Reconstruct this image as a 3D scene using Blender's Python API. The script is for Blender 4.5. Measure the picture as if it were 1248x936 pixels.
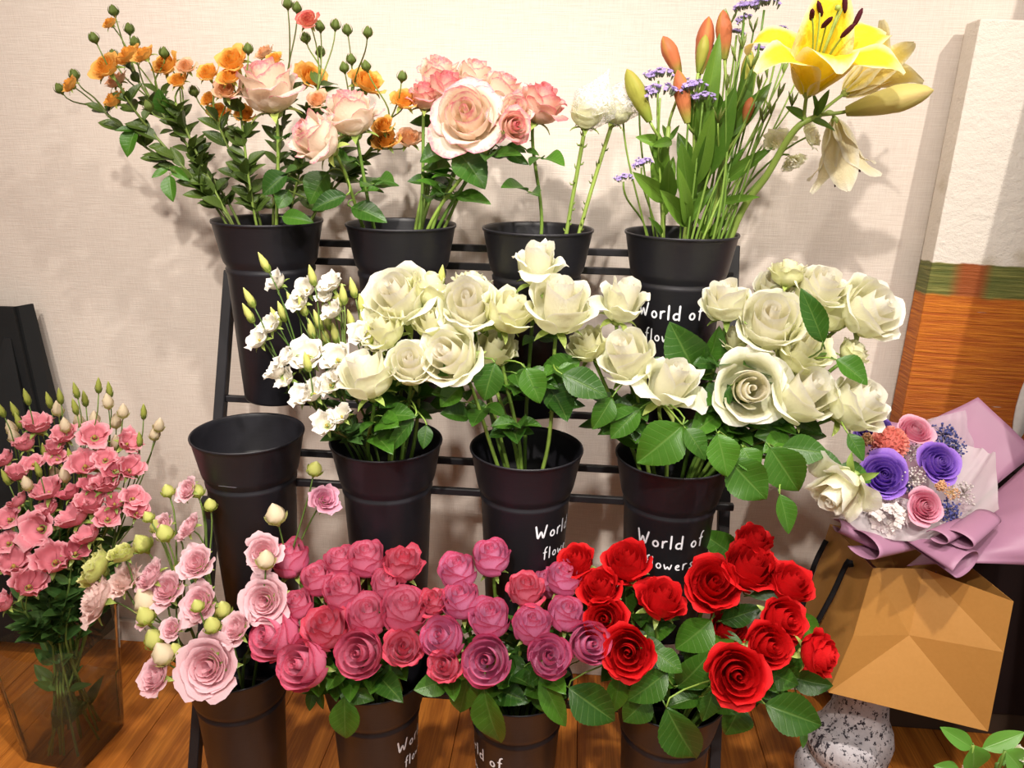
import bpy, math, random
import numpy as np
from mathutils import Vector, Matrix, Quaternion

sc = bpy.context.scene
COL = sc.collection
for _o in list(bpy.data.objects):
    bpy.data.objects.remove(_o)

CAMERA_ROWS = [(0.9962, -0.0458, 0.0745), (0.085, 0.3063, -0.9481), (0.0207, 0.9508, 0.309)]
BUCKETS = [
 ((-0.514, 1.265, 1.0365), None, 'black plastic bucket holding orange spray roses, leftmost of the top row'),
 ((-0.288, 1.265, 1.0365), None, 'black plastic bucket holding pink-edged cream roses in the top row'),
 ((-0.0625, 1.265, 1.0365), None, 'black plastic bucket holding two white net-capped roses in the top row'),
 ((0.168, 1.265, 1.0365), -0.22, 'black plastic bucket holding yellow lilies, rightmost of the top row with white lettering'),
 ((-0.522, 1.134, 0.707), None, 'black plastic bucket empty and scratched, at the left of the middle row'),
 ((-0.291, 1.134, 0.707), None, 'black plastic bucket holding white lisianthus in the middle row'),
 ((-0.0635, 1.134, 0.707), 1.12, 'black plastic bucket holding white roses, third of the middle row, lettered at its right edge'),
 ((0.168, 1.134, 0.707), 0.02, 'black plastic bucket holding the right-hand white roses, lettered, end of the middle row'),
 ((-0.535, 1.045, 0.338), None, 'black plastic bucket holding pale pink ruffled lisianthus in the bottom row'),
 ((-0.3, 1.045, 0.338), 1.55, 'black plastic bucket holding mauve roses, second from left in the bottom row'),
 ((-0.0625, 1.045, 0.338), -0.98, 'black plastic bucket holding mauve roses with a big leaf hanging over its lettering'),
 ((0.183, 1.045, 0.338), None, 'black plastic bucket holding red roses at the right end of the bottom row')]
ROSES = [
 ('white_big', 5, (-0.2571, 1.0968, 0.9488), 0.0483, (-0.2558, -0.6396, 0.7249), 'large full white rose, leftmost, top layer of the left white bunch', 'white roses of the left bunch', 3),
 ('white_green', 5, (-0.2109, 1.1049, 0.9611), 0.0314, (0.2873, 0.0, 0.9578), 'greenish half-hidden white rose, second from left, top layer of the left white bunch', 'white roses of the left bunch', 3),
 ('white_green', 6, (-0.1603, 1.19, 0.9533), 0.0284, (0.0, 0.1961, 0.9806), 'greenish half-hidden white rose, third from left, top layer of the left white bunch', 'white roses of the left bunch', 3),
 ('white_loose', 6, (-0.0558, 1.12, 1.0015), 0.0371, (0.0485, -0.2423, 0.969), 'loose open white rose, rightmost, top layer of the left white bunch', 'white roses of the left bunch', 3),
 ('white_green', 5, (-0.2737, 1.0645, 0.9064), 0.0321, (-0.3841, -0.5121, 0.7682), 'greenish half-hidden white rose, leftmost, middle layer of the left white bunch', 'white roses of the left bunch', 3),
 ('white_green', 5, (-0.2051, 1.0718, 0.9185), 0.0249, (-0.0891, -0.4454, 0.8909), 'greenish half-hidden white rose, second from left, middle layer of the left white bunch', 'white roses of the left bunch', 3),
 ('white', 6, (-0.1511, 1.0871, 0.9403), 0.0405, (0.0, -0.7311, 0.6823), 'white rose, third from left, middle layer of the left white bunch', 'white roses of the left bunch', 3),
 ('white_green', 6, (-0.0921, 1.0831, 0.9374), 0.0355, (0.4286, -0.2857, 0.8571), 'greenish white rose, fourth from left, middle layer of the left white bunch', 'white roses of the left bunch', 3),
 ('white_tall', 6, (-0.0193, 1.0887, 0.9475), 0.0425, (0.094, -0.3289, 0.9397), 'tall pointed white rose, rightmost, middle layer of the left white bunch', 'white roses of the left bunch', 3),
 ('white_tall', 5, (-0.2881, 1.02, 0.851), 0.0361, (-0.24, -0.144, 0.96), 'half-open white rose, leftmost, lowest layer of the left white bunch', 'white roses of the left bunch', 3),
 ('white', 5, (-0.2263, 1.0305, 0.8665), 0.0303, (0.1005, -0.7035, 0.7035), 'small white rose, second from left, lowest layer of the left white bunch', 'white roses of the left bunch', 3),
 ('white_big', 6, (-0.1711, 1.0386, 0.8788), 0.0442, (-0.3188, -0.7743, 0.5466), 'large round white rose, third from left, lowest layer of the left white bunch', 'white roses of the left bunch', 3),
 ('white_green', 6, (-0.1133, 1.1, 0.8767), 0.0293, (0.318, -0.424, 0.848), 'greenish half-hidden white rose, rightmost, lowest layer of the left white bunch', 'white roses of the left bunch', 3),
 ('white_green', 7, (0.0242, 1.12, 0.8824), 0.0283, (-0.3665, -0.3665, 0.8552), 'greenish half-hidden white rose, leftmost, top layer of the right white bunch', 'white roses of the right bunch', 3),
 ('white_loose', 7, (0.0741, 1.1308, 0.9496), 0.0376, (0.2357, -0.2357, 0.9428), 'flared white rose, second from left, top layer of the right white bunch', 'white roses of the right bunch', 3),
 ('white_tall', 7, (0.2228, 1.1308, 0.9553), 0.0324, (-0.1881, -0.2822, 0.9407), 'upright small white rose, third from left, top layer of the right white bunch', 'white roses of the right bunch', 3),
 ('white_green', 7, (0.2429, 1.14, 0.8942), 0.0209, (-0.254, -0.381, 0.889), 'greenish half-hidden white rose, fourth from left, top layer of the right white bunch', 'white roses of the right bunch', 3),
 ('white', 7, (0.2861, 1.1156, 0.9282), 0.044, (-0.0939, -0.704, 0.704), 'white rose, fifth from left, top layer of the right white bunch', 'white roses of the right bunch', 3),
 ('white', 7, (0.2986, 1.17, 0.9676), 0.0283, (-0.1907, -0.4767, 0.8581), 'white rose, sixth from left, top layer of the right white bunch', 'white roses of the right bunch', 3),
 ('white_green', 7, (0.3104, 1.15, 0.9961), 0.024, (0.0, 0.0, 1.0), 'small back white rose, seventh from left, top layer of the right white bunch', 'white roses of the right bunch', 3),
 ('white', 7, (0.3568, 1.1382, 0.9746), 0.0345, (0.1907, -0.4767, 0.8581), 'white rose, eighth from left, top layer of the right white bunch', 'white roses of the right bunch', 3),
 ('white_green', 7, (0.3736, 1.14, 0.9421), 0.0325, (0.4364, -0.2182, 0.8729), 'greenish half-hidden white rose, ninth from left, top layer of the right white bunch', 'white roses of the right bunch', 3),
 ('white_big', 7, (0.4263, 1.1246, 0.9512), 0.0448, (0.4767, -0.6674, 0.5721), 'large frilled white rose, rightmost, top layer of the right white bunch', 'white roses of the right bunch', 3),
 ('white_tall', 7, (0.0818, 1.0919, 0.8738), 0.0396, (-0.3219, -0.4598, 0.8276), 'white rose, leftmost, middle layer of the right white bunch', 'white roses of the right bunch', 3),
 ('white_loose', 7, (0.1453, 1.0744, 0.8434), 0.0439, (0.2744, -0.4117, 0.869), 'wide-skirted white rose, second from left, middle layer of the right white bunch', 'white roses of the right bunch', 3),
 ('white_open', 7, (0.2565, 1.0699, 0.8403), 0.0493, (-0.0471, -0.9428, 0.33), 'wide open white rose, third from left, middle layer of the right white bunch', 'white roses of the right bunch', 3),
 ('white_tall', 7, (0.3327, 1.0665, 0.8378), 0.042, (0.2981, -0.5963, 0.7454), 'egg-shaped white rose, fourth from left, middle layer of the right white bunch', 'white roses of the right bunch', 3),
 ('white_green', 7, (0.3332, 1.0964, 0.8936), 0.0377, (0.2074, -0.5185, 0.8296), 'greenish half-hidden white rose, fifth from left, middle layer of the right white bunch', 'white roses of the right bunch', 3),
 ('white_green', 7, (0.4117, 1.12, 0.8869), 0.0216, (0.6202, -0.2481, 0.7442), 'greenish half-hidden white rose, sixth from left, middle layer of the right white bunch', 'white roses of the right bunch', 3),
 ('white', 7, (0.4054, 1.0598, 0.829), 0.0381, (0.5025, -0.5025, 0.7035), 'tilted white rose, rightmost, middle layer of the right white bunch', 'white roses of the right bunch', 3),
 ('white_loose', 7, (0.3678, 0.97, 0.735), 0.0385, (-0.6732, -0.6732, -0.306), 'drooping white rose, alone, lowest layer of the right white bunch', 'white roses of the right bunch', 3),
 ('mauve', 9, (-0.4244, 1.029, 0.5385), 0.0296, (-0.2035, -0.1479, 0.9678), 'mauve pink rose, leftmost, top layer of the second bottom bucket', 'mauve roses of the second bottom bucket', 2),
 ('mauve', 9, (-0.3714, 1.005, 0.5221), 0.0265, (-0.1245, -0.1872, 0.9744), 'mauve pink rose, second from left, top layer of the second bottom bucket', 'mauve roses of the second bottom bucket', 2),
 ('mauve', 9, (-0.3419, 1.026, 0.5418), 0.0255, (-0.0707, -0.1512, 0.986), 'mauve pink rose, third from left, top layer of the second bottom bucket', 'mauve roses of the second bottom bucket', 2),
 ('mauve', 9, (-0.3271, 0.989, 0.5126), 0.0299, (-0.0488, -0.2156, 0.9753), 'mauve pink rose, fourth from left, top layer of the second bottom bucket', 'mauve roses of the second bottom bucket', 2),
 ('mauve', 9, (-0.3012, 1.03, 0.5482), 0.0293, (-0.002, -0.1443, 0.9895), 'mauve pink rose, fifth from left, top layer of the second bottom bucket', 'mauve roses of the second bottom bucket', 2),
 ('mauve', 9, (-0.2618, 0.998, 0.5246), 0.0249, (0.0667, -0.198, 0.9779), 'mauve pink rose, sixth from left, top layer of the second bottom bucket', 'mauve roses of the second bottom bucket', 2),
 ('mauve_red', 9, (-0.2428, 1.023, 0.5464), 0.0303, (0.0946, -0.1555, 0.9833), 'red-edged mauve pink rose, rightmost, top layer of the second bottom bucket', 'mauve roses of the second bottom bucket', 2),
 ('mauve', 9, (-0.3941, 0.973, 0.4949), 0.0236, (-0.1709, -0.2457, 0.9542), 'mauve pink rose, leftmost, middle layer of the second bottom bucket', 'mauve roses of the second bottom bucket', 2),
 ('mauve_red', 9, (-0.3416, 0.945, 0.4784), 0.0352, (-0.0792, -0.3012, 0.9503), 'red-edged mauve pink rose, second from left, middle layer of the second bottom bucket', 'mauve roses of the second bottom bucket', 2),
 ('mauve', 9, (-0.282, 0.96, 0.494), 0.0305, (0.0334, -0.2696, 0.9624), 'mauve pink rose, third from left, middle layer of the second bottom bucket', 'mauve roses of the second bottom bucket', 2),
 ('mauve', 9, (-0.2288, 0.967, 0.5034), 0.0354, (0.1269, -0.2529, 0.9591), 'mauve pink rose, rightmost, middle layer of the second bottom bucket', 'mauve roses of the second bottom bucket', 2),
 ('mauve', 9, (-0.4162, 0.935, 0.4652), 0.0377, (-0.398, -0.6965, 0.597), 'mauve pink rose, leftmost, lowest layer of the second bottom bucket', 'mauve roses of the second bottom bucket', 2),
 ('mauve', 9, (-0.3616, 0.9, 0.4465), 0.0343, (-0.3424, -0.7337, 0.5869), 'mauve pink rose, second from left, lowest layer of the second bottom bucket', 'mauve roses of the second bottom bucket', 2),
 ('mauve', 9, (-0.283, 0.914, 0.4622), 0.0343, (-0.0499, -0.799, 0.5993), 'mauve pink rose, third from left, lowest layer of the second bottom bucket', 'mauve roses of the second bottom bucket', 2),
 ('mauve_red', 9, (-0.2218, 0.921, 0.472), 0.0284, (0.205, -0.6023, 0.7715), 'red-edged mauve pink rose, rightmost, lowest layer of the second bottom bucket', 'mauve roses of the second bottom bucket', 2),
 ('mauve_violet', 10, (-0.1559, 1.0133, 0.5458), 0.0287, (-0.1513, -0.1704, 0.9737), 'mauve pink rose, leftmost, top layer of the third bottom bucket', 'mauve roses of the third bottom bucket', 2),
 ('mauve_violet', 10, (-0.1065, 1.03, 0.5635), 0.0288, (-0.07, -0.1435, 0.9872), 'mauve pink rose, second from left, top layer of the third bottom bucket', 'mauve roses of the third bottom bucket', 2),
 ('mauve_red', 10, (-0.0504, 0.9916, 0.5362), 0.0281, (0.0204, -0.2053, 0.9785), 'red-edged mauve pink rose, third from left, top layer of the third bottom bucket', 'mauve roses of the third bottom bucket', 2),
 ('mauve_violet', 10, (-0.0243, 1.06, 0.5045), 0.0234, (0.0738, -0.0944, 0.9928), 'mauve pink rose, fourth from left, top layer of the third bottom bucket', 'mauve roses of the third bottom bucket', 2),
 ('mauve_violet', 10, (0.0047, 1.0054, 0.5512), 0.0257, (0.1081, -0.1812, 0.9775), 'mauve pink rose, rightmost, top layer of the third bottom bucket', 'mauve roses of the third bottom bucket', 2),
 ('mauve_red', 10, (-0.1872, 0.9758, 0.5134), 0.022, (-0.2103, -0.2333, 0.9494), 'small red-edged mauve pink rose, leftmost, middle layer of the third bottom bucket', 'mauve roses of the third bottom bucket', 2),
 ('mauve_violet', 10, (-0.1457, 0.9788, 0.5189), 0.0293, (-0.1425, -0.2287, 0.963), 'mauve pink rose, second from left, middle layer of the third bottom bucket', 'mauve roses of the third bottom bucket', 2),
 ('mauve_violet', 10, (-0.1001, 0.9571, 0.5063), 0.03, (-0.0667, -0.2681, 0.9611), 'mauve pink rose, third from left, middle layer of the third bottom bucket', 'mauve roses of the third bottom bucket', 2),
 ('mauve_violet', 10, (-0.0371, 0.9483, 0.5051), 0.0284, (0.0448, -0.2824, 0.9582), 'mauve pink rose, fourth from left, middle layer of the third bottom bucket', 'mauve roses of the third bottom bucket', 2),
 ('mauve_violet', 10, (0.0106, 0.962, 0.5187), 0.0262, (0.1239, -0.2543, 0.9592), 'mauve pink rose, rightmost, middle layer of the third bottom bucket', 'mauve roses of the third bottom bucket', 2),
 ('mauve_violet', 10, (-0.1651, 0.9325, 0.4836), 0.0308, (-0.2611, -0.5667, 0.7814), 'mauve pink rose, leftmost, lowest layer of the third bottom bucket', 'mauve roses of the third bottom bucket', 2),
 ('mauve_red', 10, (-0.1562, 0.9, 0.463), 0.0244, (-0.2384, -0.6434, 0.7275), 'shaded red-edged mauve pink rose, second from left, lowest layer of the third bottom bucket', 'mauve roses of the third bottom bucket', 2),
 ('mauve_violet', 10, (-0.0976, 0.9069, 0.4725), 0.0348, (-0.0995, -0.796, 0.597), 'mauve pink rose, third from left, lowest layer of the third bottom bucket', 'mauve roses of the third bottom bucket', 2),
 ('mauve_violet', 10, (-0.0112, 0.9118, 0.483), 0.03, (0.1005, -0.7035, 0.7035), 'mauve pink rose, fourth from left, lowest layer of the third bottom bucket', 'mauve roses of the third bottom bucket', 2),
 ('mauve_violet', 10, (0.0445, 0.9266, 0.4972), 0.029, (0.2981, -0.7454, 0.5963), 'mauve pink rose, rightmost, lowest layer of the third bottom bucket', 'mauve roses of the third bottom bucket', 2),
 ('red', 11, (0.0221, 1.0263, 0.5692), 0.026, (-0.3501, -0.3421, 0.872), 'red rose, leftmost, top layer of the red bunch', 'red roses of the last bottom bucket', 2),
 ('red_tall', 11, (0.0979, 1.0263, 0.5746), 0.0332, (-0.1934, -0.3425, 0.9194), 'tall red rose, second from left, top layer of the red bunch', 'red roses of the last bottom bucket', 2),
 ('red', 11, (0.2221, 0.9996, 0.5627), 0.0359, (0.0, -0.7071, 0.7071), 'red rose, third from left, top layer of the red bunch', 'red roses of the last bottom bucket', 2),
 ('red', 11, (0.2779, 1.0194, 0.582), 0.0374, (0.1506, -0.4015, 0.9034), 'red rose, fourth from left, top layer of the red bunch', 'red roses of the last bottom bucket', 2),
 ('red_tall', 11, (0.2873, 1.05, 0.6076), 0.0258, (0.2201, -0.2944, 0.93), 'smaller red rose, fifth from left, top layer of the red bunch', 'red roses of the last bottom bucket', 2),
 ('red', 11, (0.3322, 0.9996, 0.5709), 0.0296, (0.3196, -0.3934, 0.8621), 'red rose, rightmost, top layer of the red bunch', 'red roses of the last bottom bucket', 2),
 ('red', 11, (0.0584, 0.9947, 0.5466), 0.0291, (-0.2876, -0.4103, 0.8654), 'red rose, leftmost, middle layer of the red bunch', 'red roses of the last bottom bucket', 2),
 ('red', 11, (0.0661, 0.9562, 0.5189), 0.0283, (-0.1961, -0.7845, 0.5883), 'red rose, second from left, middle layer of the red bunch', 'red roses of the last bottom bucket', 2),
 ('red_tall', 11, (0.1483, 0.9809, 0.5431), 0.0322, (0.2329, -0.2794, 0.9315), 'side-turned red rose, third from left, middle layer of the red bunch', 'red roses of the last bottom bucket', 2),
 ('red', 11, (0.2579, 1.03, 0.4637), 0.0277, (0.2402, -0.3479, 0.9062), 'red rose, fourth from left, middle layer of the red bunch', 'red roses of the last bottom bucket', 2),
 ('red', 11, (0.3152, 0.9562, 0.5389), 0.03, (0.362, -0.7756, 0.5171), 'red rose, rightmost, middle layer of the red bunch', 'red roses of the last bottom bucket', 2),
 ('red', 11, (0.0993, 0.9177, 0.4962), 0.0332, (-0.1504, -0.8521, 0.5013), 'red rose, leftmost, lowest layer of the red bunch', 'red roses of the last bottom bucket', 2),
 ('red', 11, (0.2431, 0.89, 0.4925), 0.0366, (-0.0506, -0.8608, 0.5064), 'wide red rose, second from left, lowest layer of the red bunch', 'red roses of the last bottom bucket', 2),
 ('red', 11, (0.2904, 0.9246, 0.5166), 0.0283, (0.2166, -0.8123, 0.5415), 'red rose, third from left, lowest layer of the red bunch', 'red roses of the last bottom bucket', 2),
 ('red', 11, (0.3655, 1.0, 0.4261), 0.0209, (0.8018, -0.2673, 0.5345), 'red rose, fourth from left, lowest layer of the red bunch', 'red roses of the last bottom bucket', 2),
 ('red', 11, (0.3559, 0.9147, 0.5163), 0.0279, (0.7756, -0.5171, 0.362), 'red rose, rightmost, lowest layer of the red bunch', 'red roses of the last bottom bucket', 2),
 ('cream', 0, (-0.4877, 1.24, 1.2441), 0.0458, (-0.1422, -0.2844, 0.9481), 'pale pink pink-edged cream rose, alone, top layer of three before the spray roses', 'cream roses by the spray roses', 2),
 ('cream', 1, (-0.3436, 1.1892, 1.2069), 0.0379, (-0.144, -0.24, 0.96), 'pink-streaked pink-edged cream rose, alone, middle layer of three before the spray roses', 'cream roses by the spray roses', 2),
 ('cream', 1, (-0.3831, 1.14, 1.1701), 0.0356, (-0.6281, -0.5234, 0.5758), 'low pale pink-edged cream rose, alone, lowest layer of three before the spray roses', 'cream roses by the spray roses', 2),
 ('cream_open', 1, (-0.168, 1.1932, 1.2023), 0.051, (-0.0496, -0.8933, 0.4467), 'wide open pink-edged cream rose, leftmost, lowest layer of the second top bucket', 'cream roses of the second top bucket', 2),
 ('cream', 1, (-0.1021, 1.2048, 1.2095), 0.028, (0.3586, -0.7171, 0.5976), 'pink-edged cream rose, second from left, lowest layer of the second top bucket', 'cream roses of the second top bucket', 2),
 ('cream_pink', 1, (-0.0965, 1.17, 1.1919), 0.0214, (0.4423, -0.8847, 0.1474), 'small rosy pink-edged cream rose, rightmost, lowest layer of the second top bucket', 'cream roses of the second top bucket', 2),
 ('cream_pink', 1, (-0.2449, 1.2558, 1.2346), 0.0242, (0.1121, -0.3251, 0.939), 'pink-edged cream rose, leftmost, middle layer of the second top bucket', 'cream roses of the second top bucket', 2),
 ('cream_pink', 1, (-0.2125, 1.2697, 1.243), 0.0359, (0.1908, -0.293, 0.9369), 'pink-edged cream rose, second from left, middle layer of the second top bucket', 'cream roses of the second top bucket', 2),
 ('cream', 1, (-0.1232, 1.2651, 1.2419), 0.0343, (0.3851, -0.3054, 0.8709), 'pink-edged cream rose, third from left, middle layer of the second top bucket', 'cream roses of the second top bucket', 2),
 ('cream_pink', 2, (-0.0615, 1.2349, 1.2263), 0.0347, (0.398, -0.199, 0.8955), 'deep pink edged pink-edged cream rose, rightmost, middle layer of the second top bucket', 'cream roses of the second top bucket', 2),
 ('cream', 1, (-0.2372, 1.33, 1.2782), 0.0253, (0.1215, -0.1631, 0.9791), 'pink-edged cream rose, leftmost, top layer of the second top bucket', 'cream roses of the second top bucket', 2),
 ('cream', 1, (-0.2296, 1.3091, 1.2657), 0.0342, (0.1429, -0.2059, 0.9681), 'pink-edged cream rose, second from left, top layer of the second top bucket', 'cream roses of the second top bucket', 2),
 ('cream', 1, (-0.1729, 1.3114, 1.2679), 0.0302, (0.2708, -0.2054, 0.9405), 'pink-edged cream rose, rightmost, top layer of the second top bucket', 'cream roses of the second top bucket', 2)]
LEAVES = [
 (9, (-0.3149, 0.93, 0.3727), (-0.3124, 0.91, 0.2999), 0.0468),
 (9, (-0.3724, 0.96, 0.3608), (-0.3767, 0.94, 0.3281), 0.0178),
 (9, (-0.3684, 0.97, 0.353), (-0.3608, 0.95, 0.324), 0.0167),
 (9, (-0.3308, 0.95, 0.3788), (-0.2751, 0.93, 0.3645), 0.0325),
 (9, (-0.2844, 0.97, 0.3971), (-0.2358, 0.95, 0.3663), 0.0454),
 (10, (-0.129, 0.95, 0.4146), (-0.1409, 0.93, 0.3502), 0.049),
 (10, (-0.101, 0.9, 0.4289), (-0.0811, 0.88, 0.3365), 0.0537),
 (10, (-0.0231, 0.92, 0.445), (0.0195, 0.9, 0.363), 0.0329),
 (10, (-0.0312, 0.96, 0.4036), (-0.0091, 0.94, 0.357), 0.0344),
 (11, (0.019, 0.93, 0.4179), (0.0904, 0.91, 0.3783), 0.0595),
 (11, (0.0944, 0.95, 0.4373), (0.0869, 0.93, 0.3719), 0.036),
 (11, (0.1564, 0.92, 0.4665), (0.1032, 0.9, 0.4224), 0.0415),
 (11, (0.139, 0.95, 0.3978), (0.1019, 0.93, 0.3616), 0.0459),
 (11, (0.1522, 0.88, 0.4386), (0.1992, 0.86, 0.3559), 0.0584),
 (11, (0.1372, 0.93, 0.4901), (0.1748, 0.91, 0.476), 0.0347),
 (11, (0.2236, 0.99, 0.508), (0.1764, 0.97, 0.4618), 0.0506),
 (11, (0.1345, 1.1, 0.5213), (0.1717, 1.08, 0.5941), 0.0449),
 (11, (0.2774, 1.12, 0.5406), (0.224, 1.1, 0.5895), 0.045),
 (11, (0.1005, 1.04, 0.5294), (0.1013, 1.02, 0.4816), 0.0353),
 (11, (0.1796, 0.96, 0.4108), (0.218, 0.94, 0.4728), 0.0509),
 (11, (0.2181, 0.91, 0.4469), (0.2099, 0.89, 0.4077), 0.0344),
 (11, (0.2698, 0.95, 0.3953), (0.2545, 0.93, 0.3499), 0.0623),
 (11, (0.2886, 0.9, 0.4397), (0.3662, 0.88, 0.4262), 0.0589),
 (11, (0.2926, 0.95, 0.4604), (0.3419, 0.93, 0.4472), 0.0376),
 (11, (0.3224, 0.98, 0.4249), (0.3497, 0.96, 0.4994), 0.0437),
 (11, (0.3365, 0.96, 0.4422), (0.3931, 0.94, 0.4409), 0.0356),
 (11, (0.2758, 1.0, 0.5458), (0.3336, 0.98, 0.5741), 0.0192),
 (11, (0.244, 1.02, 0.4858), (0.2948, 1.0, 0.5236), 0.0323),
 (11, (0.365, 1.05, 0.4922), (0.3971, 1.03, 0.4501), 0.0353),
 (11, (0.195, 1.0, 0.4156), (0.2318, 0.98, 0.469), 0.0325),
 (11, (0.3576, 0.93, 0.3805), (0.3538, 0.91, 0.3609), 0.0118),
 (6, (-0.0648, 1.06, 0.8603), (-0.0387, 1.04, 0.8159), 0.0402),
 (6, (-0.0111, 1.04, 0.8591), (0.0528, 1.02, 0.8396), 0.0464),
 (6, (0.0142, 1.1, 0.8622), (-0.0497, 1.08, 0.8348), 0.0438),
 (6, (-0.0326, 1.08, 0.8305), (0.0021, 1.06, 0.7894), 0.0436),
 (6, (-0.1058, 1.03, 0.8746), (-0.1203, 1.01, 0.8247), 0.0438),
 (6, (-0.1564, 1.05, 0.8317), (-0.1843, 1.03, 0.8071), 0.0333),
 (5, (-0.2197, 1.02, 0.7888), (-0.2605, 1.0, 0.7413), 0.0236),
 (5, (-0.2039, 1.03, 0.7757), (-0.2052, 1.01, 0.7479), 0.0215),
 (7, (0.0617, 1.05, 0.825), (0.038, 1.03, 0.7811), 0.0352),
 (7, (0.1569, 1.0, 0.8064), (0.0991, 0.98, 0.7532), 0.0629),
 (7, (0.1606, 1.0, 0.8018), (0.1929, 0.98, 0.7683), 0.036),
 (7, (0.1981, 0.97, 0.8084), (0.2174, 0.95, 0.7544), 0.0457),
 (7, (0.1883, 1.14, 0.8429), (0.1478, 1.12, 0.9153), 0.065),
 (7, (0.2066, 1.14, 0.8567), (0.2196, 1.12, 0.9109), 0.0373),
 (7, (0.3329, 1.02, 0.9248), (0.2976, 1.0, 0.9958), 0.0327),
 (7, (0.3659, 1.06, 0.8921), (0.4111, 1.04, 0.8695), 0.0364),
 (7, (0.2192, 0.98, 0.7675), (0.273, 0.96, 0.717), 0.0577),
 (7, (0.2738, 0.99, 0.7844), (0.3184, 0.97, 0.7271), 0.0555),
 (7, (0.2381, 0.99, 0.7824), (0.2579, 0.97, 0.7537), 0.0334),
 (7, (0.2929, 1.0, 0.7813), (0.3487, 0.98, 0.7844), 0.0426),
 (7, (0.2895, 0.97, 0.7253), (0.3082, 0.95, 0.6753), 0.031),
 (7, (0.3838, 1.02, 0.7988), (0.4067, 1.0, 0.7696), 0.0248),
 (7, (0.1033, 1.06, 0.806), (0.0612, 1.04, 0.7683), 0.038),
 (7, (0.236, 1.1, 0.8345), (0.1946, 1.08, 0.801), 0.0435),
 (7, (0.3204, 1.08, 0.782), (0.2759, 1.06, 0.7746), 0.0432),
 (7, (0.1334, 1.08, 0.7457), (0.0935, 1.06, 0.7775), 0.0368),
 (1, (-0.1863, 1.2, 1.1565), (-0.1386, 1.18, 1.1085), 0.0569),
 (1, (-0.2034, 1.22, 1.1534), (-0.2416, 1.2, 1.1433), 0.0378),
 (1, (-0.3856, 1.2, 1.1182), (-0.4175, 1.18, 1.0769), 0.0557),
 (1, (-0.3468, 1.16, 1.0876), (-0.3965, 1.14, 1.071), 0.0296),
 (1, (-0.3517, 1.2, 1.0671), (-0.2951, 1.18, 1.0557), 0.0358),
 (1, (-0.1177, 1.25, 1.1547), (-0.0825, 1.23, 1.1389), 0.0205),
 (1, (-0.0843, 1.25, 1.1579), (-0.0652, 1.23, 1.1539), 0.0115),
 (0, (-0.4508, 1.2, 1.1141), (-0.4868, 1.18, 1.0873), 0.0356),
 (0, (-0.4499, 1.2, 1.0894), (-0.4624, 1.18, 1.0657), 0.0282),
 (0, (-0.4557, 1.18, 1.051), (-0.4059, 1.16, 1.0495), 0.028),
 (0, (-0.6619, 1.24, 1.1045), (-0.6557, 1.22, 1.0685), 0.0266),
 (0, (-0.715, 1.25, 1.1744), (-0.7307, 1.23, 1.1364), 0.0318),
 (0, (-0.6618, 1.24, 1.1161), (-0.6827, 1.22, 1.105), 0.012),
 (0, (-0.6589, 1.24, 1.1174), (-0.6257, 1.22, 1.1026), 0.0173),
 (0, (-0.6585, 1.25, 1.1979), (-0.6638, 1.23, 1.2312), 0.0367),
 (0, (-0.715, 1.25, 1.1744), (-0.7387, 1.23, 1.1762), 0.0119)]
VASE_CENTRE = (-0.955, 1.17, 0.0)
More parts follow.
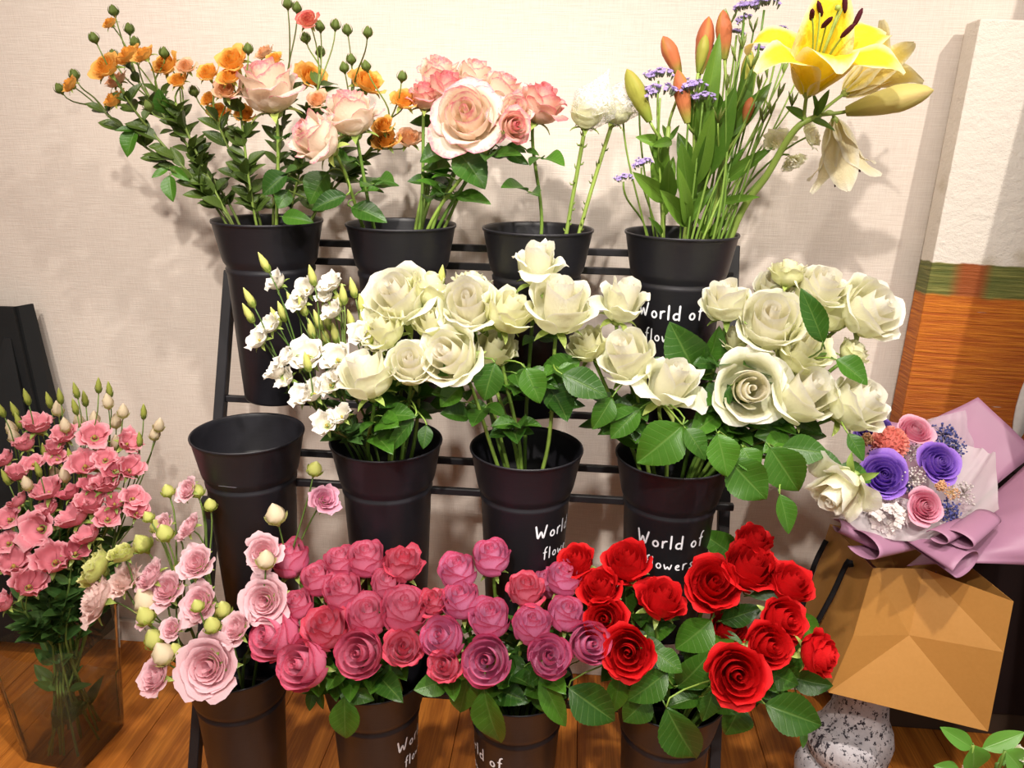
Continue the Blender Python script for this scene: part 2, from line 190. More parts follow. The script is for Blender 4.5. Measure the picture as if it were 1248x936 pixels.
SPRAYS = [
 ('spray_rose', 0, (-0.7849, 1.27, 1.215), [('bloom', (-0.8182, 1.2508, 1.242), 0.0144, (-0.6134, -0.5255, 0.5896)), ('bud', (-0.8345, 1.2925, 1.2593), 0.0074, (-0.24, -0.144, 0.96)), ('bud', (-0.8433, 1.262, 1.2361), 0.0073, (-0.3678, -0.1379, 0.9196))], 'orange spray rose stem reaching furthest left with one half-open bloom', 'orange spray roses'),
 ('spray_rose', 0, (-0.7291, 1.25, 1.2311), [('bloom', (-0.7408, 1.2292, 1.268), 0.0217, (-0.1919, -0.7023, 0.6855)), ('bloom', (-0.7481, 1.252, 1.2211), 0.0171, (-0.4371, -0.4556, 0.7755)), ('pale', (-0.7543, 1.274, 1.2505), 0.0172, (-0.407, -0.4475, 0.7963)), ('bud', (-0.7437, 1.2137, 1.3072), 0.0068, (-0.2844, -0.1422, 0.9481))], 'orange spray rose stem with a wide amber bloom above a smaller round one', 'orange spray roses'),
 ('spray_rose', 0, (-0.7422, 1.29, 1.2852), [('bloom', (-0.7707, 1.3067, 1.3392), 0.012, (-0.4218, -0.4944, 0.76)), ('bud', (-0.7786, 1.3366, 1.3615), 0.0074, (-0.1146, -0.1474, 0.9824)), ('bud', (-0.7559, 1.3373, 1.3346), 0.0075, (0.0412, -0.1482, 0.9881)), ('bud', (-0.7196, 1.2853, 1.3094), 0.0072, (0.0984, -0.1476, 0.9841)), ('bud', (-0.7674, 1.3009, 1.2908), 0.0074, (-0.1146, -0.1474, 0.9824))], 'orange spray rose stem rising highest at the left with four green buds', 'orange spray roses'),
 ('spray_rose', 0, (-0.6789, 1.26, 1.241), [('bloom', (-0.7191, 1.2608, 1.2889), 0.0195, (-0.3897, -0.4851, 0.7828)), ('bloom', (-0.6781, 1.2305, 1.2866), 0.0164, (-0.363, -0.4563, 0.8124)), ('bud', (-0.6597, 1.2613, 1.2921), 0.0071, (0.0821, -0.1478, 0.9856))], 'orange spray rose stem with two yellow blooms side by side', 'orange spray roses'),
 ('spray_rose', 0, (-0.644, 1.25, 1.2167), [('bloom', (-0.6641, 1.2709, 1.2761), 0.0209, (-0.2838, -0.7273, 0.6249)), ('bloom', (-0.6331, 1.2417, 1.2503), 0.0141, (-0.0835, -0.6439, 0.7605)), ('pale', (-0.6158, 1.2384, 1.2705), 0.014, (0.0726, -0.7456, 0.6624)), ('bud', (-0.6769, 1.225, 1.2115), 0.0071, (-0.2698, -0.1428, 0.9523))], 'orange spray rose stem with a flat apricot bloom above a round one', 'orange spray roses'),
 ('spray_rose', 0, (-0.5811, 1.25, 1.1994), [('bloom', (-0.5787, 1.2334, 1.2624), 0.0165, (-0.1254, -0.6349, 0.7623)), ('pale', (-0.5477, 1.2227, 1.2363), 0.0177, (0.1144, -0.7198, 0.6847)), ('bloom', (-0.596, 1.2613, 1.2241), 0.0118, (-0.256, -0.7303, 0.6333)), ('bloom', (-0.5861, 1.2765, 1.2037), 0.0173, (0.0932, -0.7508, 0.654)), ('bud', (-0.6231, 1.2723, 1.2365), 0.0073, (-0.2095, -0.145, 0.967))], 'orange spray rose stem with four yellow blooms left of the pale pink rose', 'orange spray roses'),
 ('spray_rose', 0, (-0.5347, 1.24, 1.2182), [('bloom', (-0.5366, 1.2277, 1.28), 0.0225, (-0.1216, -0.7259, 0.677)), ('bloom', (-0.5367, 1.2141, 1.2558), 0.0162, (-0.0545, -0.6054, 0.794)), ('bloom', (-0.5318, 1.2483, 1.2015), 0.0143, (0.1098, -0.7567, 0.6445)), ('bud', (-0.5085, 1.2258, 1.2963), 0.0068, (0.0821, -0.1478, 0.9856))], 'orange spray rose stem with a deep orange bloom left of the pale pink rose', 'orange spray roses'),
 ('spray_rose', 0, (-0.4739, 1.29, 1.2583), [('pale', (-0.5137, 1.299, 1.2975), 0.0145, (-0.4408, -0.4698, 0.7648)), ('bloom', (-0.486, 1.2709, 1.2869), 0.0116, (-0.0696, -0.572, 0.8173)), ('bloom', (-0.4366, 1.3, 1.2632), 0.0212, (0.542, -0.6026, 0.5858)), ('bud', (-0.449, 1.2428, 1.3612), 0.0068, (0.0, -0.1483, 0.9889)), ('bud', (-0.4555, 1.3036, 1.3644), 0.0071, (0.0984, -0.1476, 0.9841))], 'orange spray rose stem behind the pale pink rose', 'orange spray roses'),
 ('spray_rose', 0, (-0.4164, 1.28, 1.2646), [('red', (-0.4232, 1.2559, 1.3407), 0.0163, (-0.0871, -0.7166, 0.6921)), ('pale', (-0.4168, 1.2583, 1.2258), 0.0155, (-0.1256, -0.7471, 0.6527)), ('bud', (-0.4179, 1.2972, 1.3368), 0.0071, (0.0, -0.1483, 0.9889)), ('bud', (-0.3967, 1.3107, 1.341), 0.0072, (0.1547, -0.1466, 0.977)), ('bud', (-0.4301, 1.3283, 1.3026), 0.0074, (0.0, -0.1483, 0.9889)), ('bud', (-0.4416, 1.2936, 1.3195), 0.0071, (-0.1467, -0.1467, 0.9782))], 'orange spray rose stem rising highest with a red-tipped bloom', 'orange spray roses'),
 ('spray_rose', 0, (-0.364, 1.29, 1.2539), [('bloom', (-0.344, 1.2953, 1.2569), 0.0249, (0.4476, -0.4633, 0.7649)), ('bud', (-0.3815, 1.3216, 1.3353), 0.0072, (-0.074, -0.1479, 0.9862)), ('bud', (-0.3276, 1.2436, 1.3231), 0.0068, (0.1307, -0.1471, 0.9804)), ('bud', (-0.3733, 1.3092, 1.2906), 0.0072, (-0.0329, -0.1483, 0.9884)), ('bud', (-0.3767, 1.2779, 1.2758), 0.0071, (-0.1065, -0.1475, 0.9833))], 'orange spray rose stem with a large peach bloom and tall buds', 'orange spray roses'),
 ('spray_rose', 0, (-0.3078, 1.27, 1.1926), [('bloom', (-0.2745, 1.2429, 1.2276), 0.019, (0.2061, -0.5714, 0.7944)), ('bloom', (-0.3074, 1.2413, 1.1898), 0.0153, (-0.1892, -0.7454, 0.6392)), ('bloom', (-0.3096, 1.2581, 1.169), 0.0195, (0.0349, -0.7048, 0.7086)), ('pale', (-0.2749, 1.275, 1.1722), 0.0197, (0.1941, -0.518, 0.8331)), ('bud', (-0.2741, 1.2333, 1.261), 0.0068, (0.1467, -0.1467, 0.9782)), ('bud', (-0.3304, 1.2378, 1.2756), 0.0069, (-0.2095, -0.145, 0.967))], 'orange spray rose stem leaning right beside the second top bucket', 'orange spray roses'),
 ('white_lisianthus', 5, (-0.423, 1.0775, 0.8237), [('bloom', (-0.4594, 1.0596, 0.8863), 0.0169, (-0.4977, -0.5871, 0.6384)), ('bud', (-0.4885, 1.0991, 0.9157), 0.0062, (-0.3834, -0.137, 0.9134)), ('bud', (-0.4669, 1.0578, 0.9487), 0.0059, (-0.3768, -0.1374, 0.916))], 'white lisianthus stem with lime buds, leftmost in its bucket', 'white lisianthus'),
 ('white_lisianthus', 5, (-0.4028, 1.091, 0.8343), [('bloom', (-0.4437, 1.0706, 0.9053), 0.0157, (-0.4128, -0.5171, 0.7498)), ('bloom', (-0.4439, 1.1051, 0.9636), 0.0147, (-0.5833, -0.4842, 0.6521)), ('bud', (-0.4462, 1.071, 0.9982), 0.0059, (-0.3837, -0.137, 0.9132)), ('bud', (-0.4409, 1.0846, 0.9146), 0.0061, (-0.2875, -0.1421, 0.9472)), ('bud', (-0.4356, 1.0981, 0.9205), 0.0062, (-0.2281, -0.1444, 0.9629))], 'white lisianthus stem with lime buds, second from the left in its bucket', 'white lisianthus'),
 ('white_lisianthus', 5, (-0.3642, 1.0353, 0.7855), [('bloom', (-0.4256, 1.0349, 0.8474), 0.0155, (-0.6367, -0.3629, 0.6803)), ('bloom', (-0.4134, 1.0446, 0.8638), 0.0155, (-0.6013, -0.4612, 0.6525)), ('bloom', (-0.4092, 1.0284, 0.8377), 0.0142, (-0.5373, -0.6263, 0.5648)), ('bloom', (-0.3826, 1.0147, 0.8174), 0.0153, (-0.3802, -0.639, 0.6686)), ('bloom', (-0.3821, 1.0472, 0.8694), 0.0227, (-0.0322, -0.6446, 0.7638)), ('bud', (-0.3729, 1.0201, 0.8677), 0.0058, (-0.1263, -0.1472, 0.981))], 'white lisianthus stem with lime buds, third from the left in its bucket', 'white lisianthus'),
 ('white_lisianthus', 5, (-0.3688, 1.0904, 0.8328), [('bloom', (-0.4048, 1.0895, 0.9385), 0.0158, (-0.4016, -0.6521, 0.643)), ('bloom', (-0.3972, 1.0992, 0.9553), 0.0158, (-0.3593, -0.6966, 0.621)), ('bud', (-0.4207, 1.1015, 0.9354), 0.0061, (-0.3338, -0.1398, 0.9322)), ('bud', (-0.3992, 1.0867, 0.9331), 0.0061, (-0.2398, -0.144, 0.9601)), ('bud', (-0.3902, 1.0938, 0.8969), 0.0062, (-0.1544, -0.1466, 0.9771)), ('bud', (-0.38, 1.0824, 0.9797), 0.006, (-0.1465, -0.1467, 0.9783))], 'white lisianthus stem with lime buds, fourth from the left in its bucket', 'white lisianthus'),
 ('white_lisianthus', 5, (-0.3284, 1.005, 0.772), [('bloom', (-0.3663, 1.0173, 0.8223), 0.0176, (-0.4417, -0.5084, 0.7392)), ('bloom', (-0.3424, 0.9926, 0.7851), 0.0163, (-0.0432, -0.7314, 0.6806))], 'white lisianthus stem with lime buds, fifth from the left in its bucket', 'white lisianthus'),
 ('white_lisianthus', 5, (-0.3366, 1.0826, 0.8302), [('bloom', (-0.366, 1.094, 0.9477), 0.0121, (-0.2388, -0.562, 0.7919)), ('bloom', (-0.3595, 1.1038, 0.9645), 0.017, (-0.3666, -0.4465, 0.8162)), ('bloom', (-0.3521, 1.0817, 0.9275), 0.0145, (-0.3942, -0.5298, 0.751)), ('bud', (-0.3788, 1.0924, 0.9115), 0.0061, (-0.274, -0.1427, 0.9511)), ('bud', (-0.3734, 1.1058, 0.8844), 0.0062, (-0.2062, -0.1452, 0.9677)), ('bud', (-0.3689, 1.1041, 0.9092), 0.0062, (-0.1907, -0.1456, 0.9708)), ('bud', (-0.3552, 1.0975, 0.8911), 0.0062, (-0.1111, -0.1474, 0.9828)), ('bud', (-0.3512, 1.1048, 0.9399), 0.0061, (-0.0868, -0.1478, 0.9852)), ('bud', (-0.3293, 1.0638, 0.9575), 0.0059, (-0.0294, -0.1483, 0.9885))], 'white lisianthus stem with lime buds, sixth from the left in its bucket', 'white lisianthus'),
 ('white_lisianthus', 5, (-0.3161, 1.0245, 0.773), [('bloom', (-0.3437, 1.0238, 0.8336), 0.0165, (-0.2983, -0.711, 0.6367)), ('bloom', (-0.3376, 1.0446, 0.8672), 0.019, (-0.1069, -0.648, 0.7541)), ('bloom', (-0.3331, 1.0303, 0.8444), 0.013, (-0.0641, -0.4896, 0.8696)), ('bloom', (-0.3213, 0.9991, 0.7962), 0.0151, (-0.3552, -0.4522, 0.8181))], 'white lisianthus stem with lime buds, seventh from the left in its bucket', 'white lisianthus'),
 ('white_lisianthus', 5, (-0.2996, 1.0743, 0.825), [('bloom', (-0.3066, 1.0641, 0.9003), 0.0155, (-0.2237, -0.7358, 0.6392)), ('bloom', (-0.2804, 1.055, 0.8865), 0.0142, (0.1231, -0.6376, 0.7604)), ('bud', (-0.3274, 1.0879, 0.9147), 0.0061, (-0.181, -0.1459, 0.9726)), ('bud', (-0.3238, 1.0952, 0.9613), 0.006, (-0.1573, -0.1465, 0.9766)), ('bud', (-0.3111, 1.0904, 0.9382), 0.006, (-0.0766, -0.1479, 0.986)), ('bud', (-0.309, 1.0883, 0.9153), 0.0061, (-0.0603, -0.1481, 0.9871)), ('bud', (-0.2918, 1.0588, 0.8997), 0.0059, (0.0055, -0.1483, 0.9889))], 'white lisianthus stem with lime buds, eighth from the left in its bucket', 'white lisianthus'),
 ('white_lisianthus', 5, (-0.2189, 1.1103, 0.8859), [('bud', (-0.1961, 1.1189, 0.9799), 0.0061, (0.1534, -0.1466, 0.9772))], 'white lisianthus stem with lime buds, rightmost in its bucket', 'white lisianthus'),
 ('pink_lisianthus', 12, (-1.0294, 1.2359, 0.4874), [('bud', (-1.0215, 1.2231, 0.69), 0.0067, (-0.2025, -0.1453, 0.9685)), ('cream_bud', (-1.0409, 1.2634, 0.6386), 0.0108, (-0.0991, -0.1476, 0.9841)), ('cream_bud', (-1.0299, 1.2521, 0.6271), 0.0107, (-0.0747, -0.1479, 0.9862))], 'pink lisianthus stem, leftmost in the clear square vase', 'pink lisianthus'),
 ('pink_lisianthus', 12, (-1.0036, 1.1942, 0.4566), [('bloom', (-1.0164, 1.2033, 0.5992), 0.0179, (-0.4156, -0.3208, 0.8511)), ('bloom', (-0.9861, 1.1915, 0.5803), 0.0193, (0.1768, -0.1821, 0.9672)), ('bud', (-0.9934, 1.1703, 0.5816), 0.0066, (-0.1611, -0.1464, 0.976))], 'pink lisianthus stem, second from the left in the clear square vase', 'pink lisianthus'),
 ('pink_lisianthus', 12, (-0.9485, 1.1009, 0.355), [('bloom', (-0.9615, 1.0737, 0.3879), 0.0185, (-0.4012, -0.397, 0.8255)), ('bloom', (-0.9782, 1.1285, 0.4745), 0.0203, (0.0541, -0.5407, 0.8395)), ('bloom', (-0.9593, 1.11, 0.4457), 0.0288, (0.254, -0.2663, 0.9298)), ('bloom', (-0.9206, 1.0915, 0.4189), 0.0271, (0.4856, -0.387, 0.7839))], 'pink lisianthus stem, third from the left in the clear square vase', 'pink lisianthus'),
 ('pink_lisianthus', 12, (-0.9779, 1.1663, 0.4202), [('bloom', (-0.986, 1.15, 0.5097), 0.0234, (-0.0653, -0.5781, 0.8133)), ('bloom', (-0.9741, 1.1663, 0.5379), 0.0176, (-0.5885, -0.0818, 0.8044)), ('cream_bud', (-0.9482, 1.1619, 0.577), 0.0101, (-0.0123, -0.1483, 0.9889))], 'pink lisianthus stem, fourth from the left in the clear square vase', 'pink lisianthus'),
 ('pink_lisianthus', 12, (-1.02, 1.2493, 0.5006), [('bud', (-1.0142, 1.2467, 0.6804), 0.0068, (-0.1481, -0.1467, 0.978)), ('bud', (-1.0029, 1.2378, 0.6634), 0.0068, (-0.1079, -0.1475, 0.9832)), ('bud', (-0.9747, 1.2331, 0.7124), 0.0067, (-0.0261, -0.1483, 0.9886))], 'pink lisianthus stem, fifth from the left in the clear square vase', 'pink lisianthus'),
 ('pink_lisianthus', 12, (-0.9705, 1.2001, 0.4385), [('bloom', (-0.9827, 1.2181, 0.6272), 0.0194, (-0.2292, -0.0873, 0.9694)), ('bloom', (-0.9594, 1.1996, 0.596), 0.0178, (0.1398, -0.4537, 0.8801)), ('bloom', (-0.9217, 1.1759, 0.5575), 0.0264, (-0.1416, -0.3042, 0.942)), ('bud', (-0.9298, 1.172, 0.6004), 0.0065, (-0.0409, -0.1482, 0.9881)), ('bud', (-0.954, 1.2269, 0.6106), 0.0068, (0.025, -0.1483, 0.9886))], 'pink lisianthus stem, sixth from the left in the clear square vase', 'pink lisianthus'),
 ('pink_lisianthus', 12, (-0.9234, 1.1377, 0.3898), [('open', (-0.9259, 1.1404, 0.4976), 0.0334, (-0.0519, -0.8826, 0.4673)), ('bloom', (-0.9149, 1.1589, 0.5292), 0.019, (-0.3153, -0.3195, 0.8936)), ('bloom', (-0.8857, 1.1137, 0.4569), 0.0302, (0.2457, -0.5575, 0.793))], 'pink lisianthus stem, seventh from the left in the clear square vase', 'pink lisianthus'),
 ('pink_lisianthus', 12, (-0.9776, 1.2473, 0.4957), [('bloom', (-0.9656, 1.2352, 0.6583), 0.0255, (0.1376, -0.0945, 0.986)), ('cream_bud', (-0.9806, 1.2595, 0.6434), 0.0107, (-0.1034, -0.1475, 0.9836)), ('bud', (-0.9502, 1.2554, 0.6997), 0.0068, (-0.0133, -0.1483, 0.9888)), ('cream_bud', (-0.9342, 1.2537, 0.6852), 0.0105, (0.0772, -0.1479, 0.986)), ('bud', (-0.9074, 1.2293, 0.7186), 0.0066, (0.1016, -0.1476, 0.9838))], 'pink lisianthus stem, eighth from the left in the clear square vase', 'pink lisianthus'),
 ('pink_lisianthus', 12, (-0.9469, 1.2141, 0.4559), [('bloom', (-0.924, 1.2137, 0.6226), 0.0163, (0.2563, -0.1761, 0.9504)), ('bloom', (-0.9155, 1.2041, 0.6063), 0.0192, (0.0943, -0.3683, 0.9249)), ('bloom', (-0.9096, 1.2256, 0.6443), 0.0208, (0.1013, -0.3039, 0.9473)), ('cream_bud', (-0.9521, 1.2397, 0.5621), 0.0107, (-0.0303, -0.1483, 0.9885)), ('cream_bud', (-0.9101, 1.2331, 0.6621), 0.0104, (0.0766, -0.1479, 0.986))], 'pink lisianthus stem, ninth from the left in the clear square vase', 'pink lisianthus'),
 ('pink_lisianthus', 12, (-0.9159, 1.1926, 0.4433), [('dark', (-0.8788, 1.1737, 0.5564), 0.0205, (-0.3899, -0.1878, 0.9015)), ('bloom', (-0.8607, 1.1996, 0.6018), 0.0265, (0.2584, -0.4709, 0.8435)), ('cream_bud', (-0.8992, 1.1942, 0.581), 0.0103, (-0.0273, -0.1483, 0.9886)), ('bud', (-0.8864, 1.2, 0.6161), 0.0066, (0.0304, -0.1483, 0.9885))], 'pink lisianthus stem, tenth from the left in the clear square vase', 'pink lisianthus'),
 ('pink_lisianthus', 12, (-0.8862, 1.1522, 0.4381), [('bloom', (-0.8612, 1.1522, 0.5215), 0.029, (-0.3444, -0.2606, 0.9019))], 'pink lisianthus stem, eleventh from the left in the clear square vase', 'pink lisianthus'),
 ('pink_lisianthus', 12, (-0.8669, 1.1204, 0.4143), [('dark', (-0.8457, 1.1204, 0.4705), 0.023, (0.5232, -0.206, 0.827))], 'pink lisianthus stem, twelfth from the left in the clear square vase', 'pink lisianthus'),
 ('pink_lisianthus', 12, (-0.9274, 1.2504, 0.4855), [('bloom', (-0.8512, 1.2248, 0.6461), 0.0267, (0.3693, -0.5233, 0.768)), ('bud', (-0.8867, 1.2349, 0.6975), 0.0067, (-0.0199, -0.1483, 0.9887)), ('bud', (-0.8838, 1.2401, 0.7271), 0.0066, (-0.0117, -0.1483, 0.9889)), ('cream_bud', (-0.9095, 1.272, 0.6571), 0.0107, (0.0213, -0.1483, 0.9887)), ('bud', (-0.8834, 1.2604, 0.7045), 0.0068, (0.0787, -0.1479, 0.9859)), ('cream_bud', (-0.8652, 1.2529, 0.6698), 0.0105, (0.1751, -0.146, 0.9737)), ('bud', (-0.8267, 1.2222, 0.7449), 0.0065, (0.214, -0.1449, 0.966))], 'pink lisianthus stem, thirteenth from the left in the clear square vase', 'pink lisianthus'),
 ('pink_lisianthus', 12, (-0.8687, 1.15, 0.4167), [('bloom', (-0.8302, 1.1352, 0.4956), 0.023, (-0.2451, -0.2262, 0.9427)), ('bloom', (-0.8368, 1.1648, 0.5441), 0.0262, (0.0689, -0.3193, 0.9452))], 'pink lisianthus stem, fourteenth from the left in the clear square vase', 'pink lisianthus'),
 ('pink_lisianthus', 12, (-0.8622, 1.1659, 0.4297), [('dark', (-0.8398, 1.1811, 0.5714), 0.019, (0.1387, -0.4933, 0.8587)), ('bloom', (-0.7994, 1.1507, 0.5231), 0.0217, (0.3145, -0.3796, 0.87))], 'pink lisianthus stem, fifteenth from the left in the clear square vase', 'pink lisianthus'),
 ('pink_lisianthus', 12, (-0.8591, 1.1863, 0.4381), [('bloom', (-0.8235, 1.2041, 0.6116), 0.0206, (0.3004, -0.4895, 0.8186)), ('bloom', (-0.8123, 1.1819, 0.5743), 0.0248, (0.0426, -0.1003, 0.994)), ('dark', (-0.7908, 1.1648, 0.547), 0.0189, (0.3295, -0.1112, 0.9376)), ('dark', (-0.8015, 1.1944, 0.5964), 0.019, (0.3272, -0.5503, 0.7681))], 'pink lisianthus stem, sixteenth from the left in the clear square vase', 'pink lisianthus'),
 ('pink_lisianthus', 12, (-0.8776, 1.2415, 0.4846), [('bloom', (-0.7837, 1.2189, 0.6395), 0.0221, (0.7404, -0.1639, 0.6519)), ('cream_bud', (-0.8213, 1.2326, 0.7125), 0.0103, (0.0863, -0.1478, 0.9852)), ('bud', (-0.8291, 1.2539, 0.7267), 0.0067, (0.1026, -0.1476, 0.9837)), ('cream_bud', (-0.829, 1.2595, 0.6644), 0.0106, (0.1667, -0.1463, 0.9751)), ('cream_bud', (-0.8291, 1.2502, 0.6258), 0.0106, (0.1667, -0.1463, 0.9751)), ('cream_bud', (-0.7971, 1.2364, 0.6937), 0.0103, (0.2363, -0.1441, 0.9609))], 'pink lisianthus stem, seventeenth from the left in the clear square vase', 'pink lisianthus'),
 ('pink_lisianthus', 12, (-0.8192, 1.1737, 0.4366), [('bloom', (-0.7727, 1.1959, 0.6006), 0.0219, (0.5831, -0.4034, 0.7052)), ('bloom', (-0.7571, 1.1685, 0.5553), 0.0217, (0.5668, -0.3934, 0.7239)), ('bloom', (-0.7468, 1.1567, 0.5363), 0.0187, (0.3998, -0.327, 0.8563))], 'pink lisianthus stem, eighteenth from the left in the clear square vase', 'pink lisianthus'),
 ('pink_lisianthus', 12, (-0.8243, 1.233, 0.4967), [('bud', (-0.7641, 1.221, 0.6461), 0.0066, (0.1692, -0.1462, 0.9747)), ('bud', (-0.7473, 1.2178, 0.7014), 0.0065, (0.2082, -0.1451, 0.9673)), ('cream_bud', (-0.7557, 1.2585, 0.6444), 0.0106, (0.3119, -0.1409, 0.9396)), ('cream_bud', (-0.7445, 1.2565, 0.662), 0.0105, (0.3466, -0.1391, 0.9276))], 'pink lisianthus stem, rightmost in the clear square vase', 'pink lisianthus'),
 ('pale_lisianthus', 8, (-0.6409, 0.9716, 0.4515), [('frilly', (-0.703, 0.9527, 0.4989), 0.0411, (-0.6983, -0.5135, 0.4987)), ('green', (-0.713, 0.9773, 0.5343), 0.0315, (-0.7536, -0.3103, 0.5794)), ('frilly', (-0.6639, 0.967, 0.5228), 0.0275, (-0.282, -0.5465, 0.7886)), ('green', (-0.6526, 0.9602, 0.5742), 0.0196, (-0.2168, -0.1448, 0.9654))], 'pale pink double lisianthus stem, leftmost in the first bottom bucket', 'pale pink lisianthus'),
 ('pale_lisianthus', 8, (-0.5828, 0.9511, 0.4487), [('bloom', (-0.617, 0.9364, 0.4822), 0.0196, (-0.5925, -0.5612, 0.5779)), ('bloom', (-0.623, 0.9698, 0.5298), 0.0286, (-0.5543, -0.4106, 0.724)), ('bloom', (-0.5919, 0.9595, 0.5172), 0.0297, (-0.2104, -0.6138, 0.7609)), ('cream_bud', (-0.622, 0.9504, 0.5038), 0.0173, (-0.2851, -0.1422, 0.9479)), ('bud', (-0.6133, 0.9316, 0.4901), 0.0134, (-0.2851, -0.1422, 0.9479))], 'pale pink double lisianthus stem, second from the left in the first bottom bucket', 'pale pink lisianthus'),
 ('pale_lisianthus', 8, (-0.5998, 1.0099, 0.4603), [('bloom', (-0.6159, 1.0127, 0.5949), 0.0203, (-0.471, -0.6415, 0.6055)), ('bud', (-0.6573, 1.017, 0.5597), 0.0141, (-0.3751, -0.1375, 0.9167)), ('bud', (-0.6208, 0.9858, 0.6242), 0.008, (-0.3208, -0.1405, 0.9367)), ('bud', (-0.6292, 1.0171, 0.5917), 0.0102, (-0.2483, -0.1437, 0.958)), ('bud', (-0.5967, 0.9831, 0.6011), 0.0123, (-0.1713, -0.1461, 0.9743)), ('bud', (-0.6153, 1.0375, 0.643), 0.0096, (-0.1396, -0.1469, 0.9793)), ('bud', (-0.6126, 1.0387, 0.5012), 0.0146, (-0.0173, -0.1483, 0.9888))], 'pale pink double lisianthus stem, third from the left in the first bottom bucket', 'pale pink lisianthus'),
 ('pale_lisianthus', 8, (-0.5505, 0.9102, 0.417), [('bloom', (-0.5843, 0.8873, 0.4184), 0.0311, (-0.4592, -0.5931, 0.6614)), ('bloom', (-0.5724, 0.9268, 0.4725), 0.0182, (-0.1934, -0.6323, 0.7502)), ('bud', (-0.6033, 0.9298, 0.452), 0.0147, (-0.2899, -0.142, 0.9465)), ('cream_bud', (-0.5721, 0.8961, 0.454), 0.0155, (-0.2153, -0.1449, 0.9657)), ('bud', (-0.5592, 0.9089, 0.4525), 0.009, (-0.0883, -0.1478, 0.9851))], 'pale pink double lisianthus stem, fourth from the left in the first bottom bucket', 'pale pink lisianthus'),
 ('pale_lisianthus', 8, (-0.564, 1.0315, 0.4977), [('bloom', (-0.5872, 1.042, 0.6426), 0.0205, (-0.3761, -0.6789, 0.6305)), ('bloom', (-0.5744, 1.0114, 0.5956), 0.0227, (-0.5699, -0.3982, 0.7188)), ('bud', (-0.574, 1.0496, 0.6398), 0.0103, (-0.1006, -0.1476, 0.9839)), ('bud', (-0.5537, 1.0469, 0.6182), 0.0097, (0.0308, -0.1483, 0.9885))], 'pale pink double lisianthus stem, fifth from the left in the first bottom bucket', 'pale pink lisianthus'),
 ('pale_lisianthus', 8, (-0.519, 0.9409, 0.4058), [('bloom', (-0.5527, 0.9814, 0.552), 0.0286, (-0.1109, -0.6555, 0.747)), ('bloom', (-0.5364, 0.948, 0.5049), 0.0318, (-0.247, -0.6885, 0.6819)), ('big', (-0.5045, 0.8948, 0.4353), 0.0476, (-0.0519, -0.8826, 0.4673)), ('bud', (-0.5196, 0.9134, 0.5266), 0.0089, (-0.1717, -0.1461, 0.9743)), ('bud', (-0.503, 0.9174, 0.4933), 0.0119, (-0.0259, -0.1483, 0.9886)), ('bud', (-0.505, 0.9569, 0.4928), 0.0124, (0.0809, -0.1479, 0.9857))], 'pale pink double lisianthus stem, sixth from the left in the first bottom bucket', 'pale pink lisianthus'),
 ('pale_lisianthus', 8, (-0.4671, 0.9631, 0.4367), [('bloom', (-0.4738, 0.9268, 0.4806), 0.0277, (-0.3862, -0.5539, 0.7376)), ('big', (-0.4354, 0.9493, 0.5147), 0.0377, (-0.0519, -0.8826, 0.4673)), ('bloom', (-0.4473, 0.9909, 0.5736), 0.0285, (0.3378, -0.6768, 0.6541)), ('cream_bud', (-0.4321, 0.9606, 0.5813), 0.0132, (0.1417, -0.1468, 0.979))], 'pale pink double lisianthus stem, seventh from the left in the first bottom bucket', 'pale pink lisianthus'),
 ('pale_lisianthus', 8, (-0.4357, 1.0393, 0.5181), [('deep', (-0.3637, 1.0345, 0.6448), 0.0238, (0.492, -0.5915, 0.6388)), ('cream_bud', (-0.4416, 1.028, 0.6195), 0.0151, (-0.1106, -0.1474, 0.9829)), ('bud', (-0.3792, 1.0433, 0.6919), 0.0112, (0.2807, -0.1424, 0.9492))], 'pale pink double lisianthus stem, rightmost in the first bottom bucket', 'pale pink lisianthus')]
STATICE = [
 ((0.1121, 1.25, 1.2668), 0.016),
 ((0.1136, 1.22, 1.2423), 0.0181),
 ((0.1582, 1.23, 1.2504), 0.0169),
 ((0.176, 1.22, 1.2355), 0.0132),
 ((0.0623, 1.25, 1.2267), 0.0137),
 ((0.0934, 1.22, 1.141), 0.0124),
 ((0.0678, 1.22, 1.1187), 0.0106),
 ((0.0872, 1.27, 1.2444), 0.0126),
 ((0.23, 1.26, 1.3617), 0.0144),
 ((0.2555, 1.25, 1.3648), 0.0166),
 ((0.2287, 1.25, 1.3451), 0.0095),
 ((0.2236, 1.27, 1.3299), 0.0085),
 ((0.2928, 1.3, 1.3387), 0.0074),
 ((0.1968, 1.3, 1.3101), 0.0101),
 ((0.2584, 1.27, 1.3079), 0.0086)]
GRASS_STEMS = [
 (0.2289, 1.24, 1.3046),
 (0.2398, 1.22, 1.2755),
 (0.2547, 1.22, 1.248),
 (0.2773, 1.28, 1.269),
 (0.2875, 1.24, 1.2383),
 (0.3056, 1.3, 1.2766),
 (0.2145, 1.28, 1.3422),
 (0.3165, 1.27, 1.2284),
 (0.2177, 1.22, 1.2861),
 (0.2533, 1.3, 1.3337),
 (0.2762, 1.22, 1.2147),
 (0.2045, 1.2, 1.2462),
 (0.1974, 1.2, 1.2014),
 (0.3072, 1.3, 1.3114),
 (0.2615, 1.2, 1.2027),
 (0.3305, 1.32, 1.2665)]
